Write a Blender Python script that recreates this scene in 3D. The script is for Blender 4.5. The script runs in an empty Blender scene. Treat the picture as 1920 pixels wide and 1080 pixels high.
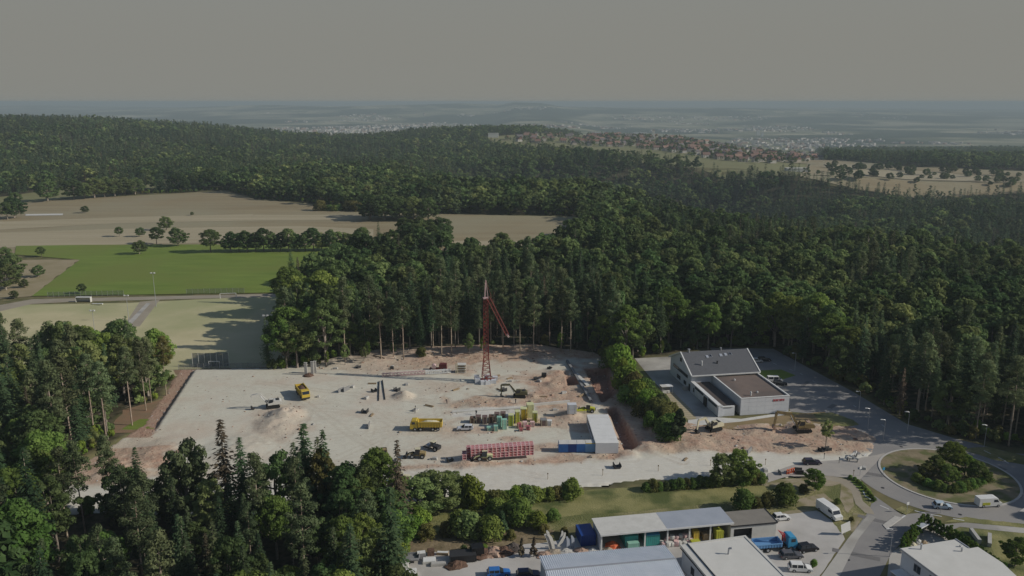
import bpy, bmesh, math, random
import numpy as np
from mathutils import Vector, Matrix
rnd = random.Random(7)
rng = np.random.default_rng(11)
sc = bpy.context.scene
col = sc.collection
R = math.radians

# ------------------------------------------------------------------ camera, sky, sun, exposure
FOC, CAMH, PITCH = 1500.0, 90.0, R(13.1)
cam = bpy.data.objects.new('camera', bpy.data.cameras.new('camera'))
col.objects.link(cam)
cam.location = (0, 0, CAMH)
cam.rotation_euler = (R(90) - PITCH, 0, 0)
cam.data.sensor_width = 36.0
cam.data.lens = 36.0 * FOC / 1920.0
cam.data.clip_start = 1.0
cam.data.clip_end = 80000.0
sc.camera = cam

SUN_EL = R(29.0)
SUN_DIR = Vector((math.cos(R(-7)) * math.cos(SUN_EL), math.sin(R(-7)) * math.cos(SUN_EL), math.sin(SUN_EL)))
world = bpy.data.worlds.new('World'); sc.world = world; world.use_nodes = True
wn = world.node_tree.nodes; wl = world.node_tree.links
wn.clear()
sky = wn.new('ShaderNodeTexSky'); sky.sky_type = 'NISHITA'; sky.sun_disc = False
sky.sun_elevation = SUN_EL; sky.sun_rotation = math.atan2(SUN_DIR.x, SUN_DIR.y)
sky.altitude = 600; sky.air_density = 1.0; sky.dust_density = 0.9; sky.ozone_density = 1.0
tcw = wn.new('ShaderNodeTexCoord'); spw = wn.new('ShaderNodeSeparateXYZ'); mrw = wn.new('ShaderNodeMapRange'); mrw.interpolation_type = 'SMOOTHSTEP'
mrw.inputs[1].default_value = 0.05; mrw.inputs[2].default_value = 0.60      # pale haze low down, clear blue overhead
hs = wn.new('ShaderNodeMix'); hs.data_type = 'RGBA'; hs.inputs[6].default_value = (3.13, 3.13, 2.84, 1)
wl.new(tcw.outputs['Generated'], spw.inputs[0]); wl.new(spw.outputs[2], mrw.inputs[0]); wl.new(mrw.outputs[0], hs.inputs[0])
bg = wn.new('ShaderNodeBackground'); bg.inputs['Strength'].default_value = 0.076
wo = wn.new('ShaderNodeOutputWorld')
wl.new(sky.outputs[0], hs.inputs[7]); wl.new(hs.outputs[2], bg.inputs['Color']); wl.new(bg.outputs[0], wo.inputs[0])
sun = bpy.data.objects.new('sun', bpy.data.lights.new('sun', 'SUN'))
col.objects.link(sun)
sun.data.energy = 3.5; sun.data.angle = R(0.6); sun.data.color = (1.0, 0.94, 0.84)
sun.rotation_euler = SUN_DIR.to_track_quat('Z', 'Y').to_euler()
sc.view_settings.view_transform = 'Standard'; sc.view_settings.look = 'None'
sc.view_settings.gamma = 1.0; sc.view_settings.use_curve_mapping = False
sc.view_settings.exposure = 0.0
sc.cycles.use_denoising = True
sc.cycles.volume_bounces = 0; sc.cycles.max_bounces = 6; sc.cycles.diffuse_bounces = 4; sc.cycles.transmission_bounces = 4
sc.cycles.transparent_max_bounces = 6

# ------------------------------------------------------------------ maths helpers
def ss(a, b, x):
    t = np.clip((x - a) / (b - a), 0, 1)
    return t * t * (3 - 2 * t)
_perm = np.random.default_rng(3).random(65536)
def vnoise(x, y):
    xi = np.floor(x).astype(np.int64); yi = np.floor(y).astype(np.int64)
    fx = x - xi; fy = y - yi
    fx = fx * fx * (3 - 2 * fx); fy = fy * fy * (3 - 2 * fy)
    def h(a, b): return _perm[(a * 7349 + b * 9151) & 65535]
    return (h(xi, yi) * (1 - fx) + h(xi + 1, yi) * fx) * (1 - fy) + (h(xi, yi + 1) * (1 - fx) + h(xi + 1, yi + 1) * fx) * fy
def fbm(x, y, o=4):
    s = 0; a = 0.5
    for k in range(o):
        s = s + a * vnoise(x * 2 ** k + 17.3 * k, y * 2 ** k + 9.1 * k); a *= 0.5
    return s
def gau(x, y, cx, cy, rx, ry): return np.exp(-((x - cx) / rx) ** 2 - ((y - cy) / ry) ** 2)
def plane_pt(px, py, z=0.0):
    u = (540 - py) / FOC
    d = ((px - 960) / FOC, math.cos(PITCH) + u * math.sin(PITCH), -math.sin(PITCH) + u * math.cos(PITCH))
    t = (z - CAMH) / d[2]
    return d[0] * t, d[1] * t
def GP(poly, z=0.0): return [plane_pt(a, b, z) for a, b in poly]
def inside(poly, x, y):
    r = np.zeros(np.shape(x), bool); n = len(poly)
    for i in range(n):
        x0, y0 = poly[i]; x1, y1 = poly[(i + 1) % n]
        if y0 == y1: continue
        c = ((y0 > y) != (y1 > y)) & (x < (x1 - x0) * (y - y0) / (y1 - y0) + x0)
        r ^= c
    return r
def sdist(poly, x, y):                                  # signed distance, positive inside
    d = np.full(np.shape(x), 1e9); n = len(poly)
    for i in range(n):
        x0, y0 = poly[i]; x1, y1 = poly[(i + 1) % n]
        dx, dy = x1 - x0, y1 - y0
        t = np.clip(((x - x0) * dx + (y - y0) * dy) / (dx * dx + dy * dy + 1e-9), 0, 1)
        d = np.minimum(d, np.hypot(x - x0 - t * dx, y - y0 - t * dy))
    return np.where(inside(poly, x, y), d, -d)

# ------------------------------------------------------------------ lie of the land
def T0(x, y):
    x = np.asarray(x, float); y = np.asarray(y, float)
    z = 38 * ss(780, 1500, y) * (1 - ss(1900, 2700, y)) * ss(-250, -1050, x)
    z = z - 22 * ss(900, 1400, y) * ss(-900, -150, x) + 9 * ss(1150, 1400, y) * ss(-60, 100, x) * (1 - ss(2500, 2700, y)) - 17 * ss(350, 700, x) * ss(1000, 1300, y)
    z = z - 36 * ss(780, 1000, y) * (1 - ss(1210, 1300, y)) * ss(-150, 0, x) * (1 - ss(250, 420, x))
    z = z - 52 * ss(1700, 2900, y) * (1 - ss(-250, 60, x)) + 46 * gau(x, y, -180, 2350, 240, 460)
    z = z - 46 * ss(700, 980, x + y) * (1 - ss(1090, 1190, y)) * ss(40, 250, x)
    z = z - 45 * ss(1600, 2300, y) * ss(450, 1000, x)
    z = z - 75 * ss(2600, 4300, y) + (138 + 260 * (fbm(x / 3800 + 3, y / 3400) - .42)) * ss(8000, 13500, y) * (1 - .32 * ss(0, -4500, x) - .42 * ss(4500, 8500, x)) - 230 * ss(18000, 25000, y)
    z = z + ss(800, 1400, y) * (fbm(x / 260, y / 260) - 0.47) * 14
    return z
SITE = GP([(338, 693), (520, 689), (600, 676), (700, 655), (850, 648), (1000, 646), (1115, 662), (1190, 690), (1215, 740), (1290, 790),
           (1345, 800), (1490, 788), (1600, 800), (1645, 822), (1640, 845), (1615, 885), (1500, 893), (1350, 893), (1100, 910), (900, 927), (700, 962), (470, 968),
           (130, 965), (100, 900), (170, 860), (262, 800)])
RED = [GP(p) for p in (
    [(600, 688), (700, 703), (850, 682), (1000, 672), (1110, 672), (1200, 690), (1200, 630), (600, 640)],
    [(992, 700), (1078, 690), (1118, 765), (1000, 768), (930, 765), (980, 745)],
    [(840, 752), (960, 742), (1000, 760), (900, 772), (840, 768)],
    [(1085, 688), (1200, 690), (1300, 790), (1660, 800), (1655, 838), (1560, 850), (1300, 848), (1190, 846), (1000, 866), (1060, 858), (1150, 852), (1180, 800), (1140, 770)],
    [(485, 775), (520, 752), (565, 768), (580, 805), (530, 832), (450, 822)], [(290, 812), (335, 838), (310, 880), (240, 905), (140, 905), (120, 880), (262, 812)],
    [(-50, 870), (260, 820), (240, 905), (-50, 905)])]
REDLINE = GP([(660, 876), (860, 872), (1062, 859), (1160, 852), (1165, 860), (1062, 868), (860, 883), (660, 881)])
TRENCH = [GP([(1141, 768), (1154, 764), (1197, 836), (1174, 845)]), GP([(1098, 692), (1140, 690), (1152, 738), (1130, 754)]), GP([(1062, 706), (1078, 708), (1085, 720), (1066, 722)])]
SLAB = [GP([(848, 772), (1005, 762), (1005, 780), (848, 785)])]
ROADSTRIP = GP([(640, 892), (1060, 868), (1300, 851), (1560, 853), (1640, 850), (1615, 885), (1350, 893), (900, 927), (700, 962), (300, 968), (100, 968), (130, 915), (400, 915)])
e0 = plane_pt(365, 700); e1 = plane_pt(296, 806)
MOUNDS = [(535, 785, 5.5, 2.2), (520, 800, 6, 1.2), (757, 747, 3.3, 1.7), (1018, 712, 2.4, 1.0), (1035, 722, 3, .8), (1000, 745, 2.2, .9), (1040, 700, 3.5, .7),
          (1195, 748, 4, 1.2), (1205, 770, 3, 1.0), (1225, 842, 5, 1.0), (1180, 852, 3, .8), (1300, 833, 6, .7), (700, 672, 8, 1.0), (790, 664, 9, 1.2), (640, 676, 6, .9),
          (1000, 656, 12, .9), (1090, 655, 8, .9), (1130, 660, 7, 1.1), (900, 655, 10, .8), (1500, 802, 4, 1.1), (1530, 806, 4, .9), (1420, 803, 5, .8), (875, 866, 4, .9), (905, 868, 3, .6), (1066, 780, 4, 1.3),
          (1640, 812, 5, .5), (300, 850, 9, .9), (230, 880, 8, .9), (450, 840, 9, .8), (900, 762, 7, .6), (950, 757, 5, .5)]
MW = [(plane_pt(a, b), r, h) for a, b, r, h in MOUNDS]
def H(x, y):
    x = np.asarray(x, float); y = np.asarray(y, float)
    z = T0(x, y)
    near = (y < 330) & (y > 150)
    if np.any(near):
        nx, ny = (e1[1] - e0[1]), -(e1[0] - e0[0])
        L = math.hypot(nx, ny)
        d = ((x - e0[0]) * nx + (y - e0[1]) * ny) / L        # + to the left of the pad edge
        d = -d
        sd = sdist(SITE, x, y)
        pad = .9 * ss(-.7, 0.0, d) * ss(40, -75, x) * ss(208, 214, y) * (1 - ss(259, 263, y)) * ss(0, 2, sd)
        m = 0
        for (c, r, h) in MW:
            q = np.maximum(0, 1 - np.hypot(x - c[0], y - c[1]) / (r * 1.25))
            m = np.maximum(m, h * (q * q * (3 - 2 * q)) ** 0.8)
        m = m * (0.6 + 0.85 * fbm(x * .8, y * .8, 3)) * ss(0, 1.5, sd)
        tr = 0
        for p in TRENCH: tr = np.maximum(tr, ss(-0.5, 0.5, sdist(p, x, y)))
        z = np.where(near, z + 0.06 * ss(0, .3, sd) + pad + m - 2.4 * tr, z)
    return z
def H1(x, y): return float(H(np.array([x]), np.array([y]))[0])
_ts = np.concatenate([np.linspace(90, 600, 2041), np.geomspace(600, 30000, 1500)])
def P(px, py):
    """the point of the land behind a pixel of the photograph"""
    x0, y0 = plane_pt(px, py, 0.0) if py > 330 else (None, None)
    u = (540 - py) / FOC
    d = np.array([(px - 960) / FOC, math.cos(PITCH) + u * math.sin(PITCH), -math.sin(PITCH) + u * math.cos(PITCH)])
    X = d[0] * _ts; Y = d[1] * _ts; Z = CAMH + d[2] * _ts
    if x0 is not None and y0 < 420:
        k = (Y > y0 - 25) & (Y < y0 + 12); X, Y, Z = X[k], Y[k], Z[k]
    b = np.nonzero(H(X, Y) >= Z)[0]
    i = b[0] if len(b) else len(X) - 1
    return float(X[i]), float(Y[i]), H1(X[i], Y[i])

# ------------------------------------------------------------------ materials
MATS = {}
def mat(name, c, r=0.8, metal=0.0, c2=None, scale=1.0, detail=4.0, bump=0.0, bscale=None, stretch=None, spec=0.3, sharp=0.0, c3=None, scale3=0.05, trans=0.0, var=0.0, patch=False, stripe=None):
    m = bpy.data.materials.new(name); MATS[name] = m; m.use_nodes = True
    nt = m.node_tree; N = nt.nodes; Lk = nt.links; b = N['Principled BSDF']
    b.inputs['Roughness'].default_value = r; b.inputs['Metallic'].default_value = metal
    b.inputs['Specular IOR Level'].default_value = spec
    b.inputs['Base Color'].default_value = (*c, 1)
    out = None
    tc = N.new('ShaderNodeTexCoord'); mp = N.new('ShaderNodeMapping')
    Lk.new(tc.outputs['Object'], mp.inputs[0])
    if stretch: mp.inputs['Scale'].default_value = stretch
    if c2:
        nz = N.new('ShaderNodeTexNoise'); nz.inputs['Scale'].default_value = scale; nz.inputs['Detail'].default_value = detail; nz.inputs['Roughness'].default_value = 0.62
        Lk.new(mp.outputs[0], nz.inputs['Vector'])
        rp = N.new('ShaderNodeValToRGB'); rp.color_ramp.elements[0].position = 0.32 + sharp * .15; rp.color_ramp.elements[1].position = 0.68 - sharp * .15
        rp.color_ramp.elements[0].color = (*c, 1); rp.color_ramp.elements[1].color = (*c2, 1)
        Lk.new(nz.outputs[0], rp.inputs[0]); out = rp.outputs[0]
        if c3:
            n3 = N.new('ShaderNodeTexNoise'); n3.inputs['Scale'].default_value = scale3; n3.inputs['Detail'].default_value = 5
            Lk.new(tc.outputs['Object'], n3.inputs['Vector'])
            r3 = N.new('ShaderNodeValToRGB'); r3.color_ramp.elements[0].position = 0.45; r3.color_ramp.elements[1].position = 0.6
            Lk.new(n3.outputs[0], r3.inputs[0])
            mx = N.new('ShaderNodeMix'); mx.data_type = 'RGBA'; Lk.new(r3.outputs[0], mx.inputs[0]); Lk.new(out, mx.inputs[6]); mx.inputs[7].default_value = (*c3, 1); out = mx.outputs[2]
    if stripe:                                          # rows left by mower and tractor
        wv = N.new('ShaderNodeTexWave'); wv.bands_direction = 'Y'; wv.inputs['Scale'].default_value = stripe[0]; wv.inputs['Distortion'].default_value = 3.0; wv.inputs['Detail'].default_value = 3; wv.inputs['Detail Scale'].default_value = .4
        m4 = N.new('ShaderNodeMapping'); m4.inputs['Rotation'].default_value = (0, 0, .06); Lk.new(tc.outputs['Object'], m4.inputs[0]); Lk.new(m4.outputs[0], wv.inputs['Vector'])
        mw = N.new('ShaderNodeMapRange'); mw.inputs[3].default_value = 1 - stripe[1]; mw.inputs[4].default_value = 1 + stripe[1] * .4; Lk.new(wv.outputs[1], mw.inputs[0])
        hw = N.new('ShaderNodeHueSaturation'); Lk.new(out, hw.inputs['Color']); Lk.new(mw.outputs[0], hw.inputs['Value']); out = hw.outputs[0]
    if var:
        oi = N.new('ShaderNodeObjectInfo'); hv = N.new('ShaderNodeHueSaturation')
        if out is None:
            rg = N.new('ShaderNodeRGB'); rg.outputs[0].default_value = (*c, 1); out = rg.outputs[0]
        Lk.new(out, hv.inputs['Color'])
        m1 = N.new('ShaderNodeMapRange'); m1.inputs[3].default_value = 1 - var; m1.inputs[4].default_value = 1 + var; Lk.new(oi.outputs['Random'], m1.inputs[0]); Lk.new(m1.outputs[0], hv.inputs['Value'])
        mm = N.new('ShaderNodeMath'); mm.operation = 'MULTIPLY'; mm.inputs[1].default_value = 7.13; Lk.new(oi.outputs['Random'], mm.inputs[0])
        fr = N.new('ShaderNodeMath'); fr.operation = 'FRACT'; Lk.new(mm.outputs[0], fr.inputs[0])
        m2 = N.new('ShaderNodeMapRange'); m2.inputs[3].default_value = 0.5 - var * .09; m2.inputs[4].default_value = 0.5 + var * .05; Lk.new(fr.outputs[0], m2.inputs[0]); Lk.new(m2.outputs[0], hv.inputs['Hue'])
        out = hv.outputs[0]
        if patch:                                       # stands of one kind or age share a tint
            vm = N.new('ShaderNodeVectorMath'); vm.operation = 'SCALE'; vm.inputs[3].default_value = .011; Lk.new(oi.outputs['Location'], vm.inputs[0])
            pn = N.new('ShaderNodeTexNoise'); pn.inputs['Scale'].default_value = 1.0; pn.inputs['Detail'].default_value = 3; Lk.new(vm.outputs[0], pn.inputs['Vector'])
            h2 = N.new('ShaderNodeHueSaturation'); Lk.new(out, h2.inputs['Color'])
            for lo, hi, so in ((.74, 1.30, 'Value'), (.522, .488, 'Hue')):
                mr = N.new('ShaderNodeMapRange'); mr.inputs[1].default_value = .35; mr.inputs[2].default_value = .65; mr.inputs[3].default_value = lo; mr.inputs[4].default_value = hi; Lk.new(pn.outputs[0], mr.inputs[0]); Lk.new(mr.outputs[0], h2.inputs[so])
            out = h2.outputs[0]
    if out is not None: Lk.new(out, b.inputs['Base Color'])
    if bump:
        nb = N.new('ShaderNodeTexNoise'); nb.inputs['Scale'].default_value = bscale or scale * 3; nb.inputs['Detail'].default_value = 6
        Lk.new(mp.outputs[0], nb.inputs['Vector'])
        bp = N.new('ShaderNodeBump'); bp.inputs['Strength'].default_value = bump; bp.inputs['Distance'].default_value = 0.3
        Lk.new(nb.outputs[0], bp.inputs['Height']); Lk.new(bp.outputs[0], b.inputs['Normal'])
    if trans:
        tr = N.new('ShaderNodeBsdfTranslucent'); mxs = N.new('ShaderNodeMixShader'); mxs.inputs[0].default_value = trans
        if out is not None: Lk.new(out, tr.inputs[0])
        else: tr.inputs[0].default_value = (*c, 1)
        Lk.new(b.outputs[0], mxs.inputs[1]); Lk.new(tr.outputs[0], mxs.inputs[2]); Lk.new(mxs.outputs[0], N['Material Output'].inputs[0])
    return m
def leafmat(name, c, c2, sc_=0.35, trans=0.45, var=0.34):
    return mat(name, c, r=0.75, c2=c2, scale=sc_, detail=3, trans=trans, var=var, spec=0.12, patch=True)
M = {}
def defm(key, *a, **k): M[key] = mat(key, *a, **k); return M[key]
M['leaf_a'] = leafmat('leaf_broad', (0.068, 0.114, 0.038), (0.145, 0.200, 0.070))
M['leaf_b'] = leafmat('leaf_broad_pale', (0.125, 0.178, 0.058), (0.240, 0.295, 0.110))
M['leaf_c'] = leafmat('leaf_bright', (0.115, 0.190, 0.026), (0.225, 0.315, 0.056), trans=.42)
M['spruce'] = leafmat('needles_spruce', (0.042, 0.078, 0.037), (0.106, 0.152, 0.068), trans=0.32)
M['pine'] = leafmat('needles_pine', (0.070, 0.100, 0.046), (0.155, 0.188, 0.088), trans=0.32)
M['dead'] = leafmat('needles_dry', (0.075, 0.060, 0.038), (0.14, 0.115, 0.075), trans=0.08)
M['leaf_m'] = leafmat('leaf_mid', (0.110, 0.180, 0.036), (0.225, 0.305, 0.075))
M['olive'] = leafmat('leaf_olive', (0.12, 0.125, 0.035), (0.21, 0.20, 0.065))
defm('bark', (0.16, 0.135, 0.11), c2=(0.30, 0.26, 0.21), scale=2.0, var=.2)
defm('bark_pine', (0.22, 0.16, 0.11), c2=(0.40, 0.34, 0.27), scale=1.2, var=.2)
defm('bark_dark', (0.05, 0.04, 0.03), c2=(0.10, 0.085, 0.065), scale=2)
defm('steel_red', (0.25, 0.038, 0.028), r=.6, c2=(0.17, 0.045, 0.035), scale=1.2)
defm('white', (0.72, 0.72, 0.70), r=.5, c2=(0.64, 0.64, 0.62), scale=.5)
defm('offwhite', (0.60, 0.59, 0.55), c2=(0.52, 0.51, 0.47), scale=.6)
defm('plaster', (0.60, 0.62, 0.65), c2=(0.54, 0.56, 0.59), scale=.35, detail=6)
defm('membrane', (0.62, 0.61, 0.57), c2=(0.56, 0.55, 0.51), scale=.3, detail=6)
defm('concrete', (0.46, 0.45, 0.42), c2=(0.37, 0.36, 0.34), scale=.7, detail=6)
defm('darkgrey', (0.035, 0.035, 0.037), r=.6)
defm('black', (0.012, 0.012, 0.013), r=.5)
defm('rubber', (0.018, 0.018, 0.018), r=.9)
defm('glass', (0.02, 0.026, 0.035), r=.12, spec=.6)
defm('grey', (0.24, 0.24, 0.24), c2=(0.19, 0.19, 0.19), scale=.8)
defm('metal', (0.42, 0.43, 0.45), r=.4, metal=.4)
defm('slate', (0.115, 0.118, 0.128), c2=(0.095, 0.098, 0.105), scale=1.5, r=.7)
defm('roof_brown', (0.155, 0.118, 0.10), c2=(0.195, 0.15, 0.125), scale=.25, detail=7, c3=(0.13, .105, .092), scale3=.12)
defm('roof_dark', (0.075, 0.062, 0.055), c2=(0.10, 0.08, 0.07), scale=.4, detail=6)
defm('roof_blue', (0.36, 0.39, 0.44), c2=(0.31, 0.34, 0.39), scale=.3, detail=6)
defm('red', (0.42, 0.03, 0.035), r=.5)
defm('crate_red', (0.30, 0.075, 0.085), c2=(0.44, 0.14, 0.15), scale=2, var=.2)
defm('crate_pink', (0.66, 0.42, 0.41), c2=(0.72, 0.52, 0.50), scale=2)
defm('blue', (0.03, 0.14, 0.42), r=.45, c2=(.04, .17, .46), scale=1)
defm('blue_dark', (0.012, 0.05, 0.22), r=.45)
defm('blue_pale', (0.14, 0.30, 0.52), r=.5)
defm('cyan', (0.05, 0.27, 0.47), r=.4)
defm('teal', (0.05, 0.33, 0.30), r=.5, c2=(.06, .28, .26), scale=1)
defm('mint', (0.25, 0.48, 0.38), r=.6, c2=(.30, .54, .44), scale=1)
defm('yellow', (0.58, 0.42, 0.05), r=.45, c2=(0.52, 0.37, 0.06), scale=1.5)
defm('yellow_dirty', (0.34, 0.25, 0.10), c2=(0.20, 0.155, 0.09), scale=1.2, detail=6)
defm('lime', (0.46, 0.46, 0.04), c2=(0.38, 0.40, 0.05), scale=1.5)
defm('paleyellow', (0.55, 0.57, 0.30), c2=(0.62, 0.63, 0.38), scale=1.5)
defm('cream', (0.62, 0.58, 0.42), c2=(.5, .46, .32), scale=2)
defm('timber', (0.36, 0.27, 0.16), c2=(0.26, 0.19, 0.12), scale=3)
defm('timber_dark', (0.12, 0.085, 0.075), c2=(0.18, 0.12, 0.11), scale=2)
defm('pinkish', (0.50, 0.33, 0.32), c2=(0.58, 0.45, 0.43), scale=1)
defm('orange', (0.60, 0.13, 0.05), r=.6)
defm('dirt_red', (0.33, 0.215, 0.16), c2=(0.44, 0.32, 0.24), scale=.6, detail=8, bump=.6)
defm('sandpile', (0.40, 0.34, 0.26), c2=(0.31, 0.26, 0.20), scale=1.2, detail=8, bump=.6)
defm('mulch', (0.10, 0.06, 0.04), c2=(0.17, 0.10, 0.07), scale=2, detail=8, bump=.8)
defm('skin', (0.5, 0.33, 0.25)); defm('cloth_dark', (0.03, 0.035, 0.05)); defm('orange_vest', (0.65, 0.2, 0.03)); defm('hair', (.04, .03, .02))
defm('poolwater', (0.02, 0.20, 0.45), r=.1, c2=(.03, .26, .52), scale=2, spec=.6)
defm('asphalt', (0.225, 0.215, 0.21), c2=(0.26, 0.25, 0.24), scale=.15, detail=8, r=.85, c3=(.29, .275, .255), scale3=.06)
defm('asphalt_old', (0.34, 0.32, 0.295), c2=(0.42, 0.385, 0.34), scale=.12, detail=8, r=.85)
defm('paving', (0.40, 0.385, 0.35), c2=(0.46, 0.44, 0.40), scale=.2, detail=8, c3=(.29, .275, .25), scale3=.08)
defm('yardpave', (0.47, 0.45, 0.42), c2=(0.53, 0.505, 0.47), scale=.2, detail=8, c3=(.40, .38, .35), scale3=.07)
defm('paint', (0.62, 0.62, 0.60), r=.6)
defm('kerb', (0.42, 0.40, 0.37), c2=(.50, .48, .44), scale=2)
defm('lawn', (0.20, 0.195, 0.07), c2=(0.29, 0.265, 0.11), scale=.25, detail=9, bump=.5, bscale=2.5, c3=(0.085, 0.105, 0.03), scale3=.10)
defm('verge', (0.17, 0.165, 0.062), c2=(0.31, 0.275, 0.135), scale=.5, detail=10, bump=.8, bscale=2.5, c3=(0.13, 0.14, 0.045), scale3=.12)
defm('meadow', (0.125, 0.185, 0.024), c2=(0.190, 0.255, 0.042), scale=.06, detail=9, c3=(0.165, 0.205, 0.036), scale3=.02, stretch=(.5, 2.2, 1), bump=.4, bscale=.8, stripe=(.22, .16))
defm('pitch', (0.45, 0.41, 0.235), c2=(0.54, 0.48, 0.295), scale=.05, detail=8, c3=(0.36, 0.36, 0.185), scale3=.018)
defm('field_tan', (0.25, 0.195, 0.11), c2=(0.33, 0.275, 0.165), scale=.03, detail=7, stretch=(.22, 2.6, 1), c3=(.31, .275, .175), scale3=.006, stripe=(.16, .22))
defm('field_pale', (0.35, 0.30, 0.19), c2=(0.43, 0.37, 0.25), scale=.03, detail=7, stretch=(.18, 3.0, 1), stripe=(.2, .18))
defm('field_green', (0.20, 0.20, 0.09), c2=(0.19, 0.18, 0.08), scale=.02, detail=5)
defm('track', (0.29, 0.25, 0.19), c2=(0.35, 0.31, 0.24), scale=.15, detail=7)
defm('orchard', (0.34, 0.28, 0.18), c2=(0.26, 0.22, 0.12), scale=.1, detail=7)

# ------------------------------------------------------------------ mesh helpers
class MB:
    def __init__(s): s.v = []; s.f = []; s.m = []
    def add(s, vs, fs, m=0):
        o = len(s.v); s.v += [tuple(v) for v in vs]; s.f += [tuple(i + o for i in f) for f in fs]; s.m += [m] * len(fs); return s
    def box(s, c, d, rz=0.0, m=0, ry=0.0, taper=1.0):
        hx, hy, hz = d[0] / 2, d[1] / 2, d[2] / 2
        vs = []
        for z in (-hz, hz):
            k = taper if z > 0 else 1
            for x, y in ((-hx, -hy), (hx, -hy), (hx, hy), (-hx, hy)): vs.append(Vector((x * k, y * k, z)))
        mt = Matrix.Rotation(rz, 3, 'Z') @ Matrix.Rotation(ry, 3, 'Y')
        vs = [mt @ v + Vector(c) for v in vs]
        return s.add(vs, [(3, 2, 1, 0), (4, 5, 6, 7), (0, 1, 5, 4), (1, 2, 6, 5), (2, 3, 7, 6), (3, 0, 4, 7)], m)
    def b(s, x0, x1, y0, y1, z0, z1, m=0): return s.box(((x0 + x1) / 2, (y0 + y1) / 2, (z0 + z1) / 2), (x1 - x0, y1 - y0, z1 - z0), m=m)
    def tube(s, p0, p1, r0, r1=None, n=6, m=0, cap=True):
        r1 = r0 if r1 is None else r1
        p0 = Vector(p0); p1 = Vector(p1); d = (p1 - p0)
        if d.length < 1e-6: return s
        q = d.to_track_quat('Z', 'Y'); vs = []
        for p, r in ((p0, r0), (p1, r1)):
            for i in range(n):
                a = 2 * math.pi * i / n; vs.append(p + q @ Vector((r * math.cos(a), r * math.sin(a), 0)))
        fs = [(i, (i + 1) % n, n + (i + 1) % n, n + i) for i in range(n)]
        if cap: fs += [tuple(range(n - 1, -1, -1)), tuple(range(n, 2 * n))]
        return s.add(vs, fs, m)
    def prism(s, prof, y0, y1, m=0):                      # profile in x,z pushed along y
        n = len(prof); vs = [(x, y0, z) for x, z in prof] + [(x, y1, z) for x, z in prof]
        return s.add(vs, [tuple(range(n)), tuple(range(2 * n - 1, n - 1, -1))] + [(i, n + i, n + (i + 1) % n, (i + 1) % n) for i in range(n)], m)
    def plate(s, poly, z0, z1, m=0):                      # outline in x,y pushed along z
        n = len(poly); vs = [(x, y, z0) for x, y in poly] + [(x, y, z1) for x, y in poly]
        return s.add(vs, [tuple(range(n - 1, -1, -1)), tuple(range(n, 2 * n))] + [(i, (i + 1) % n, n + (i + 1) % n, n + i) for i in range(n)], m)
    def limb(s, pts, hs, y0, y1, m=0):                    # bent beam in the x,z plane
        up = []; lo = []
        for i, (x, z) in enumerate(pts):
            a = pts[max(i - 1, 0)]; c = pts[min(i + 1, len(pts) - 1)]
            dx, dz = c[0] - a[0], c[1] - a[1]; L = math.hypot(dx, dz) or 1
            nx, nz = -dz / L, dx / L; h = hs[i] / 2
            up.append((x + nx * h, z + nz * h)); lo.append((x - nx * h, z - nz * h))
        for i in range(len(pts) - 1): s.prism([lo[i], lo[i + 1], up[i + 1], up[i]], y0, y1, m)
        return s
    def mesh(s, name, mats):
        me = bpy.data.meshes.new(name); me.from_pydata(s.v, [], s.f)
        for mm in mats: me.materials.append(mm)
        if len(mats) > 1: me.polygons.foreach_set('material_index', s.m)
        bm = bmesh.new(); bm.from_mesh(me); bmesh.ops.recalc_face_normals(bm, faces=bm.faces); bm.to_mesh(me); bm.free()
        me.update(); return me
    def build(s, name, mats, parent=None):
        if not isinstance(mats, (list, tuple)): mats = [mats]
        return link(name, s.mesh(name, mats), parent)
def link(name, me, parent=None):
    o = bpy.data.objects.new(name, me); col.objects.link(o)
    if parent is not None: o.parent = parent
    return o
def np_mesh(name, V, F, mi, mats):
    me = bpy.data.meshes.new(name); nf = len(F); k = F.shape[1]
    me.vertices.add(len(V)); me.vertices.foreach_set('co', V.astype(np.float32).ravel())
    me.loops.add(nf * k); me.loops.foreach_set('vertex_index', F.astype(np.int32).ravel())
    me.polygons.add(nf); me.polygons.foreach_set('loop_start', np.arange(nf, dtype=np.int32) * k)
    for mm in mats: me.materials.append(mm)
    if mi is not None: me.polygons.foreach_set('material_index', np.asarray(mi, np.int32))
    me.update(calc_edges=True); return me
def tag(o, label=None, cat=None, group=None, kind=None):
    if label: o['label'] = label
    if cat: o['category'] = cat
    if group: o['group'] = group
    if kind: o['kind'] = kind
    return o
def thing(name, label, cat, loc=(0, 0, 0), rz=0.0, group=None, s=1.0):
    o = bpy.data.objects.new(name, None); o.empty_display_size = .3; col.objects.link(o)
    o.location = loc; o.rotation_euler = (0, 0, rz); o.scale = (s, s, s)
    return tag(o, label, cat, group)
def dup(root, loc, rz=None, label=None, group=None, s=None, mapm=None):
    def cp(o, parent):
        c = o.copy(); col.objects.link(c)
        if parent is not None: c.parent = parent
        for ch in kids.get(o.name, []): cp(ch, c)
        return c
    r = cp(root, None); r.location = loc
    if rz is not None: r.rotation_euler = (0, 0, rz)
    if label: r['label'] = label
    if group: r['group'] = group
    if s: r.scale = (s, s, s)
    return r
kids = {}
def reg(root):                                           # remember a thing's parts so that dup() finds them
    kids[root.name] = list(root.children)
    for c in root.children:
        kids[c.name] = list(c.children)
    return root
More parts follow.
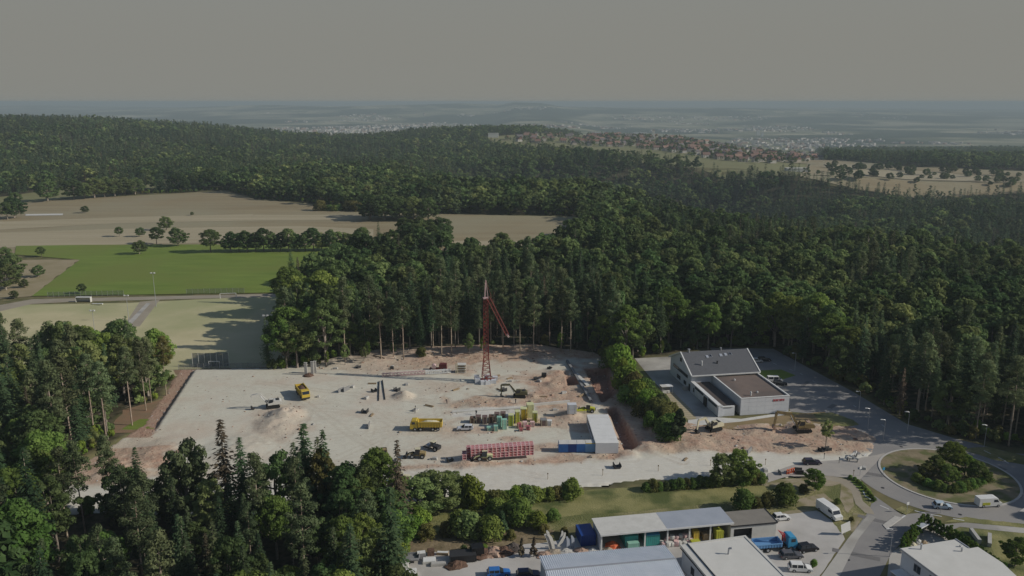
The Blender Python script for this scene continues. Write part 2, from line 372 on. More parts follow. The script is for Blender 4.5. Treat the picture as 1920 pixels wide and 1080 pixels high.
def sheet(name, poly, material, off, step=None, kind='structure', wobble=0.0, seed=0, flat=True):
    """a sheet of ground cover laid over the land"""
    if wobble:
        q = []
        for i in range(len(poly)):
            a = poly[i]; b = poly[(i + 1) % len(poly)]; L = math.hypot(b[0] - a[0], b[1] - a[1]); n = max(1, int(L / (wobble * 3)))
            for k in range(n):
                t = k / n; x = a[0] + (b[0] - a[0]) * t; y = a[1] + (b[1] - a[1]) * t
                w = wobble * ((vnoise(np.array([x / (wobble * 5) + seed]), np.array([y / (wobble * 5)]))[0]) - .5) * 2
                q.append((x + w, y + w * .8))
        poly = q
    bm = bmesh.new(); vs = [bm.verts.new((x, y, 0)) for x, y in poly]; bm.faces.new(vs)
    if step:
        xs = [p[0] for p in poly]; ys = [p[1] for p in poly]
        for ax, lo, hi in ((0, min(xs), max(xs)), (1, min(ys), max(ys))):
            k = math.floor(lo / step) * step + step
            while k < hi:
                co = [0, 0, 0]; no = [0, 0, 0]; co[ax] = k; no[ax] = 1
                bmesh.ops.bisect_plane(bm, geom=bm.verts[:] + bm.edges[:] + bm.faces[:], plane_co=co, plane_no=no); k += step
    bmesh.ops.triangulate(bm, faces=bm.faces[:])
    X = np.array([v.co.x for v in bm.verts]); Y = np.array([v.co.y for v in bm.verts])
    Z = (T0(X, Y) if step else np.zeros(len(X))) + off
    for v, z in zip(bm.verts, Z): v.co.z = z
    bmesh.ops.recalc_face_normals(bm, faces=bm.faces[:])
    if bm.faces and bm.faces[0].normal.z < 0: bmesh.ops.reverse_faces(bm, faces=bm.faces[:])
    me = bpy.data.meshes.new(name); bm.to_mesh(me); bm.free(); me.materials.append(material)
    o = link(name, me); o['kind'] = kind; return o
def ringpts(c, r, n=96, a0=0, a1=2 * math.pi): return [(c[0] + r * math.cos(a0 + (a1 - a0) * i / n), c[1] + r * math.sin(a0 + (a1 - a0) * i / n)) for i in range(n + (0 if abs(a1 - a0 - 2 * math.pi) < 1e-6 else 1))]
# ------------------------------------------------------------------ clearings (where no wood grows)
C_FIELD = GP([(-500, 470), (-400, 392), (0, 382), (60, 376), (130, 366), (330, 362), (420, 356), (480, 372), (590, 381), (700, 397), (830, 401), (1085, 405), (1100, 440),
              (1075, 470), (1000, 497), (850, 497), (760, 492), (680, 490), (622, 522), (580, 552), (548, 572), (528, 640), (524, 690), (330, 708), (-600, 712)])
C_STRIP = GP([(-200, 392), (0, 370), (130, 352), (250, 341), (325, 336), (326, 352), (200, 360), (110, 374), (0, 386)])
C_NEAR = GP([(335, 702), (524, 692), (560, 690), (600, 684), (640, 672), (740, 662), (850, 654), (1000, 650), (1110, 662), (1160, 690), (1180, 674), (1262, 662), (1395, 650), (1440, 648), (1520, 690),
             (1620, 738), (1700, 790), (1800, 822), (2000, 856), (2500, 900), (2900, 1700), (760, 1700), (745, 1080), (760, 985), (640, 950), (470, 962), (140, 955), (40, 940), (-300, 930), (-300, 895), (100, 890), (262, 800)])
C_TOWN = [P(a_, b_)[:2] for a_, b_ in [(900, 258), (1000, 252), (1200, 250), (1300, 258), (1530, 276), (1560, 330), (1440, 338), (1330, 326), (1200, 306), (960, 288)]]
C_PLAT = [P(a_, b_)[:2] for a_, b_ in [(1520, 300), (1700, 314), (1930, 322), (2200, 325), (2200, 370), (1930, 364), (1830, 368), (1720, 374), (1600, 356), (1500, 334)]]
C_GLADE = GP([(205, 812), (232, 768), (330, 742), (300, 812)])
CLEAR = [C_FIELD, C_STRIP, C_NEAR, C_TOWN, C_PLAT, C_GLADE]
def wooded(x, y):
    r = np.ones(np.shape(x), bool)
    for c in CLEAR: r &= ~inside(c, x, y)
    return r & (y < 3300)

# ------------------------------------------------------------------ the ground to the horizon
ys = [-1500, -400, 0, 60]
while ys[-1] < 28000: ys.append(ys[-1] + max(4.0, 0.014 * ys[-1]))
ys = np.array(ys); us = np.linspace(-1.15, 1.15, 300)
Yg, Ug = np.meshgrid(ys, us, indexing='ij'); Xg = Ug * (np.maximum(Yg, 0) + 140 + np.maximum(-Yg, 0))
Zg = T0(Xg, Yg)
near = (Yg < 340) & (Yg > 140); sdv = sdist(SITE, Xg, Yg)
Zg = np.where(near & (sdv > 2.2), Zg - 5.0, Zg)
nr, nc = Xg.shape; idx = np.arange(nr * nc).reshape(nr, nc)
Fg = np.stack([idx[:-1, :-1], idx[:-1, 1:], idx[1:, 1:], idx[1:, :-1]], -1).reshape(-1, 4)
Vg = np.stack([Xg, Yg, Zg], -1).reshape(-1, 3)
def terrain_mat():
    m = bpy.data.materials.new('terrain_cover'); m.use_nodes = True; nt = m.node_tree; N = nt.nodes; L = nt.links; b = N['Principled BSDF']
    b.inputs['Roughness'].default_value = .95; b.inputs['Specular IOR Level'].default_value = .1
    tc = N.new('ShaderNodeTexCoord')
    def noise(s, lo, hi, d=6, st=None):
        n = N.new('ShaderNodeTexNoise'); n.inputs['Scale'].default_value = s; n.inputs['Detail'].default_value = d
        mp = N.new('ShaderNodeMapping'); L.new(tc.outputs['Object'], mp.inputs[0])
        if st: mp.inputs['Scale'].default_value = st
        L.new(mp.outputs[0], n.inputs['Vector'])
        r = N.new('ShaderNodeMapRange'); r.inputs[1].default_value = lo; r.inputs[2].default_value = hi; L.new(n.outputs[0], r.inputs[0]); return r.outputs[0]
    def mix(f, a, c):
        x = N.new('ShaderNodeMix'); x.data_type = 'RGBA'
        if hasattr(f, 'name'): L.new(f, x.inputs[0])
        for k, v in ((6, a), (7, c)):
            if isinstance(v, tuple): x.inputs[k].default_value = (*v, 1)
            else: L.new(v, x.inputs[k])
        return x.outputs[2]
    def attr(n):
        a = N.new('ShaderNodeAttribute'); a.attribute_name = n; return a.outputs['Fac']
    grass = mix(noise(.2, .35, .65), (0.10, 0.105, 0.045), (0.19, 0.165, 0.085))
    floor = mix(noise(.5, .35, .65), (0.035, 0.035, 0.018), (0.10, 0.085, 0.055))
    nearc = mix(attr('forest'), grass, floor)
    vor = N.new('ShaderNodeTexVoronoi'); vor.inputs['Scale'].default_value = .0035; L.new(tc.outputs['Object'], vor.inputs['Vector'])
    sep = N.new('ShaderNodeSeparateColor'); L.new(vor.outputs['Color'], sep.inputs[0])
    fields = mix(sep.outputs[0], (0.10, 0.12, 0.06), (0.44, 0.40, 0.27))
    woods = mix(noise(.006, .4, .6), (0.015, 0.028, 0.012), (0.035, 0.055, 0.024))
    far = mix(noise(.00075, .44, .53, 8), fields, woods)
    L.new(mix(attr('far'), nearc, far), b.inputs['Base Color'])
    return m
me = np_mesh('ground', Vg, Fg, None, [terrain_mat()])
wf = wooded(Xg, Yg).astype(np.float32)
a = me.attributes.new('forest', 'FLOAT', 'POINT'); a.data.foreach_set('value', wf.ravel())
a = me.attributes.new('far', 'FLOAT', 'POINT'); a.data.foreach_set('value', ss(2900, 3400, Yg).astype(np.float32).ravel())
tag(link('ground', me), kind='structure')

# ------------------------------------------------------------------ the building site: one finely worked sheet of earth and crushed stone
st = 0.62
bx = [p[0] for p in SITE]; by = [p[1] for p in SITE]
xa = np.arange(min(bx) - 1, max(bx) + 1, st); ya = np.arange(min(by) - 1, max(by) + 1, st)
Xs, Ys = np.meshgrid(xa, ya); sdS = sdist(SITE, Xs, Ys)
wob = (fbm(Xs / 5, Ys / 5) - .47) * 5
keep = (sdS + wob * .5) > -0.6
Zs = H(Xs, Ys) + (fbm(Xs * .7, Ys * .7, 3) - .45) * .10
Zs = np.where(sdS + wob * .5 < 0.3, -0.25, Zs)
redw = np.zeros_like(Xs)
for p in RED: redw = np.maximum(redw, ss(-3.0, 3.0, sdist(p, Xs, Ys) + (1.5 if p in (RED[0], RED[3]) else 0) + (fbm(Xs / 3.5 + 5, Ys / 3.5) - .47) * 11))
redw = np.maximum(redw, 1.0 * ss(-1.2, .8, sdist(REDLINE, Xs, Ys) + (fbm(Xs / 2, Ys / 2) - .47) * 3))
redw *= (.45 + .55 * ss(-62, -20, Xs) * (Ys < 400)) + .55 * (Ys < 198) * (Xs < -62)
redw = np.maximum(redw, .75 * ss(-45, 0, Xs) * ss(.46, .60, fbm(Xs / 9 + 2, Ys / 6 + 4)) * (Ys > 196))
eL = ((Xs - e0[0]) * (e1[1] - e0[1]) - (Ys - e0[1]) * (e1[0] - e0[0])) / math.hypot(e1[0] - e0[0], e1[1] - e0[1])
offpad = ss(.35, .8, eL) * (Ys > 205) * (Xs < -88); redw = np.minimum(np.maximum(redw, offpad), 1)
pale = ss(-1.5, 1.5, sdist(ROADSTRIP, Xs, Ys) + (fbm(Xs / 4, Ys / 4) - .47) * 5)
redw = redw * (1 - .9 * pale)
mh = np.zeros_like(Xs)
for (c, r, h) in MW[:3]: redw = np.maximum(redw, .38 * ss(r * 1.6, r * .7, np.hypot(Xs - c[0], Ys - c[1])))
deep = .45 * offpad + .5 * ss(.5, 0, np.abs(eL - .2)) * (Ys > 208) * (Ys < 262) * (Xs < -88)  # brown soil off the pad, plus slope shade painted as a dark edge line
for p in TRENCH: deep = np.maximum(deep, ss(-1.2, 0.2, sdist(p, Xs, Ys)))
conc = np.zeros_like(Xs)
for p in SLAB: conc = np.maximum(conc, ss(-.5, .5, sdist(p, Xs, Ys)))
Zs = Zs + redw * (1 - offpad) * (fbm(Xs * .42 + 9, Ys * .42, 4) - .47) * .7 * ss(.5, 2.5, sdS)
idx = np.full(Xs.shape, -1); idx[keep] = np.arange(keep.sum())
q = np.stack([idx[:-1, :-1], idx[:-1, 1:], idx[1:, 1:], idx[1:, :-1]], -1).reshape(-1, 4); q = q[(q >= 0).all(1)]
rut = np.zeros_like(Xs); rr_ = random.Random(12)
for k in range(30):                                     # wheel marks of trucks that crossed the site
    ax_, ay_ = P(rr_.uniform(420, 1100), rr_.choice((rr_.uniform(705, 760), rr_.uniform(810, 840), rr_.uniform(865, 905))))[:2]; bx_, by_ = P(rr_.uniform(500, 1350), rr_.uniform(720, 900))[:2]
    cx_, cy_ = (ax_ + bx_) / 2 + rr_.uniform(-14, 14), (ay_ + by_) / 2 + rr_.uniform(-9, 9); pts = [((1 - t) ** 2 * ax_ + 2 * t * (1 - t) * cx_ + t * t * bx_, (1 - t) ** 2 * ay_ + 2 * t * (1 - t) * cy_ + t * t * by_) for t in np.linspace(0, 1, 12)]
    dm = np.full(Xs.shape, 99.)
    for (x0, y0), (x1, y1) in zip(pts, pts[1:]):
        dx, dy = x1 - x0, y1 - y0; t = np.clip(((Xs - x0) * dx + (Ys - y0) * dy) / (dx * dx + dy * dy + 1e-9), 0, 1); dm = np.minimum(dm, np.hypot(Xs - x0 - t * dx, Ys - y0 - t * dy))
    rut = np.maximum(rut, np.clip(1 - np.abs(dm - 1.05) / .55, 0, 1) * rr_.uniform(.35, .9))
rut *= .5 + fbm(Xs / 3, Ys / 3)
Vs = np.stack([Xs[keep], Ys[keep], Zs[keep]], -1)
def site_mat():
    m = bpy.data.materials.new('site_earth'); m.use_nodes = True; nt = m.node_tree; N = nt.nodes; L = nt.links; b = N['Principled BSDF']
    b.inputs['Roughness'].default_value = .95; b.inputs['Specular IOR Level'].default_value = .1
    tc = N.new('ShaderNodeTexCoord')
    def noise(s, lo, hi, d=8, stc=(1, 1, 1), rot=0):
        mp = N.new('ShaderNodeMapping'); mp.inputs['Scale'].default_value = stc; mp.inputs['Rotation'].default_value = (0, 0, rot); L.new(tc.outputs['Object'], mp.inputs[0])
        n = N.new('ShaderNodeTexNoise'); n.inputs['Scale'].default_value = s; n.inputs['Detail'].default_value = d; n.inputs['Roughness'].default_value = .65; L.new(mp.outputs[0], n.inputs['Vector'])
        r = N.new('ShaderNodeMapRange'); r.inputs[1].default_value = lo; r.inputs[2].default_value = hi; L.new(n.outputs[0], r.inputs[0]); return r.outputs[0]
    def mix(f, a, c):
        x = N.new('ShaderNodeMix'); x.data_type = 'RGBA'
        if isinstance(f, float): x.inputs[0].default_value = f
        else: L.new(f, x.inputs[0])
        for k, v in ((6, a), (7, c)):
            if isinstance(v, tuple): x.inputs[k].default_value = (*v, 1)
            else: L.new(v, x.inputs[k])
        return x.outputs[2]
    def mul(a, k):
        x = N.new('ShaderNodeMath'); x.operation = 'MULTIPLY'; L.new(a, x.inputs[0]); x.inputs[1].default_value = k; return x.outputs[0]
    def attr(n):
        a = N.new('ShaderNodeAttribute'); a.attribute_name = n; return a.outputs['Fac']
    g1 = mix(noise(.12, .38, .62), (0.58, 0.565, 0.475), (0.53, 0.50, 0.41))
    g2 = mix(noise(1.6, .3, .7), g1, (0.60, 0.575, 0.485)); g3 = mix(mul(noise(.5, .52, .62, 9, (1, 4.5, 1), .12), .5), g2, (0.45, 0.40, 0.32))
    g4 = mix(mul(noise(.035, .5, .62), .55), g3, (0.52, 0.42, 0.335))
    r1 = mix(noise(.5, .36, .64), (0.40, 0.255, 0.185), (0.50, 0.38, 0.285)); r2 = mix(noise(.16, .45, .62), r1, (0.46, 0.36, 0.265))
    r3 = mix(mul(noise(1.5, .55, .68), .7), r2, (0.22, 0.13, 0.095))
    c = mix(attr('red'), g4, r3)
    c = mix(mul(attr('pale'), .8), c, mix(noise(.4, .35, .65, 8, (1, 5, 1), .1), (0.65, 0.635, 0.575), (0.57, 0.535, 0.46)))
    c = mix(mul(attr('rut'), .55), c, (0.40, 0.335, 0.26))
    c = mix(attr('deep'), c, mix(noise(1., .35, .65), (0.22, 0.12, 0.09), (0.33, 0.20, 0.15)))
    c = mix(attr('conc'), c, (0.56, 0.54, 0.49))
    L.new(c, b.inputs['Base Color'])
    nb = N.new('ShaderNodeTexNoise'); nb.inputs['Scale'].default_value = 1.4; nb.inputs['Detail'].default_value = 8; L.new(tc.outputs['Object'], nb.inputs['Vector'])
    bp = N.new('ShaderNodeBump'); bp.inputs['Distance'].default_value = .5
    ad = N.new('ShaderNodeMath'); ad.operation = 'MULTIPLY_ADD'; L.new(attr('red'), ad.inputs[0]); ad.inputs[1].default_value = .35; ad.inputs[2].default_value = .10; L.new(ad.outputs[0], bp.inputs['Strength'])
    L.new(nb.outputs[0], bp.inputs['Height']); L.new(bp.outputs[0], b.inputs['Normal'])
    return m
me = np_mesh('site_ground', Vs, q, None, [site_mat()])
for n_, w_ in (('red', redw), ('pale', pale), ('deep', deep), ('conc', conc), ('rut', rut)):
    a = me.attributes.new(n_, 'FLOAT', 'POINT'); a.data.foreach_set('value', w_[keep].astype(np.float32))
me.polygons.foreach_set('use_smooth', np.ones(len(me.polygons), bool))
tag(link('site_ground', me), kind='structure')

# ------------------------------------------------------------------ fields, meadow, pitches, tracks
sheet('field', GP([(-300, 470), (-300, 392), (0, 384), (120, 374), (330, 363), (420, 358), (480, 374), (590, 383), (700, 399), (1083, 407), (1100, 470), (1075, 485), (760, 485), (670, 462), (200, 466), (0, 480)]), M['field_tan'], .12, 20)
sheet('field_strip', GP([(-300, 438), (0, 416), (220, 408), (475, 402), (474, 414), (220, 419), (0, 431), (-300, 460)]), M['field_pale'], .22, 20)
sheet('field_strip', GP([(474, 403), (690, 404), (690, 412), (474, 414)]), M['field_pale'], .22, 20)
sheet('field_strip', GP([(700, 452), (1090, 452), (1090, 462), (700, 462)]), M['field_pale'], .22, 20)
sheet('field_strip', GP([(48, 402), (118, 401), (118, 404), (48, 405)]), M['offwhite'], .3, 20)
sheet('field_strip', C_STRIP, M['field_green'], .3, 20)
sheet('field_strip', GP([(-50, 438), (200, 430), (560, 424), (700, 430), (700, 444), (400, 455), (100, 462), (-50, 466)]), M['field_pale'], .18, 40)
sheet('meadow', GP([(28, 478), (30, 462), (150, 460), (380, 459), (700, 462), (700, 520), (545, 549), (300, 553), (60, 556), (150, 488)]), M['meadow'], .30, 40)
sheet('orchard_ground', GP([(-300, 500), (0, 489), (150, 487), (60, 556), (0, 562), (-300, 580)]), M['orchard'], .24, 40, wobble=1.5)
sheet('sports_pitch', GP([(-300, 590), (0, 572), (240, 568), (540, 553), (545, 700), (330, 705), (-300, 705)]), M['pitch'], .02)
sheet('gravel_track', GP([(-300, 590), (0, 572), (60, 561), (290, 556), (545, 550), (545, 556), (290, 562), (130, 566), (60, 570), (0, 584), (-300, 606)]), M['track'], .026)
sheet('gravel_track', GP([(262, 566), (300, 562), (262, 612), (230, 614)]), M['track'], .030)
sheet('footpath', GP([(275, 568), (283, 568), (248, 606), (238, 606)]), M['paving'], .034)
sheet('verge', GP([(325, 694), (520, 688), (600, 674), (600, 692), (520, 697), (330, 703)]), mat('bare_verge', (.20, .15, .09), c2=(.26, .16, .10), scale=.3, detail=8), .034)

sheet('glade_ground', C_GLADE, MATS['bare_verge'], .03, wobble=.6)
sheet('meadow_patch', GP([(225, 806), (262, 786), (296, 786), (288, 806)]), M['meadow'], .04, wobble=.5)
# front: grass bank, roads, yard
sheet('grass_bank', GP([(700, 975), (900, 938), (1350, 900), (1500, 897), (1600, 893), (1650, 950), (1590, 1000), (1455, 970), (1360, 958), (1110, 980), (1010, 1000), (745, 1070), (735, 1010)]), M['verge'], .012, wobble=.8)
sheet('mown_strip', GP([(770, 975), (1100, 920), (1350, 906), (1480, 902), (1490, 930), (1350, 945), (1100, 965), (900, 985)]), M['lawn'], .020, wobble=.8)
sheet('yard_ground', GP([(735, 1042), (880, 1030), (1015, 1018), (1110, 1004), (1360, 985), (1455, 965), (1530, 958), (1560, 975), (1585, 1010), (1530, 1090), (1500, 1300), (735, 1300)]), M['yardpave'], .028, wobble=.3)
sheet('site_margin', GP([(735, 1010), (860, 1000), (1010, 985), (1040, 995), (1015, 1022), (880, 1034), (738, 1046)]), mat('rough_margin', (.14, .11, .06), c2=(.27, .21, .13), scale=.5, detail=8, bump=.5), .024, wobble=.6)
RC = plane_pt(1777, 892); RR = 15.2
sheet('asphalt_road', GP([(1612, 900), (1560, 893), (1480, 893), (1440, 905), (1440, 888), (1500, 868), (1600, 862), (1660, 850)]), M['asphalt_old'], .10, wobble=.4)
sheet('asphalt_road', GP([(1330, 652), (1450, 654), (1520, 692), (1600, 735), (1700, 795), (1790, 822), (1900, 850), (2100, 862), (2100, 895), (1925, 880), (1830, 850), (1700, 860), (1650, 838), (1590, 800), (1545, 778), (1482, 772), (1470, 740), (1425, 760), (1380, 700)]), M['asphalt'], .032)
sheet('asphalt_road', ringpts(RC, 22.4, 72), M['asphalt'], .040)
sheet('asphalt_road', GP([(1640, 930), (1690, 965), (1745, 960), (1760, 985), (1715, 990), (1670, 1040), (1650, 1080), (1600, 1300), (1470, 1300), (1555, 1080), (1590, 1010), (1628, 960)]), M['asphalt'], .036)
sheet('asphalt_road', GP([(1850, 900), (1925, 880), (2200, 895), (2200, 1010), (1920, 985), (1800, 972)]), M['asphalt'], .044)
sheet('pavement', GP([(1590, 1010), (1628, 965), (1642, 970), (1610, 1010), (1575, 1080), (1500, 1300), (1440, 1300), (1540, 1080)]), M['paving'], .06)
sheet('pavement', GP([(1520, 895), (1560, 892), (1606, 905), (1618, 940), (1632, 952), (1640, 965), (1622, 962), (1604, 945), (1596, 920), (1575, 905)]), M['track'], .052)
BP = mat('bare_patch', (.30, .25, .17), c2=(.38, .32, .23), scale=.6, detail=8, c3=(.20, .18, .08), scale3=.3)
for bp_ in ([(1500, 935), (1545, 925), (1562, 940), (1530, 950), (1490, 948)], [(1575, 905), (1596, 922), (1602, 948), (1590, 962), (1575, 935)], [(1600, 962), (1622, 964), (1598, 1000), (1588, 992)], [(1440, 966), (1480, 958), (1530, 956), (1500, 962)], [(1380, 903), (1440, 900), (1560, 896), (1590, 903), (1560, 912), (1440, 912)]):
    sheet('bare_patch', GP(bp_), BP, .046, wobble=.5)
sheet('pavement', GP([(1715, 992), (1760, 984), (1810, 980), (1920, 990), (2100, 1000), (2100, 1012), (1920, 1000), (1800, 988), (1770, 1000)]), M['paving'], .050)
sheet('lawn', GP([(1770, 978), (1810, 970), (1925, 984), (1925, 990), (1810, 980)]), M['lawn'], .054, wobble=.3)
sheet('lawn', GP([(1770, 994), (1810, 988), (1920, 1000), (2200, 1020), (2200, 1300), (1900, 1300), (1830, 1060), (1735, 984)]), M['lawn'], .022)
sheet('garden_ground', GP([(1668, 1040), (1692, 1020), (1728, 984), (1740, 984), (1800, 1020), (1830, 1060), (1900, 1300), (1640, 1300)]), M['paving'], .030)
sheet('lawn', GP([(1800, 842), (1850, 838), (1925, 855), (2100, 864), (2100, 880), (1925, 872), (1860, 862)]), M['verge'], .060, wobble=.4)
sheet('lawn', GP([(1345, 791), (1480, 778), (1545, 773), (1590, 795), (1560, 802), (1480, 800), (1390, 806), (1345, 804)]), mat('dry_grass', (.22, .17, .08), c2=(.28, .2, .11), scale=.3, detail=8), .11, wobble=.5)
sheet('lawn', GP([(1525, 776), (1560, 774), (1600, 788), (1610, 797), (1590, 800), (1540, 795)]), M['lawn'], .125, wobble=.3)
sheet('lawn', GP([(1420, 695), (1465, 693), (1492, 704), (1470, 711), (1425, 713)]), M['meadow'], .045)
sheet('forecourt', GP([(1190, 672), (1268, 668), (1268, 700), (1345, 783), (1330, 787), (1296, 785), (1225, 715)]), M['paving'], .026)
sheet('forecourt', GP([(1345, 783), (1390, 786), (1482, 772), (1482, 777), (1390, 791), (1290, 800), (1290, 788)]), M['offwhite'], .114)
sheet('lawn', GP([(1170, 690), (1190, 676), (1225, 716), (1290, 780), (1288, 800), (1240, 770), (1180, 720)]), M['lawn'], .030, wobble=.4)
sheet('hall_path', GP([(1244, 737), (1262, 735), (1296, 768), (1306, 786), (1290, 787), (1255, 752)]), M['field_pale'], .036)
sheet('roundabout_island', ringpts(RC, RR, 72), mat('island_earth', (.17, .14, .08), c2=(.27, .22, .14), scale=.4, detail=8, c3=(.11, .12, .04), scale3=.25), .16)
k = MB()
n = 96; a_, b_ = RR, RR + .55
vs = []; fs = []
for i in range(n):
    t = 2 * math.pi * i / n; c_, s_ = math.cos(t), math.sin(t)
    vs += [(RC[0] + a_ * c_, RC[1] + a_ * s_, .18), (RC[0] + b_ * c_, RC[1] + b_ * s_, .18), (RC[0] + b_ * c_, RC[1] + b_ * s_, .03)]
for i in range(n):
    j = (i + 1) % n; fs += [(3 * i, 3 * i + 1, 3 * j + 1, 3 * j), (3 * i + 1, 3 * i + 2, 3 * j + 2, 3 * j + 1)]
k.add(vs, fs); tag(k.build('kerb', M['kerb']), kind='structure')
rp = random.Random(3); AP = mat('asphalt_patch', (.15, .145, .14), c2=(.19, .18, .175), scale=.8, r=.8)
for px_, py_, w_, d_, an_ in ((1640, 890, 1.6, 5, 1.2), (1700, 850, 3, 1.4, .3), (1640, 975, 1.4, 7, 1.0), (1605, 1040, 1.5, 9, 1.15), (1560, 762, 4, 1.5, .8), (1510, 720, 6, 1.2, .9), (1740, 962, 4, 1.0, -.1), (1875, 880, 3, 2, .5)):
    c_ = plane_pt(px_, py_); tag(MB().box((c_[0], c_[1], .050), (w_, d_, .006), an_).build('asphalt_patch', AP), kind='structure')
for px_, py_ in ((1655, 915), (1690, 838), (1625, 985), (1590, 1050), (1560, 800), (1800, 965), (1475, 740)):
    c_ = plane_pt(px_, py_); tag(MB().tube((c_[0], c_[1], .045), (c_[0], c_[1], .056), .42, n=12).build('manhole_cover', M['darkgrey']), kind='structure')
# kerbed splitter islands and road paint
def slab(name, px, m, z0, z1, mats=None):
    o = MB().plate(GP(px), z0, z1).build(name, m); o['kind'] = 'structure'; return o
slab('traffic_island', [(1678, 956), (1692, 950), (1712, 957), (1698, 966)], M['verge'], .03, .16)
slab('traffic_island', [(1655, 985), (1678, 968), (1692, 972), (1662, 993)], M['kerb'], .03, .15)
slab('traffic_island', [(1910, 960), (1925, 950), (1990, 955), (1990, 968)], M['kerb'], .03, .16)
def dashes(px, L=2.2, gap=2.2, w=.28, z=.062):
    pts = GP(px); mb = MB(); acc = 0
    for a, b in zip(pts, pts[1:]):
        d = math.hypot(b[0] - a[0], b[1] - a[1]); an = math.atan2(b[1] - a[1], b[0] - a[0]); t = L / 2
        while t < d:
            mb.box((a[0] + (b[0] - a[0]) * t / d, a[1] + (b[1] - a[1]) * t / d, z), (L, w, .008), an); t += L + gap
    tag(mb.build('road_marking', M['paint']), kind='structure')
dashes([(1612, 905), (1622, 930), (1650, 948), (1690, 965)]); dashes([(1715, 958), (1745, 965), (1800, 975)]); dashes([(1845, 845), (1880, 862), (1900, 875)])
dashes([(1662, 992), (1690, 972)], L=9, gap=5, w=.35); dashes([(1625, 850), (1600, 880), (1612, 900)])
dashes([(1420, 670), (1500, 700), (1600, 760), (1680, 815)], w=.18, L=1.6, gap=6)
sheet('planted_strip', GP([(1590, 895), (1606, 900), (1632, 918), (1642, 940), (1636, 944), (1618, 925), (1600, 908)]), M['meadow'], .065)

# far plateau fields beyond the wood
sheet('far_field', [(x, y) for x, y in C_PLAT], M['field_tan'], .8, 25)
sheet('far_field', GP([(1545, 312), (1700, 320), (1860, 330), (1850, 342), (1700, 338), (1560, 326)], -29), M['field_pale'], 1.8, 25)
sheet('far_field', GP([(1330, 290), (1420, 290), (1520, 300), (1530, 312), (1440, 312)], -28), M['field_tan'], 1.2, 25)
sheet('far_field', C_TOWN, M['field_green'], .4, 40)
# ------------------------------------------------------------------ trees
def leaves(C, Nn, size, ratio=.75, seed=0, jit=.34):
    g = np.random.default_rng(seed); n = len(C)
    Nn = Nn + g.normal(0, jit, (n, 3)); Nn /= np.linalg.norm(Nn, axis=1, keepdims=True) + 1e-9
    A = np.cross(Nn, g.normal(0, 1, (n, 3))); A /= np.linalg.norm(A, axis=1, keepdims=True) + 1e-9
    B = np.cross(Nn, A); s = (size * g.uniform(.6, 1.35, n))[:, None]
    V = np.stack([C - A * s, C - B * s * ratio + A * s * g.uniform(-.3, .3, (n, 1)), C + A * s, C + B * s * ratio], 1).reshape(-1, 3)
    return V, np.arange(4 * n).reshape(n, 4)
def tubes(paths, n=6):
    V = []; F = []; o = 0
    for pts, rs in paths:
        pts = [Vector(p) for p in pts]
        for i, p in enumerate(pts):
            d = (pts[min(i + 1, len(pts) - 1)] - pts[max(i - 1, 0)]).normalized(); q = d.to_track_quat('Z', 'Y')
            for k in range(n):
                a = 2 * math.pi * k / n; V.append(p + q @ Vector((rs[i] * math.cos(a), rs[i] * math.sin(a), 0)))
        for i in range(len(pts) - 1):
            for k in range(n): F.append((o + i * n + k, o + i * n + (k + 1) % n, o + (i + 1) * n + (k + 1) % n, o + (i + 1) * n + k))
        o += len(pts) * n
    return np.array([tuple(v) for v in V]), np.array(F)
def broad(seed, h=17, rw=5.2, base=.28, nb=44, nl=100, size=.36, tr=.32, limbs=9, bl=1.0):
    g = np.random.default_rng(seed); zc = h * (base + 1) / 2; rh = h * (1 - base) / 2
    C = []; Nn = []
    cen = []
    for i in range(nb):
        u = g.uniform(-.85, 1); t = g.uniform(0, 2 * np.pi); r = math.sqrt(max(0, 1 - u * u)) * g.uniform(.45, 1) ** .6
        lump = 1 + .22 * math.sin(3 * t + seed) + g.uniform(-.15, .15)
        w = rw * (.62 + .38 * (1 - max(0, u)) if u > 0 else .85 + .15 * (1 + u))
        c = np.array([r * w * lump * math.cos(t), r * w * lump * math.sin(t), zc + u * rh * .82]); br = g.uniform(.17, .30) * rw * bl
        cen.append((c, br))
        d = g.normal(0, 1, (nl, 3)); d[:, 2] += .55; d /= np.linalg.norm(d, axis=1, keepdims=True)
        rr = br * g.uniform(.65, 1.12, (nl, 1)); C.append(c + d * rr * np.array([1.15, 1.15, .8])); Nn.append(d)
    CV, CF = leaves(np.concatenate(C), np.concatenate(Nn), size, seed=seed)
    paths = [([(0, 0, -.6), (g.uniform(-.1, .1), g.uniform(-.1, .1), h * base * .7), (g.uniform(-.4, .4), g.uniform(-.4, .4), h * .55), (0, 0, h * .85)], [tr * 1.25, tr, tr * .6, tr * .12])]
    for c, br in cen[:limbs]:
        z0 = h * g.uniform(base * .75, .5); mid = (c * .5); paths.append(([(0, 0, z0), (mid[0], mid[1], (z0 + c[2]) / 2 - .3), tuple(c)], [tr * .45, tr * .3, tr * .08]))
    TV, TF = tubes(paths, 6); return TV, TF, CV, CF
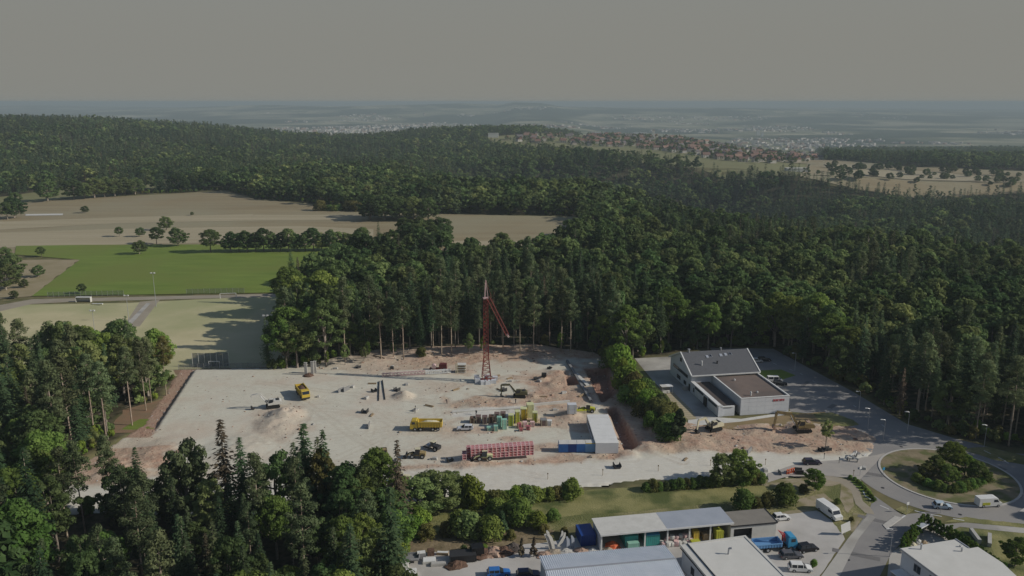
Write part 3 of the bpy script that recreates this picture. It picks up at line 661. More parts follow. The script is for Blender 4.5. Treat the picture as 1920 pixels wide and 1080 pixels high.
def spruce(seed, h=23, rw=3.0, base=.12, dz=.62, nbr=7, size=.42, tr=.26, seg=.62, ragged=.25, shape=.85):
    g = np.random.default_rng(seed); C = []; D = []
    z = h * base; k = 0; ang = 0
    paths = [([(0, 0, -.6), (0, 0, h * .4), (0, 0, h * .98)], [tr * 1.15, tr * .8, .03])]
    while z < h - .3:
        f = (z - h * base) / (h * (1 - base)); R_ = rw * (1 - f) ** shape * (.62 + .38 * min(1, f * 5)) + .12
        n = max(4, int(nbr * (1 - f * .4))); ang += g.uniform(.3, .9)
        for i in range(n):
            a = ang + 2 * np.pi * i / n + g.uniform(-.25, .25); L = R_ * g.uniform(1 - ragged, 1 + ragged * .6)
            if g.random() < ragged * .3: continue
            m = max(1, int(L / seg)); tt = (np.arange(m) + .6) / m
            up = .15 - .35 * (1 - f)
            for t in tt:
                r = L * t; zz = z + r * up - .10 * r * t * (1 - f) + (.15 * r if t > .8 else 0)
                w = size * (1.25 - .5 * t)
                for sgn in (-1, 1):
                    b = a + sgn * g.uniform(.25, .9)
                    C.append((r * math.cos(a) + sgn * .25 * w * -math.sin(a), r * math.sin(a) + sgn * .25 * w * math.cos(a), zz + g.uniform(-.12, .1)))
                    D.append((math.cos(b), math.sin(b), up - .35 + g.uniform(-.2, .2), w))
        z += dz * g.uniform(.8, 1.15) * (1 - .3 * f)
    C = np.array(C); D = np.array(D); A = D[:, :3] / np.linalg.norm(D[:, :3], axis=1, keepdims=True); s = D[:, 3:4]
    U = np.tile([0, 0, 1.], (len(A), 1)) + g.normal(0, .35, A.shape); B = np.cross(A, U); B /= np.linalg.norm(B, axis=1, keepdims=True)
    V = np.stack([C - A * s * .9, C - B * s * .42 + A * s * .1, C + A * s * 1.15, C + B * s * .42 - A * s * .1], 1).reshape(-1, 3)
    F = np.arange(len(V)).reshape(-1, 4)
    TV, TF = tubes(paths, 6); return TV, TF, V, F
def pine(seed, h=23, rw=2.7, base=.52, nb=38, nl=85, size=.27, tr=.21):
    g = np.random.default_rng(seed); C = []; Nn = []; lx, ly = g.uniform(-.8, .8, 2)
    paths = [([(0, 0, -.6), (lx * .3, ly * .3, h * .4), (lx, ly, h * .95)], [tr * 1.1, tr * .85, tr * .3])]
    for i in range(nb):
        f = (i + g.uniform(0, 1)) / nb; z = h * (base + (1 - base) * f); t = g.uniform(0, 2 * np.pi); r = rw * math.sin(math.pi * min(1, .22 + f * .75)) * g.uniform(.25, 1)
        c = np.array([lx * z / h + r * math.cos(t), ly * z / h + r * math.sin(t), z]); br = g.uniform(.7, 1.15) * rw / 2.8
        d = g.normal(0, 1, (nl, 3)); d[:, 2] += .5; d /= np.linalg.norm(d, axis=1, keepdims=True)
        C.append(c + d * br * g.uniform(.5, 1.1, (nl, 1)) * np.array([1.2, 1.2, .65])); Nn.append(d)
        paths.append(([(lx * z / h, ly * z / h, z - .5), tuple(c)], [tr * .3, tr * .08]))
    for i in range(8):
        z = h * g.uniform(.25, base); t = g.uniform(0, 6.28); L = g.uniform(.5, 1.6); paths.append(([(lx * z / h, ly * z / h, z), (lx * z / h + L * math.cos(t), ly * z / h + L * math.sin(t), z - .1)], [.05, .015]))
    CV, CF = leaves(np.concatenate(C), np.concatenate(Nn), size, .6, seed=seed)
    TV, TF = tubes(paths, 6); return TV, TF, CV, CF
def bushmesh(seed, h=2.4, r=1.6, nb=14, nl=90, size=.20, cone=0.0):
    g = np.random.default_rng(seed); C = []; Nn = []
    for i in range(nb):
        u = g.uniform(0, 1); t = g.uniform(0, 6.28); k = math.sqrt(1 - u * u) if not cone else (1 - u * cone)
        rr = r * k * g.uniform(.3, .8); c = np.array([rr * math.cos(t), rr * math.sin(t), .15 * h + u * h * .72]); br = r * g.uniform(.28, .42) * (1 if not cone else max(.35, 1 - u * .7))
        d = g.normal(0, 1, (nl, 3)); d[:, 2] += .3; d /= np.linalg.norm(d, axis=1, keepdims=True)
        C.append(c + d * br * g.uniform(.7, 1.1, (nl, 1))); Nn.append(d)
    C = np.concatenate(C); C[:, 2] = np.maximum(C[:, 2], .05)
    CV, CF = leaves(C, np.concatenate(Nn), size, seed=seed)
    TV, TF = tubes([([(0, 0, -.2), (.05, 0, h * .3), (0, .05, h * .7)], [.10, .07, .02])], 5); return TV, TF, CV, CF
def two(name, parts, bark, leaf):
    TV, TF, CV, CF = parts
    return np_mesh(name + '_trunk', TV, TF, None, [bark]), np_mesh(name + '_crown', CV, CF, None, [leaf])
def one(name, parts, bark, leaf):
    TV, TF, CV, CF = parts
    return np_mesh(name, np.concatenate([TV, CV]), np.concatenate([TF, CF + len(TV)]), np.concatenate([np.zeros(len(TF)), np.ones(len(CF))]), [bark, leaf])
NEARV = {
    'broadleaf_tree': [two('broadleaf', broad(s, h, w, b, nb=int(n_ * 1.7), nl=85, size=.29, bl=.8), M['bark'], M[l]) for s, h, w, b, n_, l in ((1, 17, 5.0, .25, 46, 'leaf_m'), (2, 19, 4.4, .30, 42, 'leaf_b'), (3, 15, 4.8, .22, 44, 'leaf_a'), (4, 18, 5.6, .30, 52, 'leaf_m'), (5, 20, 4.2, .2, 44, 'leaf_a'), (6, 15, 5.0, .05, 50, 'leaf_a'))],
    'spruce_tree': [two('spruce', spruce(s, h, w, b, size=.50, seg=.55), bk, M[l]) for s, h, w, b, l, bk in ((11, 24, 3.9, .08, 'spruce', M['bark']), (12, 22, 3.2, .34, 'spruce', M['bark']), (13, 25, 4.3, .14, 'spruce', M['bark']), (14, 21, 3.0, .45, 'pine', M['bark']))],
    'pine_tree': [two('pine', pine(s, h, w, b), M['bark_pine'], M['pine']) for s, h, w, b in ((21, 24, 3.4, .48), (22, 22, 3.0, .55), (23, 25, 3.5, .43))],
    'dry_spruce': [two('dry_spruce', spruce(31, 22, 3.5, .12, dz=.62, nbr=8, ragged=.4, size=.46), M['bark'], M['dead'])],
}
def variants(tagname, kb, ks, kp):
    L = []
    for i, l in enumerate(('leaf_a', 'leaf_b', 'leaf_a', 'leaf_a')): L.append(one('%s_b%d' % (tagname, i), broad(50 + i, 16 + i, 5.3, .16, limbs=2, **kb), M['bark'], M[l]))
    for i in range(3): L.append(one('%s_s%d' % (tagname, i), spruce(60 + i, 21 + i, 3.7 + .3 * i, .08, **ks), M['bark'], M['spruce']))
    L.append(one('%s_t0' % tagname, pine(70, 22, 3.0, .45, **kp), M['bark_pine'], M['pine']))
    L.append(one('%s_u0' % tagname, spruce(71, 21, 2.3, .2, **{**ks, 'ragged': .55}), M['bark'], M['dead']))
    return L
MID = variants('mid', dict(nb=50, nl=36, size=.54, bl=.85), dict(dz=.85, nbr=7, size=.75, seg=.95), dict(nb=18, nl=34, size=.45))
_bk = (M['bark'], M['bark_pine']); M['bark'] = M['bark_pine'] = M['bark_dark']
FAR = variants('far', dict(nb=18, nl=16, size=1.2, tr=.12), dict(dz=1.8, nbr=6, size=1.25, seg=1.5, tr=.12), dict(nb=11, nl=14, size=.95, tr=.1))
M['bark'], M['bark_pine'] = _bk
def protos(name, meshes):
    c = bpy.data.collections.new(name)
    for i, me in enumerate(meshes):
        o = bpy.data.objects.new('%s_%02d' % (name, i), me); c.objects.link(o)
    return c
PROTO = {'mid': protos('proto_mid', MID), 'far': protos('proto_far', FAR)}
def scatter(name, X, Y, Z, idx, S, rot, coll, label=None):
    n = len(X); me = bpy.data.meshes.new(name); me.vertices.add(n); me.vertices.foreach_set('co', np.stack([X, Y, Z], -1).astype(np.float32).ravel())
    a = me.attributes.new('idx', 'INT', 'POINT'); a.data.foreach_set('value', idx.astype(np.int32))
    a = me.attributes.new('siz', 'FLOAT_VECTOR', 'POINT'); a.data.foreach_set('vector', S.astype(np.float32).ravel())
    a = me.attributes.new('rot', 'FLOAT_VECTOR', 'POINT'); a.data.foreach_set('vector', np.stack([0 * rot, 0 * rot, rot], -1).astype(np.float32).ravel())
    o = link(name, me); o['kind'] = 'stuff'
    ng = bpy.data.node_groups.new(name, 'GeometryNodeTree'); N = ng.nodes; L = ng.links
    ng.interface.new_socket('Geometry', in_out='INPUT', socket_type='NodeSocketGeometry'); ng.interface.new_socket('Geometry', in_out='OUTPUT', socket_type='NodeSocketGeometry')
    gi = N.new('NodeGroupInput'); go = N.new('NodeGroupOutput'); ci = N.new('GeometryNodeCollectionInfo'); ci.inputs['Collection'].default_value = coll
    ci.inputs['Separate Children'].default_value = True; ci.inputs['Reset Children'].default_value = True
    ip = N.new('GeometryNodeInstanceOnPoints'); ip.inputs['Pick Instance'].default_value = True
    def at(nm, ty):
        x = N.new('GeometryNodeInputNamedAttribute'); x.data_type = ty; x.inputs['Name'].default_value = nm; return x.outputs['Attribute']
    L.new(gi.outputs[0], ip.inputs['Points']); L.new(ci.outputs[0], ip.inputs['Instance']); L.new(at('idx', 'INT'), ip.inputs['Instance Index'])
    L.new(at('rot', 'FLOAT_VECTOR'), ip.inputs['Rotation']); L.new(at('siz', 'FLOAT_VECTOR'), ip.inputs['Scale']); L.new(ip.outputs[0], go.inputs[0])
    md = o.modifiers.new('scatter', 'NODES'); md.node_group = ng
    if label: o['label'] = label
    return o
TREES = {}
def tree(kind, x, y, var=None, s=1.0, label=None, cat='tree', group=None, rot=None, z=None, sz=None, mats=None):
    vs = NEARV[kind]; k = var if var is not None else rnd.randrange(len(vs)); t, c = vs[k % len(vs)]
    if mats and (kind, k, mats) not in TREES:
        c2 = c.copy(); c2.materials.clear(); c2.materials.append(M[mats]); TREES[(kind, k, mats)] = c2
    if mats: c = TREES[(kind, k, mats)]
    e = thing(kind, label, cat, (x, y, H1(x, y) if z is None else z), rnd.uniform(0, 6.28) if rot is None else rot, group)
    w = s * rnd.uniform(.92, 1.08); e.scale = (w, w, sz or s)
    link('trunk', t, e); link('crown', c, e); return e

# where the trees of the wood stand
def jitter(y0, y1, sp, seed):
    g = np.random.default_rng(seed); ysr = np.arange(y0, y1, sp); out = []
    for y in ysr:
        w = .70 * y + 90; xs = np.arange(-w, w, sp); out.append(np.stack([xs + g.uniform(-.42, .42, len(xs)) * sp, y + g.uniform(-.42, .42, len(xs)) * sp], -1))
    return np.concatenate(out)
Q = np.concatenate([jitter(92, 330, 5.7, 1), jitter(330, 620, 7.6, 2), jitter(620, 1200, 9.2, 3), jitter(1200, 3250, 12.0, 4)])
Q = Q[wooded(Q[:, 0], Q[:, 1])]
def lane(px0, px1, py0, py1):                                            # the gaps through which the gravel road shows
    (xa_, y1_), (xb_, _), (xc_, y0_), (xd_, _) = plane_pt(px0, py0), plane_pt(px1, py0), plane_pt(px0, py1), plane_pt(px1, py1)
    return [(xa_, y1_), (xb_, y1_), (xd_, y0_), (xc_, y0_)]
for ln in (lane(128, 235, 950, 1120), lane(300, 545, 940, 1020), lane(236, 300, 940, 985)):
    Q = Q[~inside(ln, Q[:, 0], Q[:, 1])]
X, Y = Q[:, 0], Q[:, 1]
g = np.random.default_rng(5); u1 = g.random(len(X)); patch = fbm(X / 60, Y / 60, 3)
con = .45 + (patch - .45) * 3.2                                         # share of conifers
con = np.where((Y > 255) & (Y < 330) & (X > -52) & (X < 40), .95, con)  # tall bare-stemmed edge behind the crane
con = np.where((Y > 380) & (Y < 1000) & (X > -320) & (X < 90), con - .45, con)
con = np.where((X < -200) & (Y > 700), con + .35, con)
con = np.where((Y < 175) & (X < 0), con + .12, con)
con = np.where((X > 40) & (Y < 700), con - .28, con)
con = np.where((X > 120) & (X + Y > 720) & (Y < 1400), con + .35, con)
con = np.where((Y > 175) & (Y < 275) & (X < -60), con + .28, con)
isC = u1 < con; u2 = g.random(len(X))
kind = np.where(isC, np.where(u2 < .70, 1, np.where(u2 < .955, 2, 3)), 0)     # 0 broadleaf 1 spruce 2 pine 3 dry
left = (Y < 270) & (X < -20)
kind = np.where(left & isC & (u2 > .62) & (u2 < .90), 2, kind)
S = g.uniform(.68, 1.12, len(X)); S = np.where(kind == 0, S * g.uniform(.85, 1.3, len(X)), S)
S = np.where((Y > 330) & (Y < 700) & (X > 90) & (X + Y > 560), S * .8, S)
S = np.where((Y < 152) & (X > -85) & (X < -22), S * .8, S)
Z = H(X, Y)
vis = (np.abs(X) < .665 * Y + 6) & (Y > 100)
dist = np.hypot(X, Y)
# how much of each shows: trees on an edge of the wood or among the nearest
edge = np.zeros(len(X))
for c_ in (C_NEAR, C_FIELD): edge = np.maximum(edge, ss(22, 0, -sdist(c_, X, Y)))
score = dist * (1 - .25 * edge)
indiv = np.zeros(len(X), bool)
for k_ in (0, 1, 2, 3):
    c_ = np.nonzero(vis & (kind == k_) & (dist < 520))[0]; c_ = c_[np.argsort(score[c_])][:(170, 270, 170, 40)[k_]]; indiv[c_] = True
KN = ['broadleaf_tree', 'spruce_tree', 'pine_tree', 'dry_spruce']
LOOK = {'broadleaf_tree': 'round crowned broadleaf tree', 'spruce_tree': 'dark pointed spruce', 'pine_tree': 'slim pine with a bare pale trunk', 'dry_spruce': 'brownish half dry spruce'}
def region(x, y):
    if y < 172: return 'in the wood nearest the camera, bottom left'
    if x < -20 and y < 270: return 'in the wood left of the gravel pad'
    if x < 42: return 'in the dense wood behind the tower crane'
    if y > 262 and x < 90: return 'in the wood behind the gabled hall'
    if x < 90 + (y - 262): return 'in the big wood above the car park'
    return 'in the dark wood beside the access road'
for i in np.nonzero(indiv)[0]:
    kn = KN[kind[i]]; rg = region(X[i], Y[i])
    tree(kn, X[i], Y[i], s=float(S[i]), z=float(Z[i]), label=LOOK[kn] + ' ' + rg, group=kn.replace('_', ' ') + 's ' + rg)
rest = ~indiv
VI = np.where(kind == 0, g.integers(0, 4, len(X)), np.where(kind == 1, 4 + g.integers(0, 3, len(X)), np.where(kind == 2, 7, 8)))
sz = np.stack([S * g.uniform(.9, 1.1, len(X)), S * g.uniform(.9, 1.1, len(X)), S], -1); ro = g.uniform(0, 6.28, len(X))
farS = np.where(Y > 1150, 1.3, np.where(Y > 620, 1.12, 1.0))
for nm, sel, cl, lb in (('forest', rest & (Y < 560), PROTO['mid'], 'dense mixed wood standing behind the nearer trees'), ('distant_forest', rest & (Y >= 560), PROTO['far'], 'far dark wood covering the hills')):
    scatter(nm, X[sel], Y[sel], Z[sel], VI[sel], sz[sel] * farS[sel][:, None] * np.array([1, 1, .80 if nm == 'distant_forest' else .95]), ro[sel], cl, lb)
# clods and stones lying on the worked earth
def rockmesh(seed):
    g_ = np.random.default_rng(seed); vs = [(x * g_.uniform(.7, 1.2), y * g_.uniform(.7, 1.2), z * g_.uniform(.5, .9)) for x in (-.5, .5) for y in (-.5, .5) for z in (-.4, .6)] + [(0, 0, .75)]
    bm = bmesh.new(); [bm.verts.new(v) for v in vs]; bmesh.ops.convex_hull(bm, input=bm.verts[:]); me_ = bpy.data.meshes.new('clod'); bm.to_mesh(me_); bm.free(); return me_
RK = []
for i, mm in enumerate((M['dirt_red'], M['dirt_red'], M['sandpile'], M['concrete'], mat('clod_dark', (.20, .12, .09)))):
    r_ = rockmesh(i); r_.materials.append(mm); RK.append(r_)
PROTO['rock'] = protos('proto_rock', RK)
gr = np.random.default_rng(21); nR = 60000; rx = gr.uniform(xa[0], xa[-1], nR); ry = gr.uniform(ya[0], ya[-1], nR)
ii = np.clip(((ry - ya[0]) / st).round().astype(int), 0, len(ya) - 1); jj = np.clip(((rx - xa[0]) / st).round().astype(int), 0, len(xa) - 1)
ok = keep[ii, jj] & (sdS[ii, jj] > 1) & (gr.random(nR) < np.maximum(redw[ii, jj] * .13, .012)) & (pale[ii, jj] < .5)
rx, ry = rx[ok], ry[ok]; rs = gr.uniform(.15, .55, len(rx)) ** 1.3 * np.where(gr.random(len(rx)) < .05, 2.0, .95)
scatter('rubble', rx, ry, Zs[ii[ok], jj[ok]] - .04, gr.integers(0, 5, len(rx)), np.stack([rs * gr.uniform(.8, 1.5, len(rx)), rs, rs * .8], -1), gr.uniform(0, 6, len(rx)), PROTO['rock'], 'clods and stones strewn over the red soil')
# low growth along the edges of the wood
B1 = [one('shrub_%d' % i, bushmesh(80 + i, 2.6, 1.7, 10, 50, .30), M['bark_dark'], M[l]) for i, l in enumerate(('leaf_a', 'leaf_b', 'olive', 'leaf_c'))]
PROTO['shrub'] = protos('proto_shrub', B1)
g2 = np.random.default_rng(9); e_ = []
for c_, lo in ((C_NEAR, 320), (C_FIELD, 900)):
    n = len(c_)
    for i in range(n):
        a, b = np.array(c_[i]), np.array(c_[(i + 1) % n]); L_ = np.linalg.norm(b - a)
        for k in range(int(L_ / 1.7)):
            t = g2.random(); p = a + (b - a) * t; w = g2.uniform(.5, 7); nn = np.array([b[1] - a[1], a[0] - b[0]]) / L_
            for sg in (1, -1):
                q_ = p + nn * w * sg
                if wooded(q_[0:1], q_[1:2])[0] and q_[1] < lo and abs(q_[0]) < .75 * q_[1] + 30: e_.append(q_)
e_ = np.array(e_); e_ = e_[~((e_[:, 1] > 268) & (e_[:, 0] > -52) & (e_[:, 0] < 26) & (g2.random(len(e_)) < .8))]
n = len(e_); scatter('undergrowth', e_[:, 0], e_[:, 1], H(e_[:, 0], e_[:, 1]), g2.integers(0, 4, n), np.repeat(g2.uniform(.5, 1.5, n)[:, None], 3, 1), g2.uniform(0, 6.28, n), PROTO['shrub'], 'tangled shrubs growing along the edge of the wood')
# ------------------------------------------------------------------ vehicles
def wheel(parent, x, y, r, w, name='wheel'):
    a = MB().tube((0, -w / 2, 0), (0, w / 2, 0), r, n=12).build(name, M['rubber'], parent); a.location = (x, y, r)
    MB().tube((0, -w / 2 - .02, 0), (0, w / 2 + .02, 0), r * .55, n=8).build('rim', M['metal'], a); return a
def car(label, x, y, rz, paint, style='hatch', z=None, s=1.0, name='car', cat='car', group=None):
    t = thing(name, label, cat, (x, y, H1(x, y) + .06 if z is None else z), rz, group, s)
    L, W, Ht = {'hatch': (4.0, 1.72, 1.48), 'estate': (4.6, 1.8, 1.48), 'suv': (4.5, 1.85, 1.66), 'van': (5.0, 1.9, 2.0)}[style]
    h = L / 2; b = Ht * .56
    lo = [(-h, .28), (-h, b * .95), (-h + .12, b + .02), (h * .48, b), (h - .25, b * .84), (h, b * .62), (h, .28)]
    body = MB().prism(lo, -W / 2, W / 2)
    x0, x1, x2, x3 = {'hatch': (-h + .15, -h + .5, h * .12, h * .5), 'estate': (-h + .12, -h + .4, h * .05, h * .42), 'suv': (-h + .1, -h + .35, h * .15, h * .5), 'van': (-h + .05, -h + .15, h * .45, h * .72)}[style]
    def frus(z0, z1, i0, i1, a0, a1, a2, a3):
        vs = [(a0, -W / 2 + i0, z0), (a3, -W / 2 + i0, z0), (a3, W / 2 - i0, z0), (a0, W / 2 - i0, z0), (a1, -W / 2 + i1, z1), (a2, -W / 2 + i1, z1), (a2, W / 2 - i1, z1), (a1, W / 2 - i1, z1)]
        return vs, [(3, 2, 1, 0), (4, 5, 6, 7), (0, 1, 5, 4), (1, 2, 6, 5), (2, 3, 7, 6), (3, 0, 4, 7)]
    g_ = MB(); g_.add(*frus(b - .02, Ht - .06, .06, .20, x0, x1, x2, x3)); g_.build('window', M['glass'], t)
    body.add(*frus(Ht - .08, Ht, .17, .24, x1 - .03, x1 + .05, x2 - .06, x2 + .04))
    for px_ in (x1 + .02, (x1 + x2) / 2, x2 + .0):
        for sy in (-1, 1): body.tube((px_, sy * (W / 2 - .07), b - .02), (px_, sy * (W / 2 - .19), Ht - .03), .045, n=4)
    body.build('body', paint, t)
    for sx in (-.62, .64):
        for sy in (-1, 1): wheel(t, sx * h, sy * (W / 2 - .08), .33, .24)
    for sy in (-1, 1):
        MB().box((h - .02, sy * (W / 2 - .28), b * .68), (.08, .36, .14)).build('headlight', M['white'], t)
        MB().box((-h + .0, sy * (W / 2 - .2), b * .8), (.06, .24, .16)).build('tail_light', M['red'], t)
    MB().box((h + .01, 0, .38), (.06, W * .8, .16)).build('bumper', M['darkgrey'], t)
    return t
def panel_van(label, x, y, rz, paint, accent=None, s=1.0, L=5.8):
    t = thing('van', label, 'van', (x, y, H1(x, y) + .06), rz, None, s); W = 2.0
    MB().prism([(-L / 2, .35), (-L / 2, 2.35), (L * .2, 2.4), (L * .30, 2.25), (L * .38, 1.35), (L / 2 - .05, 1.1), (L / 2, .35)], -W / 2, W / 2).build('body', paint, t)
    MB().prism([(L * .285, 2.1), (L * .305, 2.16), (L * .392, 1.4), (L * .37, 1.34)], -W / 2 + .12, W / 2 - .12).build('windscreen', M['glass'], t)
    for sy in (-1, 1):
        MB().prism([(L * .12, 1.4), (L * .12, 2.0), (L * .26, 2.0), (L * .34, 1.4)], sy * (W / 2 + .01) - .015, sy * (W / 2 + .01) + .015).build('window', M['glass'], t)
        MB().box((L / 2, sy * .7, .85), (.06, .3, .2)).build('headlight', M['white'], t)
    if accent:
        for sy in (-1, 1): MB().box((-L * .2, sy * (W / 2 + .012), 1.0), (L * .34, .03, .7)).build('door', accent, t)
    for sx in (-.62, .66):
        for sy in (-1, 1): wheel(t, sx * L / 2, sy * .9, .36, .26)
    return t
def dump_truck(label, x, y, rz, cabm, bodym, load=None, crane=False):
    t = thing('dump_truck', label, 'truck', (x, y, H1(x, y) + .05), rz); L = 9.0
    f = MB().b(-4.3, 3.9, -.45, .45, .75, 1.05)
    for sx in (-3.4, -2.0, 1.4, 3.0): f.b(sx - .1, sx + .1, -1.0, 1.0, .45, .6)
    f.build('chassis', M['darkgrey'], t)
    c = MB().prism([(2.35, .8), (2.35, 3.0), (2.6, 3.15), (3.9, 3.05), (4.35, 2.0), (4.42, .6), (3.5, .6)], -1.2, 1.2).build('cab', cabm, t)
    MB().prism([(3.98, 2.82), (4.03, 2.86), (4.39, 2.02), (4.35, 1.95)], -1.05, 1.05).build('windscreen', M['glass'], c)
    for sy in (-1, 1): MB().box((3.4, sy * 1.21, 2.35), (.95, .03, .7)).build('window', M['glass'], c)
    MB().box((4.44, 0, .8), (.12, 2.3, .4)).build('bumper', M['darkgrey'], t)
    b = MB(); z0, z1 = 1.15, 2.75 if not crane else 2.0; x0, x1 = -4.5, 2.1 if not crane else .9
    b.b(x0, x1, -1.2, 1.2, z0, z0 + .12)
    for sy in (-1, 1):
        b.prism([(x0, z0), (x1, z0), (x1 + .15, z1), (x0 - .1, z1)], sy * 1.24 - .05, sy * 1.24 + .05)
        n = 9
        for i in range(n): xx = x0 + .3 + (x1 - x0 - .5) * i / (n - 1); b.b(xx - .06, xx + .06, sy * 1.33 - .05, sy * 1.33 + .05, z0, z1 - .08)
        b.b(x0, x1 + .1, sy * 1.34 - .06, sy * 1.34 + .06, z1 - .16, z1)
    b.b(x0 - .1, x0, -1.22, 1.22, z0, z1 - .2); b.b(x1 + .02, x1 + .14, -1.22, 1.22, z0, z1 + .25)
    b.build('tipper_body', bodym, t)
    if load:
        l = MB(); n = 9; m_ = 5; vs = []
        for i in range(n):
            for j in range(m_):
                u, v = i / (n - 1), j / (m_ - 1); vs.append((x0 + .1 + (x1 - x0 - .2) * u, -1.15 + 2.3 * v, z0 + .35 + (z1 - z0 - .2) * math.sin(math.pi * min(1, .1 + .8 * u)) * (.55 + .45 * math.sin(math.pi * v)) * rnd.uniform(.9, 1.05)))
        l.add(vs, [(i * m_ + j, (i + 1) * m_ + j, (i + 1) * m_ + j + 1, i * m_ + j + 1) for i in range(n - 1) for j in range(m_ - 1)]); l.build('load', load, t)
    if crane:
        k = MB().tube((1.6, 0, 1.0), (1.6, 0, 3.1), .2, n=8).limb([(1.6, 3.0), (.5, 4.2), (1.9, 3.3), (2.2, 1.6)], [.3, .3, .24, .2], -.14, .14).build('loading_crane', M['red'], t)
    for sx in (-3.4, -2.0, 1.4, 3.0):
        for sy in (-1, 1): wheel(t, sx, sy * 1.03, .52, .42)
    return t
def excavator(label, x, y, rz, paint, arm, dark=None, s=1.0, turn=0.0, z=None):
    t = thing('excavator', label, 'excavator', (x, y, (H1(x, y) if z is None else z)), rz, None, s); dark = dark or M['darkgrey']
    for sy in (-1, 1):
        pr = [(-2.0, .35), (-1.75, .08), (1.75, .08), (2.0, .35), (2.0, .62), (1.7, .88), (-1.7, .88), (-2.0, .62)]
        tr = MB().prism(pr, sy * 1.15 - .3, sy * 1.15 + .3).build('track', M['rubber'], t)
        k = MB()
        for i in range(9): k.box((-1.7 + i * .42, sy * 1.15, .9), (.12, .62, .06))
        k.build('track_pad', dark, tr)
    MB().b(-1.2, 1.2, -.85, .85, .5, 1.05).tube((0, 0, 1.0), (0, 0, 1.15), .75, n=12).build('undercarriage', dark, t)
    h = MB().prism([(-2.3, 1.2), (-2.45, 1.9), (-2.2, 2.25), (-.4, 2.3), (.2, 1.9), (1.3, 1.75), (1.4, 1.15)], -1.3, 1.3).b(-2.6, -2.25, -1.25, 1.25, 1.15, 1.95).build('body', paint, t)
    MB().b(-1.9, -1.0, -1.0, .6, 2.3, 2.42).tube((-1.6, -.8, 2.3), (-1.6, -.8, 2.85), .07, n=6).build('engine_cover', dark, h)
    c = MB().prism([(-.1, 1.2), (-.15, 2.95), (.95, 2.95), (1.35, 2.2), (1.42, 1.2)], .32, 1.28).build('cab', M['glass'], t)
    fr = MB()
    for p0, p1 in (((-.1, 1.2), (-.15, 2.95)), ((-.15, 2.95), (.95, 2.95)), ((.95, 2.95), (1.36, 2.2)), ((1.36, 2.2), (1.42, 1.2))):
        for yy in (.32, 1.28): fr.tube((p0[0], yy, p0[1]), (p1[0], yy, p1[1]), .06, n=4)
    fr.b(-.2, 1.0, .28, 1.32, 2.95, 3.02); fr.build('cab_frame', paint, c)
    ps, th = arm                                                             # joints in x,z: root, knee, boom tip, stick end
    MB().limb(ps[:3], [th * .9, th * 1.35, th * .8], -.45, -.1).build('boom', paint, t)
    MB().limb(ps[2:4], [th * .9, th * .6], -.42, -.13).build('stick', paint, t)
    ex, ez = ps[3]; d = -1 if ps[3][0] <= ps[2][0] + .5 else 1
    MB().prism([(ex + .1, ez + .2), (ex + .45, ez - .1), (ex + .35, ez - .75), (ex - .3, ez - 1.0), (ex - .75, ez - .7), (ex - .2, ez - .55), (ex - .05, ez - .1)], -.85, .3).build('bucket', dark, t)
    mid = ((ps[0][0] + ps[1][0]) / 2 + .5, (ps[0][1] + ps[1][1]) / 2 - .45)
    cy = MB()
    for yy in (-.55, -.02): cy.tube((ps[0][0] + .5, yy, ps[0][1] - .3), (ps[1][0], yy, ps[1][1] - th * .4), .09, n=5)
    cy.tube((ps[1][0] * .7 + ps[2][0] * .3, -.27, (ps[1][1] + ps[2][1]) / 2 + th), (ps[2][0] * .9 + ps[3][0] * .1, -.27, ps[2][1] + th * .6), .09, n=5)
    cy.build('hydraulic_ram', M['metal'], t); return t
ARM_OUT = ([(1.2, 1.7), (3.4, 4.3), (6.0, 4.2), (5.9, 1.0)], .55)
ARM_LOW = ([(1.2, 1.7), (3.0, 3.9), (5.2, 3.7), (5.6, .9)], .6)
def loader(label, x, y, rz, paint, s=1.0, z=None, mound=None):
    t = thing('wheel_loader', label, 'wheel loader', (x, y, H1(x, y) if z is None else z), rz, None, s)
    MB().prism([(-3.0, .8), (-3.0, 1.75), (-1.3, 1.95), (-1.1, .7)], -.95, .95).b(-1.2, 1.6, -.5, .5, .7, 1.15).build('body', paint, t)
    c = MB().prism([(-1.3, 1.2), (-1.3, 2.9), (.1, 2.9), (.35, 1.2)], -.7, .7).build('cab', M['glass'], t); MB().b(-1.4, .2, -.78, .78, 2.9, 3.02).build('roof', M['cream'], c)
    a = MB()
    for sy in (-1, 1): a.limb([(.9, 1.6), (2.2, 1.2), (2.9, .5)], [.3, .3, .25], sy * .55 - .1, sy * .55 + .1)
    a.build('arm', paint, t)
    MB().prism([(2.7, .15), (4.0, .1), (2.95, .25), (2.9, 1.15), (3.1, 1.35), (2.75, 1.3)], -1.35, 1.35).build('bucket', M['darkgrey'], t)
    for sx in (-2.1, 1.0):
        for sy in (-1, 1): wheel(t, sx, sy * 1.0, .72, .5)
    return t
def roller(label, x, y, rz, paint):
    t = thing('road_roller', label, 'road roller', (x, y, H1(x, y)), rz)
    MB().tube((1.5, -.95, .72), (1.5, .95, .72), .7, n=16).build('drum', M['metal'], t)
    MB().prism([(-2.1, .6), (-2.1, 1.4), (-.6, 1.5), (-.5, .6)], -.85, .85).b(-.5, 2.4, -1.1, -.98, .55, .9).b(-.5, 2.4, .98, 1.1, .55, .9).b(2.25, 2.4, -1.1, 1.1, .55, .9).build('body', paint, t)
    c = MB().b(-.55, .45, -.6, .6, 1.0, 2.3).build('cab', M['glass'], t); MB().b(-.7, .6, -.72, .72, 2.3, 2.42).build('roof', M['cream'], c)
    for sy in (-1, 1): wheel(t, -1.3, sy * .8, .62, .4)
    return t
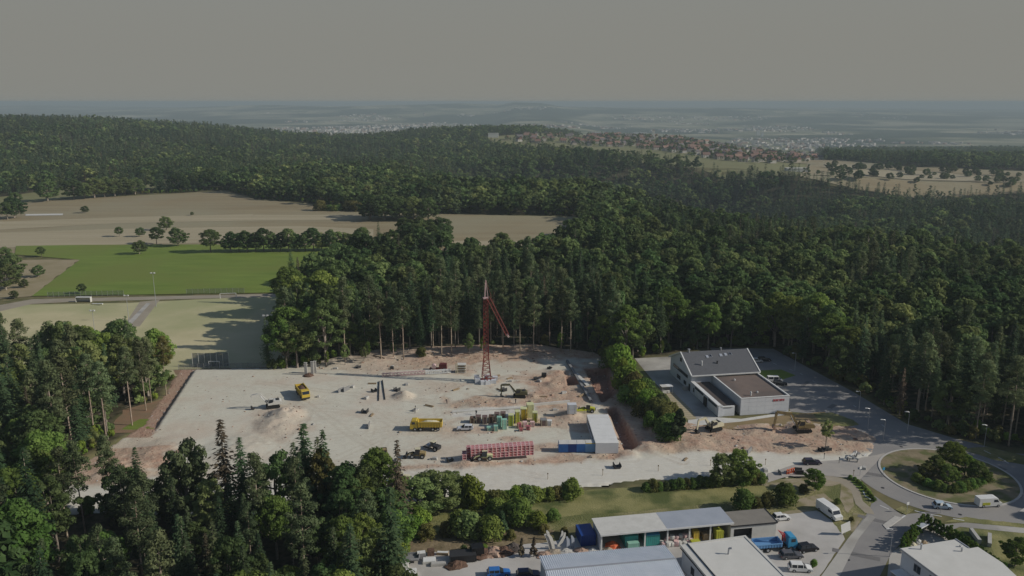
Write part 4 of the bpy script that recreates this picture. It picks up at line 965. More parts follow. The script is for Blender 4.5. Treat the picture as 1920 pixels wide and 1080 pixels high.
def forklift(label, x, y, rz, paint):
    t = thing('forklift', label, 'forklift', (x, y, H1(x, y)), rz)
    MB().prism([(-1.5, .4), (-1.5, 1.4), (-.6, 1.45), (-.3, .9), (.8, .9), (.9, .4)], -.8, .8).build('body', paint, t)
    MB().b(-.6, .6, -.6, .6, .9, 2.3).build('cab', M['glass'], t)
    MB().b(-.75, .75, -.7, .7, 2.3, 2.4).build('roof', paint, t)
    m_ = MB()
    for sy in (-1, 1): m_.b(1.0, 1.15, sy * .5 - .08, sy * .5 + .08, .2, 3.3)
    for zz in (1.1, 2.2, 3.2): m_.b(1.0, 1.12, -.5, .5, zz, zz + .12)
    m_.build('mast', M['darkgrey'], t); MB().b(1.15, 2.2, -.4, -.25, .2, .26).b(1.15, 2.2, .25, .4, .2, .26).build('fork', M['darkgrey'], t)
    for sx in (-1.0, .7):
        for sy in (-1, 1): wheel(t, sx, sy * .75, .42, .3)
    return t
def lattice(mb, p0, p1, w0, w1, n, r=.08, up=(0, 0, 1)):
    p0 = Vector(p0); p1 = Vector(p1); d = (p1 - p0); ax = d.normalized(); a = ax.cross(Vector(up))
    a = a.normalized() if a.length > 1e-3 else Vector((1, 0, 0)); b = ax.cross(a)
    def C(t, k):
        w = (w0 + (w1 - w0) * t) / 2; sx, sy = ((-1, -1), (1, -1), (1, 1), (-1, 1))[k]; return p0 + d * t + a * (sx * w) + b * (sy * w)
    for k in range(4): mb.tube(C(0, k), C(1, k), r, n=4)
    for i in range(n):
        t0, t1 = i / n, (i + 1) / n
        for k in range(4):
            mb.tube(C(t1, k), C(t1, (k + 1) % 4), r * .7, n=3, cap=False); mb.tube(C(t0, (k + i) % 4), C(t1, (k + i + 1) % 4), r * .7, n=3, cap=False)
    return mb
def person(label, x, y, rz, top, legs, bend=0.0, z=None):
    t = thing('person', label, 'person', (x, y, H1(x, y) if z is None else z), rz)
    J = {'pel': (0, 0, .95), 'chest': (bend * .25, 0, 1.35), 'neck': (bend * .36, 0, 1.52), 'head': (bend * .42, 0, 1.66), 'top': (bend * .44, 0, 1.76)}
    vs = [J['pel'], J['chest'], J['neck'], J['head'], J['top']]; ed = [(0, 1), (1, 2), (2, 3), (3, 4)]; rad = [.15, .17, .06, .10, .07]
    for sy in (-1, 1):
        o = len(vs); vs += [(0, sy * .10, .88), (.05, sy * .13, .48), (0, sy * .14, .07), (.15, sy * .15, .04)]; ed += [(0, o), (o, o + 1), (o + 1, o + 2), (o + 2, o + 3)]; rad += [.10, .07, .05, .045]
        o = len(vs); vs += [(bend * .3, sy * .21, 1.43), (bend * .3 + .02, sy * .27, 1.15), (bend * .3 + .14, sy * .26, .92)]; ed += [(1, o), (o, o + 1), (o + 1, o + 2)]; rad += [.065, .05, .035]
    me = bpy.data.meshes.new('person_body'); me.from_pydata(vs, ed, []); o = link('body', me, t)
    sk = o.modifiers.new('skin', 'SKIN'); 
    for i, r_ in enumerate(rad): me.skin_vertices[0].data[i].radius = (r_, r_)
    me.skin_vertices[0].data[0].use_root = True
    o.modifiers.new('sub', 'SUBSURF').levels = 1
    m_ = bpy.data.materials.new('clothes'); m_.use_nodes = True; nt = m_.node_tree; b = nt.nodes['Principled BSDF']; tc = nt.nodes.new('ShaderNodeTexCoord'); sp = nt.nodes.new('ShaderNodeSeparateXYZ'); cr = nt.nodes.new('ShaderNodeValToRGB')
    nt.links.new(tc.outputs['Object'], sp.inputs[0]); dv = nt.nodes.new('ShaderNodeMath'); dv.operation = 'DIVIDE'; dv.inputs[1].default_value = 2; nt.links.new(sp.outputs[2], dv.inputs[0]); nt.links.new(dv.outputs[0], cr.inputs[0])
    cr.color_ramp.interpolation = 'CONSTANT'; e = cr.color_ramp.elements; e[0].color = (.02, .015, .01, 1); e[1].position = .06; e[1].color = (*legs, 1)
    for p_, c_ in ((.48, top), (.77, (.5, .33, .25)), (.84, (.7, .6, .1))): q_ = e.new(p_); q_.color = (*c_, 1)
    nt.links.new(cr.outputs[0], b.inputs['Base Color']); me.materials.append(m_); return t
# ------------------------------------------------------------------ the hall with gable and flat roofs
def frame(o, rz):
    c_, s_ = math.cos(rz), math.sin(rz); return lambda u, v, z=0: (o[0] + u * c_ - v * s_, o[1] + u * s_ + v * c_, z)
hl = thing('hall_building', 'white hall with a grey gabled roof and a brown flat roof beside the car park', 'hall', (60.3, 219.6, .1), R(9.5))
W_ = M['plaster']
g_ = MB(); U1 = 22.4; V0, V1, VR = 21.0, 39.5, 30.2; EZ, RZ = 5.9, 10.2
g_.b(0, U1, V0, V0 + .3, 0, EZ).b(0, U1, V1 - .3, V1, 0, EZ)
for u in (0, U1 - .3): g_.add([(u, V0 + .3, 0), (u, V1 - .3, 0), (u, V1 - .3, EZ), (u, VR, RZ - .1), (u, V0 + .3, EZ), (u + .3, V0 + .3, 0), (u + .3, V1 - .3, 0), (u + .3, V1 - .3, EZ), (u + .3, VR, RZ - .1), (u + .3, V0 + .3, EZ)],
    [(0, 1, 2, 3, 4), (9, 8, 7, 6, 5), (0, 5, 6, 1), (1, 6, 7, 2), (2, 7, 8, 3), (3, 8, 9, 4), (4, 9, 5, 0)])
g_.build('wall', W_, hl)
sl = (RZ - EZ) / (VR - V0); ro_ = MB()
for (va, za, vb, zb) in ((V0 - .8, EZ - .8 * sl, VR, RZ), (V1 + .8, EZ - .8 * (RZ - EZ) / (V1 - VR), VR, RZ)):
    ro_.add([(-.5, va, za), (U1 + .5, va, za), (U1 + .5, vb, zb), (-.5, vb, zb), (-.5, va, za + .25), (U1 + .5, va, za + .25), (U1 + .5, vb, zb + .25), (-.5, vb, zb + .25)], [(3, 2, 1, 0), (4, 5, 6, 7), (0, 1, 5, 4), (1, 2, 6, 5), (2, 3, 7, 6), (3, 0, 4, 7)])
roof = ro_.build('roof', M['slate'], hl)
rt = MB()
for u in (-.52, U1 + .2):
    for (va, za, vb, zb) in ((V0 - .85, EZ - .8 * sl, VR, RZ), (V1 + .85, EZ - .8 * (RZ - EZ) / (V1 - VR), VR, RZ)):
        rt.add([(u, va, za - .1), (u + .35, va, za - .1), (u + .35, vb, zb - .1), (u, vb, zb - .1), (u, va, za + .38), (u + .35, va, za + .38), (u + .35, vb, zb + .38), (u, vb, zb + .38)], [(3, 2, 1, 0), (4, 5, 6, 7), (0, 1, 5, 4), (1, 2, 6, 5), (2, 3, 7, 6), (3, 0, 4, 7)])
rt.b(-.2, U1 + .2, V0 - 1.05, V0 - .82, EZ - .45, EZ - .1); rt.build('verge_trim', M['white'], roof)
def onroof(u, v): return (u, v, EZ + (v - V0) * sl + .26)
for u, v in ((7.8, 27.6), (9.0, 27.9), (12.6, 27.9), (14.3, 28.1), (16.0, 28.3)):
    x, y, z = onroof(u, v); s_ = MB().box((0, 0, 0), (.95, 1.3, .12)).build('skylight', M['metal'], roof); s_.location = (x, y, z + .05); s_.rotation_euler = (math.atan(sl), 0, 0)
    pn = MB().box((0, 0, .075), (.72, 1.06, .03)).build('pane', M['glass'] if u in (9.0, 16.0) else M['roof_blue'], roof); pn.location = s_.location; pn.rotation_euler = s_.rotation_euler
for u, v, h_, r_, mm in ((4.6, 24.2, 1.3, .22, M['white']), (10.0, 24.6, .7, .25, M['darkgrey']), (2.4, 30.0, .9, .35, M['metal']), (13.5, 30.3, .7, .25, M['metal'])):
    x, y, z = onroof(min(u, 99), min(v, VR)); MB().tube((x, y, z - .2), (x, y, z + h_), r_, n=8).tube((x, y, z + h_), (x, y, z + h_ + .12), r_ * 1.3, n=8).build('vent_pipe', mm, roof)
for a_, b_, z0, z1 in ((24.0, 36.5, 3.6, 4.5), (29.7, 31.0, 7.2, 8.3), (25, 27, .9, 2.0), (30, 33, .9, 2.0)):
    w_ = MB().b(-.03, -.004, a_, b_, z0, z1).build('window', M['glass'], hl); f_ = MB(); n_ = max(1, int((b_ - a_) / 1.3))
    for i in range(n_ + 1): yy = a_ + (b_ - a_) * i / n_; f_.b(-.08, -.02, yy - .05, yy + .05, z0 - .05, z1 + .05)
    f_.b(-.08, -.02, a_, b_, z0 - .08, z0).b(-.08, -.02, a_, b_, z1, z1 + .08).build('window_frame', M['darkgrey'], w_)
MB().b(-.08, -.004, 21.6, 22.8, 0, 2.3).build('door', M['darkgrey'], hl)
sr = MB()
for i in range(7): sr.b(-1.6, -.1, 22.9 + i * .3, 23.2 + i * .3, 0, 1.2 - i * .17)
sr.build('steps', M['concrete'], hl)
# flat brown roof hall, clad in panels
HU0, HU1, HV1, HZ = 6.9, 22.2, 20.98, 5.2
hb = MB().b(HU0, HU0 + .3, .25, HV1, 0, HZ).b(HU1 - .3, HU1, .25, HV1, 0, HZ).b(HU0 + .3, HU1 - .3, .2, .35, 0, HZ).b(HU0 + .3, HU1 - .3, HV1 - .25, HV1, EZ - .9, HZ).build('wall', W_, hl)
for r_ in range(4):
    for c_ in range(6):
        w_ = (HU1 - HU0) / 6; MB().b(HU0 + c_ * w_ + .015, HU0 + (c_ + 1) * w_ - .015, .06 + (c_ + r_) % 2 * .004, .197, r_ * 1.3 + .01, r_ * 1.3 + 1.28).build('panel', W_, hb)
fr_ = MB().b(HU0 + .3, HU1 - .3, .35, HV1 - .25, HZ - .45, HZ - .3).build('flat_roof', M['roof_brown'], hl)
MB().b(HU0 - .08, HU0 + .38, -.02, HV1 - .3, HZ, HZ + .14).b(HU1 - .38, HU1 + .08, -.02, HV1 - .3, HZ, HZ + .14).b(HU0 + .38, HU1 - .38, -.02, .43, HZ, HZ + .14).b(HU0 + .38, HU1 - .38, HV1 - .5, HV1 - .1, HZ, HZ + .14).build('parapet', M['white'], hl)
for u, v, h_ in ((12.2, 16, .25), (14.2, 4.6, .25), (11.3, 2.9, .9)):
    MB().tube((u, v, HZ - .3), (u, v, HZ - .3 + h_), .22, n=8).tube((u - .1, v, HZ - .3 + h_), (u + .1, v + .1, HZ - .2 + h_), .32, n=8).build('roof_vent', M['white'], fr_)
sg = MB().b(17.0, 20.7, .03, .055, 3.72, 4.42).build('sign', W_, hl)
xx = 17.0
for i, wd in enumerate((.34, .30, .30, .36, .42, .30, .36, .36, .34)):
    lt = MB(); lt.b(xx, xx + .09, -.03, .03, 3.75, 4.38)
    if i % 3 != 1: lt.b(xx + wd - .09, xx + wd, -.03, .03, 3.75, 4.38)
    lt.b(xx + .09, xx + wd - .09, -.03, .03, 4.26, 4.38)
    if i % 2: lt.b(xx + .09, xx + wd - .09, -.03, .03, 4.0, 4.12)
    lt.build('letter', M['red'], sg); xx += wd + .06
# low annex on the left with dark roof and sectional doors
AZ = 3.5
MB().b(0, .3, 0, 20.95, 0, AZ).b(.3, 1.4, .05, .3, 0, AZ).b(.3, HU0 - 2.2, 3.2, 3.4, 0, AZ - .5).b(1.4, 5.2, .3, .5, 0, AZ - .6).build('annex_wall', W_, hl)
MB().b(.3, HU0 - .9, .5, 20.9, AZ - .5, AZ - .35).build('annex_roof', M['roof_dark'], hl)
MB().b(-.25, 1.0, -.1, 20.9, AZ, AZ + .16).b(1.0, 5.0, -.05, .55, AZ - .55, AZ - .38).build('annex_parapet', M['white'], hl)
for a_, b_ in ((1.2, 7.2), (11.2, 17.6)):
    MB().b(-.06, -.004, a_, b_, .1, 2.35).build('garage_door', M['white'], hl)
    MB().b(-.10, -.004, a_, b_, 2.45, 3.1).build('window', M['glass'], hl)
MB().b(-.35, -.004, 8.2, 10.2, 0, 2.7).build('door', M['darkgrey'], hl)
MB().b(-.05, -.004, 18.2, 19.1, .9, 2.2).build('window', M['glass'], hl)

# little open shelter in front of the hall
p = P(1249, 738); sh = thing('shelter', 'small open shelter with a pale flat roof left of the white hall', 'shelter', p, R(12))
MB().b(-1.9, 0, -.9, 1.3, 2.5, 2.62).build('roof_panel', M['offwhite'], sh); MB().b(.03, 1.9, -.9, 1.3, 2.5, 2.62).build('roof_panel', M['white'], sh)
for a_ in (-1.7, 1.7):
    for b_ in (-.7, 1.1): MB().tube((a_, b_, 0), (a_, b_, 2.5), .06, n=6).build('post', M['metal'], sh)
MB().b(-1.7, 1.7, 1.05, 1.12, .3, 2.2).build('back_panel', M['grey'], sh); MB().b(-1.2, 1.2, -.2, .6, .1, .8).build('bench', M['offwhite'], sh)

# ------------------------------------------------------------------ yard buildings at the bottom
def T(name, label, cat, o, rz, z=.03, **k): return thing(name, label, cat, (o[0], o[1], z), R(rz), **k)
sd = T('open_shed', 'long open fronted shed with half pale and half blue grey roof', 'shed', (18.3, 147.6), 9.9); SL = 28.2; SD_ = 6.0
MB().b(-.4, SL * .49, -.5, SD_ + .3, 4.0, 4.2).build('roof_panel', M['offwhite'], sd); MB().b(SL * .49 + .03, SL + .3, -.5, SD_ + .3, 4.0, 4.2).build('roof_panel', M['roof_blue'], sd)
MB().b(0, SL, SD_, SD_ + .15, 0, 3.98).build('back_wall', M['darkgrey'], sd); MB().b(-.1, .05, .6, SD_ - .02, 0, 3.98).build('side_wall', M['plaster'], sd); MB().b(SL - .05, SL + .1, .6, SD_ - .02, 0, 3.98).build('side_wall', M['plaster'], sd)
for u in (0, 9.3, 14.2, 19, 23.6, SL): MB().b(u - .14, u + .14, -.1, .2, 0, 3.98).build('post', M['white'], sd)
MB().b(-.4, SL + .3, -.62, -.5, 3.85, 4.22).build('fascia', M['white'], sd)
fS = frame((18.3, 147.6), R(9.9))
def box_container(label, fr_, u0, u1, v0, v1, h, m, rz, name='container', cat='container', lid=None):
    x, y, _ = fr_((u0 + u1) / 2, (v0 + v1) / 2); t = thing(name, label, cat, (x, y, .06), rz); L, D_ = u1 - u0, v1 - v0
    MB().b(-L / 2, L / 2, -D_ / 2, D_ / 2, .12, h).build('body', m, t); r_ = MB(); n_ = max(2, int(L / .45))
    for i in range(n_ + 1):
        xx = -L / 2 + L * i / n_
        for sy in (-1, 1): r_.b(xx - .05, xx + .05, sy * D_ / 2 - .045, sy * D_ / 2 + .045, .1, h + .02)
    r_.build('rib', m, t); MB().b(-L / 2 - .04, L / 2 + .04, -D_ / 2 - .04, D_ / 2 + .04, h, h + .1).build('rim', lid or m, t); return t
box_container('teal steel container standing in the left bay of the open shed', fS, 5.3, 8.0, .6, 5, 2.5, M['teal'], R(9.9))
box_container('teal steel container right of the pale green one, in the open shed', fS, 9.8, 12.6, .3, 5, 2.5, M['teal'], R(9.9), lid=M['cyan'])
box_container('pale green tank box in front of the left teal container', fS, 5.6, 7.9, -.6, .4, 1.5, M['mint'], R(9.9), 'tank_box', 'tank')
box_container('narrow yellow box standing upright in the open shed', fS, 20.2, 21.3, .4, 1.6, 2.3, M['yellow'], R(9.9), 'storage_box', 'box')
box_container('yellow box at the right end post of the open shed', fS, 24.9, 26.4, -.4, 1.3, 2.3, M['lime'], R(9.9), 'storage_box', 'box')
box_container('open timber crate between the two yellow boxes', fS, 22.4, 24.3, .4, 2.0, 1.3, M['timber'], R(9.9), 'crate', 'crate')
box_container('dark blue container in the shade left of the open shed', fS, -3.6, -.5, 2.5, 7.0, 2.5, M['blue_dark'], R(9.9))
def lump(name, label, cat, x, y, r, h, m, seed=0, group=None, sy=1.0, rz=0, z=None, rough=.22):
    g_ = np.random.default_rng(seed); vs = []; n1, n2 = 14, 6
    for j in range(n2 + 1):
        f = j / n2
        for i in range(n1):
            a = 2 * math.pi * i / n1; rr = r * (1 - f ** 1.3) * (1 + g_.uniform(-rough, rough)); vs.append((rr * math.cos(a), rr * math.sin(a) * sy, h * f * (1 + g_.uniform(-.08, .08)) - .12 * (j == 0)))
    o = MB().add(vs, [(j * n1 + i, j * n1 + (i + 1) % n1, (j + 1) * n1 + (i + 1) % n1, (j + 1) * n1 + i) for j in range(n2) for i in range(n1)]).build(name, m); tag(o, label, cat, group)
    o.location = (x, y, (H1(x, y) if z is None else z)); o.rotation_euler = (0, 0, rz); return o
def bag(label, x, y, z, s, m, group=None, seed=0):
    g_ = np.random.default_rng(seed); vs = []
    for k_, (zz, q_) in enumerate(((0, .9), (.3, 1.08), (.7, 1.05), (.95, .85))):
        for i in range(8):
            a = 2 * math.pi * (i + .5) / 8; rr = .55 * q_ * (1 + g_.uniform(-.06, .06)) * (1.12 if i % 2 else 1); vs.append((rr * math.cos(a), rr * math.sin(a), zz))
    o = MB().add(vs, [(k_ * 8 + i, k_ * 8 + (i + 1) % 8, (k_ + 1) * 8 + (i + 1) % 8, (k_ + 1) * 8 + i) for k_ in range(3) for i in range(8)] + [tuple(range(24, 32))]).build('bulk_bag', m)
    o.location = (x, y, z); o.scale = (s,) * 3; o.rotation_euler = (0, 0, rnd.uniform(0, 3)); return tag(o, label, 'bag', group)
x, y, _ = fS(3.0, 1.6); lump('debris_pile', 'pile of orange and red plastic waste at the left end of the shed', 'pile', x, y, 1.7, 1.3, M['orange'], 3)
x, y, _ = fS(1.6, .2); lump('gravel_pile', 'pale sand heap beside the white post at the left shed end', 'pile', x, y, 1.3, .8, M['sandpile'], 4)
for i in range(16):
    u, v = 13.2 + (i % 8) * .92, -.3 + (i // 8) * 1.3; x, y, _ = fS(u + rnd.uniform(-.2, .2), v + rnd.uniform(-.2, .2)); bag('pale bulk bag among the heap of bags in the middle of the shed', x, y, .06, rnd.uniform(.8, 1.1), M['crate_pink'] if i % 3 == 0 else M['offwhite'], 'bulk bags under the shed roof', i)
for i in range(6):
    x, y, _ = fS(14.6 + i * .95, .9 + rnd.uniform(-.2, .2)); bag('pale bulk bag lying on top of the other bags in the shed', x, y, .95, rnd.uniform(.75, .95), M['offwhite'] if i % 2 else M['pinkish'], 'bulk bags piled on others', i + 40)
x, y, _ = fS(13.6, -.9); box_container('lime and white box in front of the shed beside the pale bags', fS, 19.0, 20.8, -1.6, -.5, 1.1, M['lime'], R(9.9), 'storage_box', 'box')
ga = T('garage', 'low garage with a flat grey roof and dark open gateway', 'garage', (45.9, 151.9), 9.5)
MB().b(0, .2, 0, 5.7, 0, 3.3).b(10, 10.2, 0, 5.7, 0, 3.3).b(.2, 10, 5.5, 5.7, 0, 3.3).b(.2, .7, 0, .2, 0, 3.3).b(4.8, 10, 0, .2, 0, 3.3).b(.7, 4.8, 0, .2, 2.6, 3.3).build('wall', M['offwhite'], ga)
MB().b(-.1, 10.3, -.1, 5.8, 3.3, 3.45).build('roof', mat('felt', (.24, .22, .19), c2=(.20, .185, .16), scale=.5, detail=7), ga); MB().b(10.3, 10.45, -.15, 5.85, 3.2, 3.55).b(-.1, 10.3, -.2, -.1, 3.2, 3.5).build('trim', M['darkgrey'], ga)
MB().b(.7, 4.8, 1.4, 1.5, 0, 2.6).build('gateway_shade', M['darkgrey'], ga)  # dark panel painted in for the shaded inside of the open gateway
# corrugated hall
cr = T('corrugated_hall', 'long low hall with a ribbed pale blue metal roof at the bottom edge', 'hall', (6.4, 132.0), 8.9); CL = 24.6
MB().b(0, CL, 5.6, 5.8, 0, 4.6).b(0, .2, -6, 5.6, 0, 4.6).b(CL - .2, CL, -6, 5.6, 0, 4.6).b(.2, CL - .2, -6, -5.8, 0, 4.6).build('wall', M['plaster'], cr)
rb = MB(); n_ = 62; w_ = (CL + .6) / n_
for side in (0, 1):
    va, za, vb, zb = (6.2, 4.95, 0.02, 5.75) if side == 0 else (-6.4, 4.9, -.02, 5.75); vs = []; 
    for i in range(n_):
        x0 = -.3 + i * w_
        for dx, dz in ((0, 0), (w_ * .5, 0), (w_ * .6, .09), (w_ * .9, .09)): vs += [(x0 + dx, va, za + dz), (x0 + dx, vb, zb + dz)]
    k_ = len(vs) // 2; rb.add(vs, [(2 * i, 2 * i + 2, 2 * i + 3, 2 * i + 1) for i in range(k_ - 1)])
rb.build('roof', mat('ribbed_metal', (.62, .66, .71), r=.6, c2=(.70, .73, .77), scale=.5), cr); MB().b(-.35, CL + .35, -.18, .18, 5.78, 5.9).build('ridge_cap', M['metal'], cr); MB().b(CL + .26, CL + .36, -6.4, 6.2, 4.3, 4.5).build('gutter', M['metal'], cr)
# white flat roof
fb = T('flat_hall', 'white flat roofed hall with one leaning flue pipe, left of the blue truck', 'hall', (33.4, 142.0), 13.8)
MB().b(.2, 13.8, -22, 0, 0, 4.9).build('wall', M['plaster'], fb); MB().b(1.5, 13.5, -22, -.3, 4.9, 4.98).build('roof', M['membrane'], fb)
MB().b(-.2, 1.2, -22.1, .15, 4.6, 4.95).b(1.3, 1.5, -22, .1, 4.95, 5.2).b(1.5, 14.0, -.3, .1, 4.92, 5.1).b(13.5, 14.0, -22, -.3, 4.92, 5.1).build('parapet', M['offwhite'], fb); MB().b(-.32, -.2, -22, 0, 4.3, 4.5).b(1.2, 1.3, -22, .1, 4.9, 5.05).build('gutter', M['darkgrey'], fb)
MB().tube((7.3, -5.2, 4.95), (7.35, -5.2, 6.2), .17, n=8).tube((7.35, -5.2, 6.2), (7.8, -5.5, 6.35), .2, n=8).build('flue_pipe', M['metal'], fb)
for a_ in (-4, -8.5, -13): MB().b(.14, .2, a_ - 1.4, a_, 1.2, 2.8).build('window', M['glass'], fb)
# white house bottom right
wh = T('white_house', 'white flat roofed house behind the thuja hedge at the bottom right', 'house', (74.8, 138.6), 14.8)
MB().plate([(.2, -16), (12.4, -16), (14.6, -9), (14.6, -3.6), (12.4, -3.6), (12.4, -.2), (.2, -.2)], 0, 6.0).build('wall', M['plaster'], wh)
MB().plate([(0, -16.2), (13, -16.2), (14.9, -9.0), (14.9, -3.3), (12.7, -3.3), (12.7, .1), (0, .1)], 6.0, 6.22).build('roof', M['membrane'], wh)
MB().b(12.75, 13.0, -3.2, .2, 5.9, 6.35).b(-.12, 0, -16, .1, 5.9, 6.3).build('roof_edge', M['metal'], wh)
for u, v, h_ in ((3.6, -1.2, 1.1), (10.6, -3.8, .7), (11.6, -2.4, .3)): MB().tube((u, v, 6.2), (u, v, 6.2 + h_), .16, n=8).tube((u - .2, v, 6.2 + h_), (u + .15, v, 6.25 + h_), .14, n=6).build('vent_pipe', M['metal'], wh)
for a_, z0, z1 in ((-3.6, 1, 2.6), (-3.6, 3.8, 5.2), (-7.5, 3.8, 5.2), (-7.5, 1, 2.6)):
    w_ = MB().b(.12, .195, a_ - 1.6, a_, z0, z1).build('window', M['glass'], wh); f_ = MB().b(.08, .14, a_ - .84, a_ - .76, z0, z1).b(.08, .14, a_ - 1.6, a_, z1, z1 + .08).b(.08, .14, a_ - 1.6, a_, z0 - .08, z0); f_.build('window_frame', M['grey'], w_)
MB().b(-2.4, .1, -3.0, -1.0, 0, 2.3).build('porch', M['grey'], wh); MB().b(-2.6, .1, -3.2, -.8, 2.3, 2.42).build('porch_roof', M['white'], wh)
p = plane_pt(1849, 1068); pl = thing('round_pool', 'round blue garden pool behind the white house', 'pool', (p[0], p[1], .05))
MB().tube((0, 0, 0), (0, 0, 1.1), 2.35, n=28).build('pool_wall', M['blue_pale'], pl); MB().tube((0, 0, 1.0), (0, 0, 1.12), 2.22, n=28).build('pool_water', M['poolwater'], pl)
vs = ringpts((0, 0), 2.35, 28); q_ = ringpts((0, 0), 2.2, 28); k_ = MB(); k_.add([(a, b, 1.16) for a, b in vs] + [(a, b, 1.16) for a, b in q_], [(i, (i + 1) % 28, 28 + (i + 1) % 28, 28 + i) for i in range(28)]); k_.build('pool_rim', M['cyan'], pl)
p = plane_pt(1727, 1003); gp = thing('garden_canopy', 'tilted pale canopy in the shaded garden behind the thuja hedge', 'canopy', (p[0], p[1], .05), R(35))
MB().box((0, 0, 2.3), (3.2, 1.3, .08), ry=.12).build('canopy_top', M['roof_blue'], gp); MB().b(-1.6, 1.6, -.72, -.62, 2.2, 2.4).build('front_rail', M['white'], gp)
for a_ in (-1.4, 1.4): MB().tube((a_, 0, 0), (a_, 0, 2.3), .05, n=6).build('post', M['metal'], gp)
for i, (a_, b_, m__) in enumerate(((1712, 1022, 'cream'), (1722, 1016, 'offwhite'), (1732, 1018, 'timber'))):
    p = plane_pt(a_, b_); lump('garden_heap', ('cream cloth heap', 'white heap', 'brown timber heap')[i] + ' on the patio behind the white house', 'heap', p[0], p[1], .9, .6, M[m__], 60 + i)
for i, (a_, b_, an) in enumerate(((1828, 1008, 80), (1855, 1016, 60))):
    p = plane_pt(a_, b_); o = MB().b(-2.4, 2.4, -.35, .35, 0, .9).build('garden_wall', M['concrete']); o.location = (p[0], p[1], .02); o.rotation_euler = (0, 0, R(an)); tag(o, ('left', 'right')[i] + ' one of two short stone walls on the lawn near the round pool', 'wall')
# ------------------------------------------------------------------ site cabins
oc = thing('site_office', 'row of white office cabins joined side by side along the trench', 'site office', (24.9, 194.6, H1(25, 200)), R(1.5))
for i in range(8):
    y0 = i * 2.46; c_ = MB().b(-3.0, 3.0, y0 + .02, y0 + 2.44, .1, 2.95).build('cabin', M['plaster'], oc)
    MB().b(-3.05, 3.05, y0 + .01, y0 + 2.45, 2.95, 3.03 + (i % 3) * .01).build('cabin_roof', M['white'], c_); MB().b(-3.04, -3.002, y0 + .8, y0 + 1.7, 1.3, 2.3).build('window', M['glass'], c_)
    f_ = MB()
    for yy in (y0 + .06, y0 + 2.4): f_.b(-3.06, -3.0, yy - .05, yy + .05, .1, 2.92)
    f_.build('frame', M['roof_blue'], c_)
x0, y0, _ = P(1048, 849)
for i, (a_, b_, m__, lb) in enumerate(((0, 2.35, 'blue', 'leftmost of the blue containers in front of the office cabins'), (2.42, 4.6, 'blue_dark', 'deep blue container second from left in front of the office cabins'), (4.7, 6.9, 'blue', 'blue container with a pale roof, third from left by the office cabins'), (7.0, 10.1, 'blue_pale', 'pale blue ribbed container with yellow top rail by the office cabins'))):
    fC = frame((x0, y0), R(1)); t = box_container(lb, fC, a_, b_, 0, 2.4, 2.45, M[m__], R(1), lid=M['yellow'] if i == 3 else M['white'])
    MB().b(-(b_ - a_) / 2 + .05, (b_ - a_) / 2 - .05, -1.0, 1.15, 2.55, 2.6).build('roof', M['offwhite'], t)
# ------------------------------------------------------------------ tower crane, folded
p = P(912, 716); tc_ = thing('tower_crane', 'red lattice tower crane with its jib folded down, on white ballast', 'crane', p, R(8))
lattice(MB(), (0, 0, 1.2), (0, 0, 8.5), 2.9, 1.55, 5, .12, (0, 1, 0)).build('mast_foot', M['steel_red'], tc_)
lattice(MB(), (0, 0, 8.5), (0, 0, 28.4), 1.5, 1.3, 15, .11, (0, 1, 0)).build('mast', M['steel_red'], tc_)
MB().tube((-.5, -.5, 28.4), (-.1, 0, 34.2), .11, n=5).tube((.7, -.5, 28.4), (.1, 0, 34.2), .11, n=5).tube((0, .7, 28.4), (0, .05, 34.2), .09, n=5).box((0, 0, 28.3), (1.7, 1.7, .3)).build('tower_peak', M['pinkish'], tc_)
jb = lattice(MB(), (.7, -.4, 28.6), (6.6, -3.0, 16.6), 1.0, .95, 11, .10, (0, 1, 0)).build('jib', M['steel_red'], tc_)
MB().box((6.7, -3.0, 16.4), (1.2, .8, .5), ry=1.0).build('jib_tip', M['pinkish'], jb); MB().tube((.1, 0, 34.0), (3.6, -1.7, 22.9), .04, n=4).build('tie_rod', M['steel_red'], tc_)
bs = MB().box((0, 0, .9), (5.4, .4, .4)).box((0, 0, 1.1), (.4, 5.4, .4)).build('undercarriage', M['steel_red'], tc_)
for a_, b_, h_ in ((-3.0, -.8, 1.6), (-3.0, 1.2, 1.9), (2.2, -1.6, 1.2), (.2, -2.4, 1.3), (-1.3, -2.3, 1.2), (3.0, 1.2, 1.3), (0.5, 2.4, 1.4)): MB().box((a_, b_, h_ / 2), (1.7, 1.5, h_), rnd.uniform(-.1, .1)).build('ballast_block', M['plaster'], tc_)
p = P(896, 714); t = thing('control_cabinet', 'small grey cabinet beside the crane ballast', 'cabinet', p); MB().b(-.4, .4, -.3, .3, 0, 2.0).build('body', M['grey'], t); MB().b(-.3, .3, -.32, -.3, .2, 1.8).build('door', M['metal'], t)
a_ = P(716, 706); b_ = P(845, 700)
t = thing('crane_jib_section', 'long pinkish jib section lying on the gravel behind the sand pile', 'jib section', a_, math.atan2(b_[1] - a_[1], b_[0] - a_[0])); L_ = math.hypot(b_[1] - a_[1], b_[0] - a_[0])
lattice(MB(), (0, 0, .6), (L_ * .62, 0, .6), .8, .95, 12, .1).build('lattice_frame', M['pinkish'], t); lattice(MB(), (L_ * .63, 0, .6), (L_, 0, .6), .95, .95, 6, .12).build('lattice_frame', M['white'], t)
p = P(822, 693); t = thing('drum_winch', 'red and white winch trolley beside the timber rack', 'winch', p); MB().b(-3, 3, -.8, .8, .3, .6).build('bed', M['steel_red'], t)
MB().tube((-1.5, -.8, 1.2), (-1.5, .8, 1.2), .8, n=12).build('drum', M['pinkish'], t); MB().b(.5, 2.9, -.9, .9, .6, 2.2).build('housing', mat('dark_red', (.12, .03, .03)), t); MB().b(.3, .6, -.9, .9, .6, 1.9).build('front_panel', M['steel_red'], t)
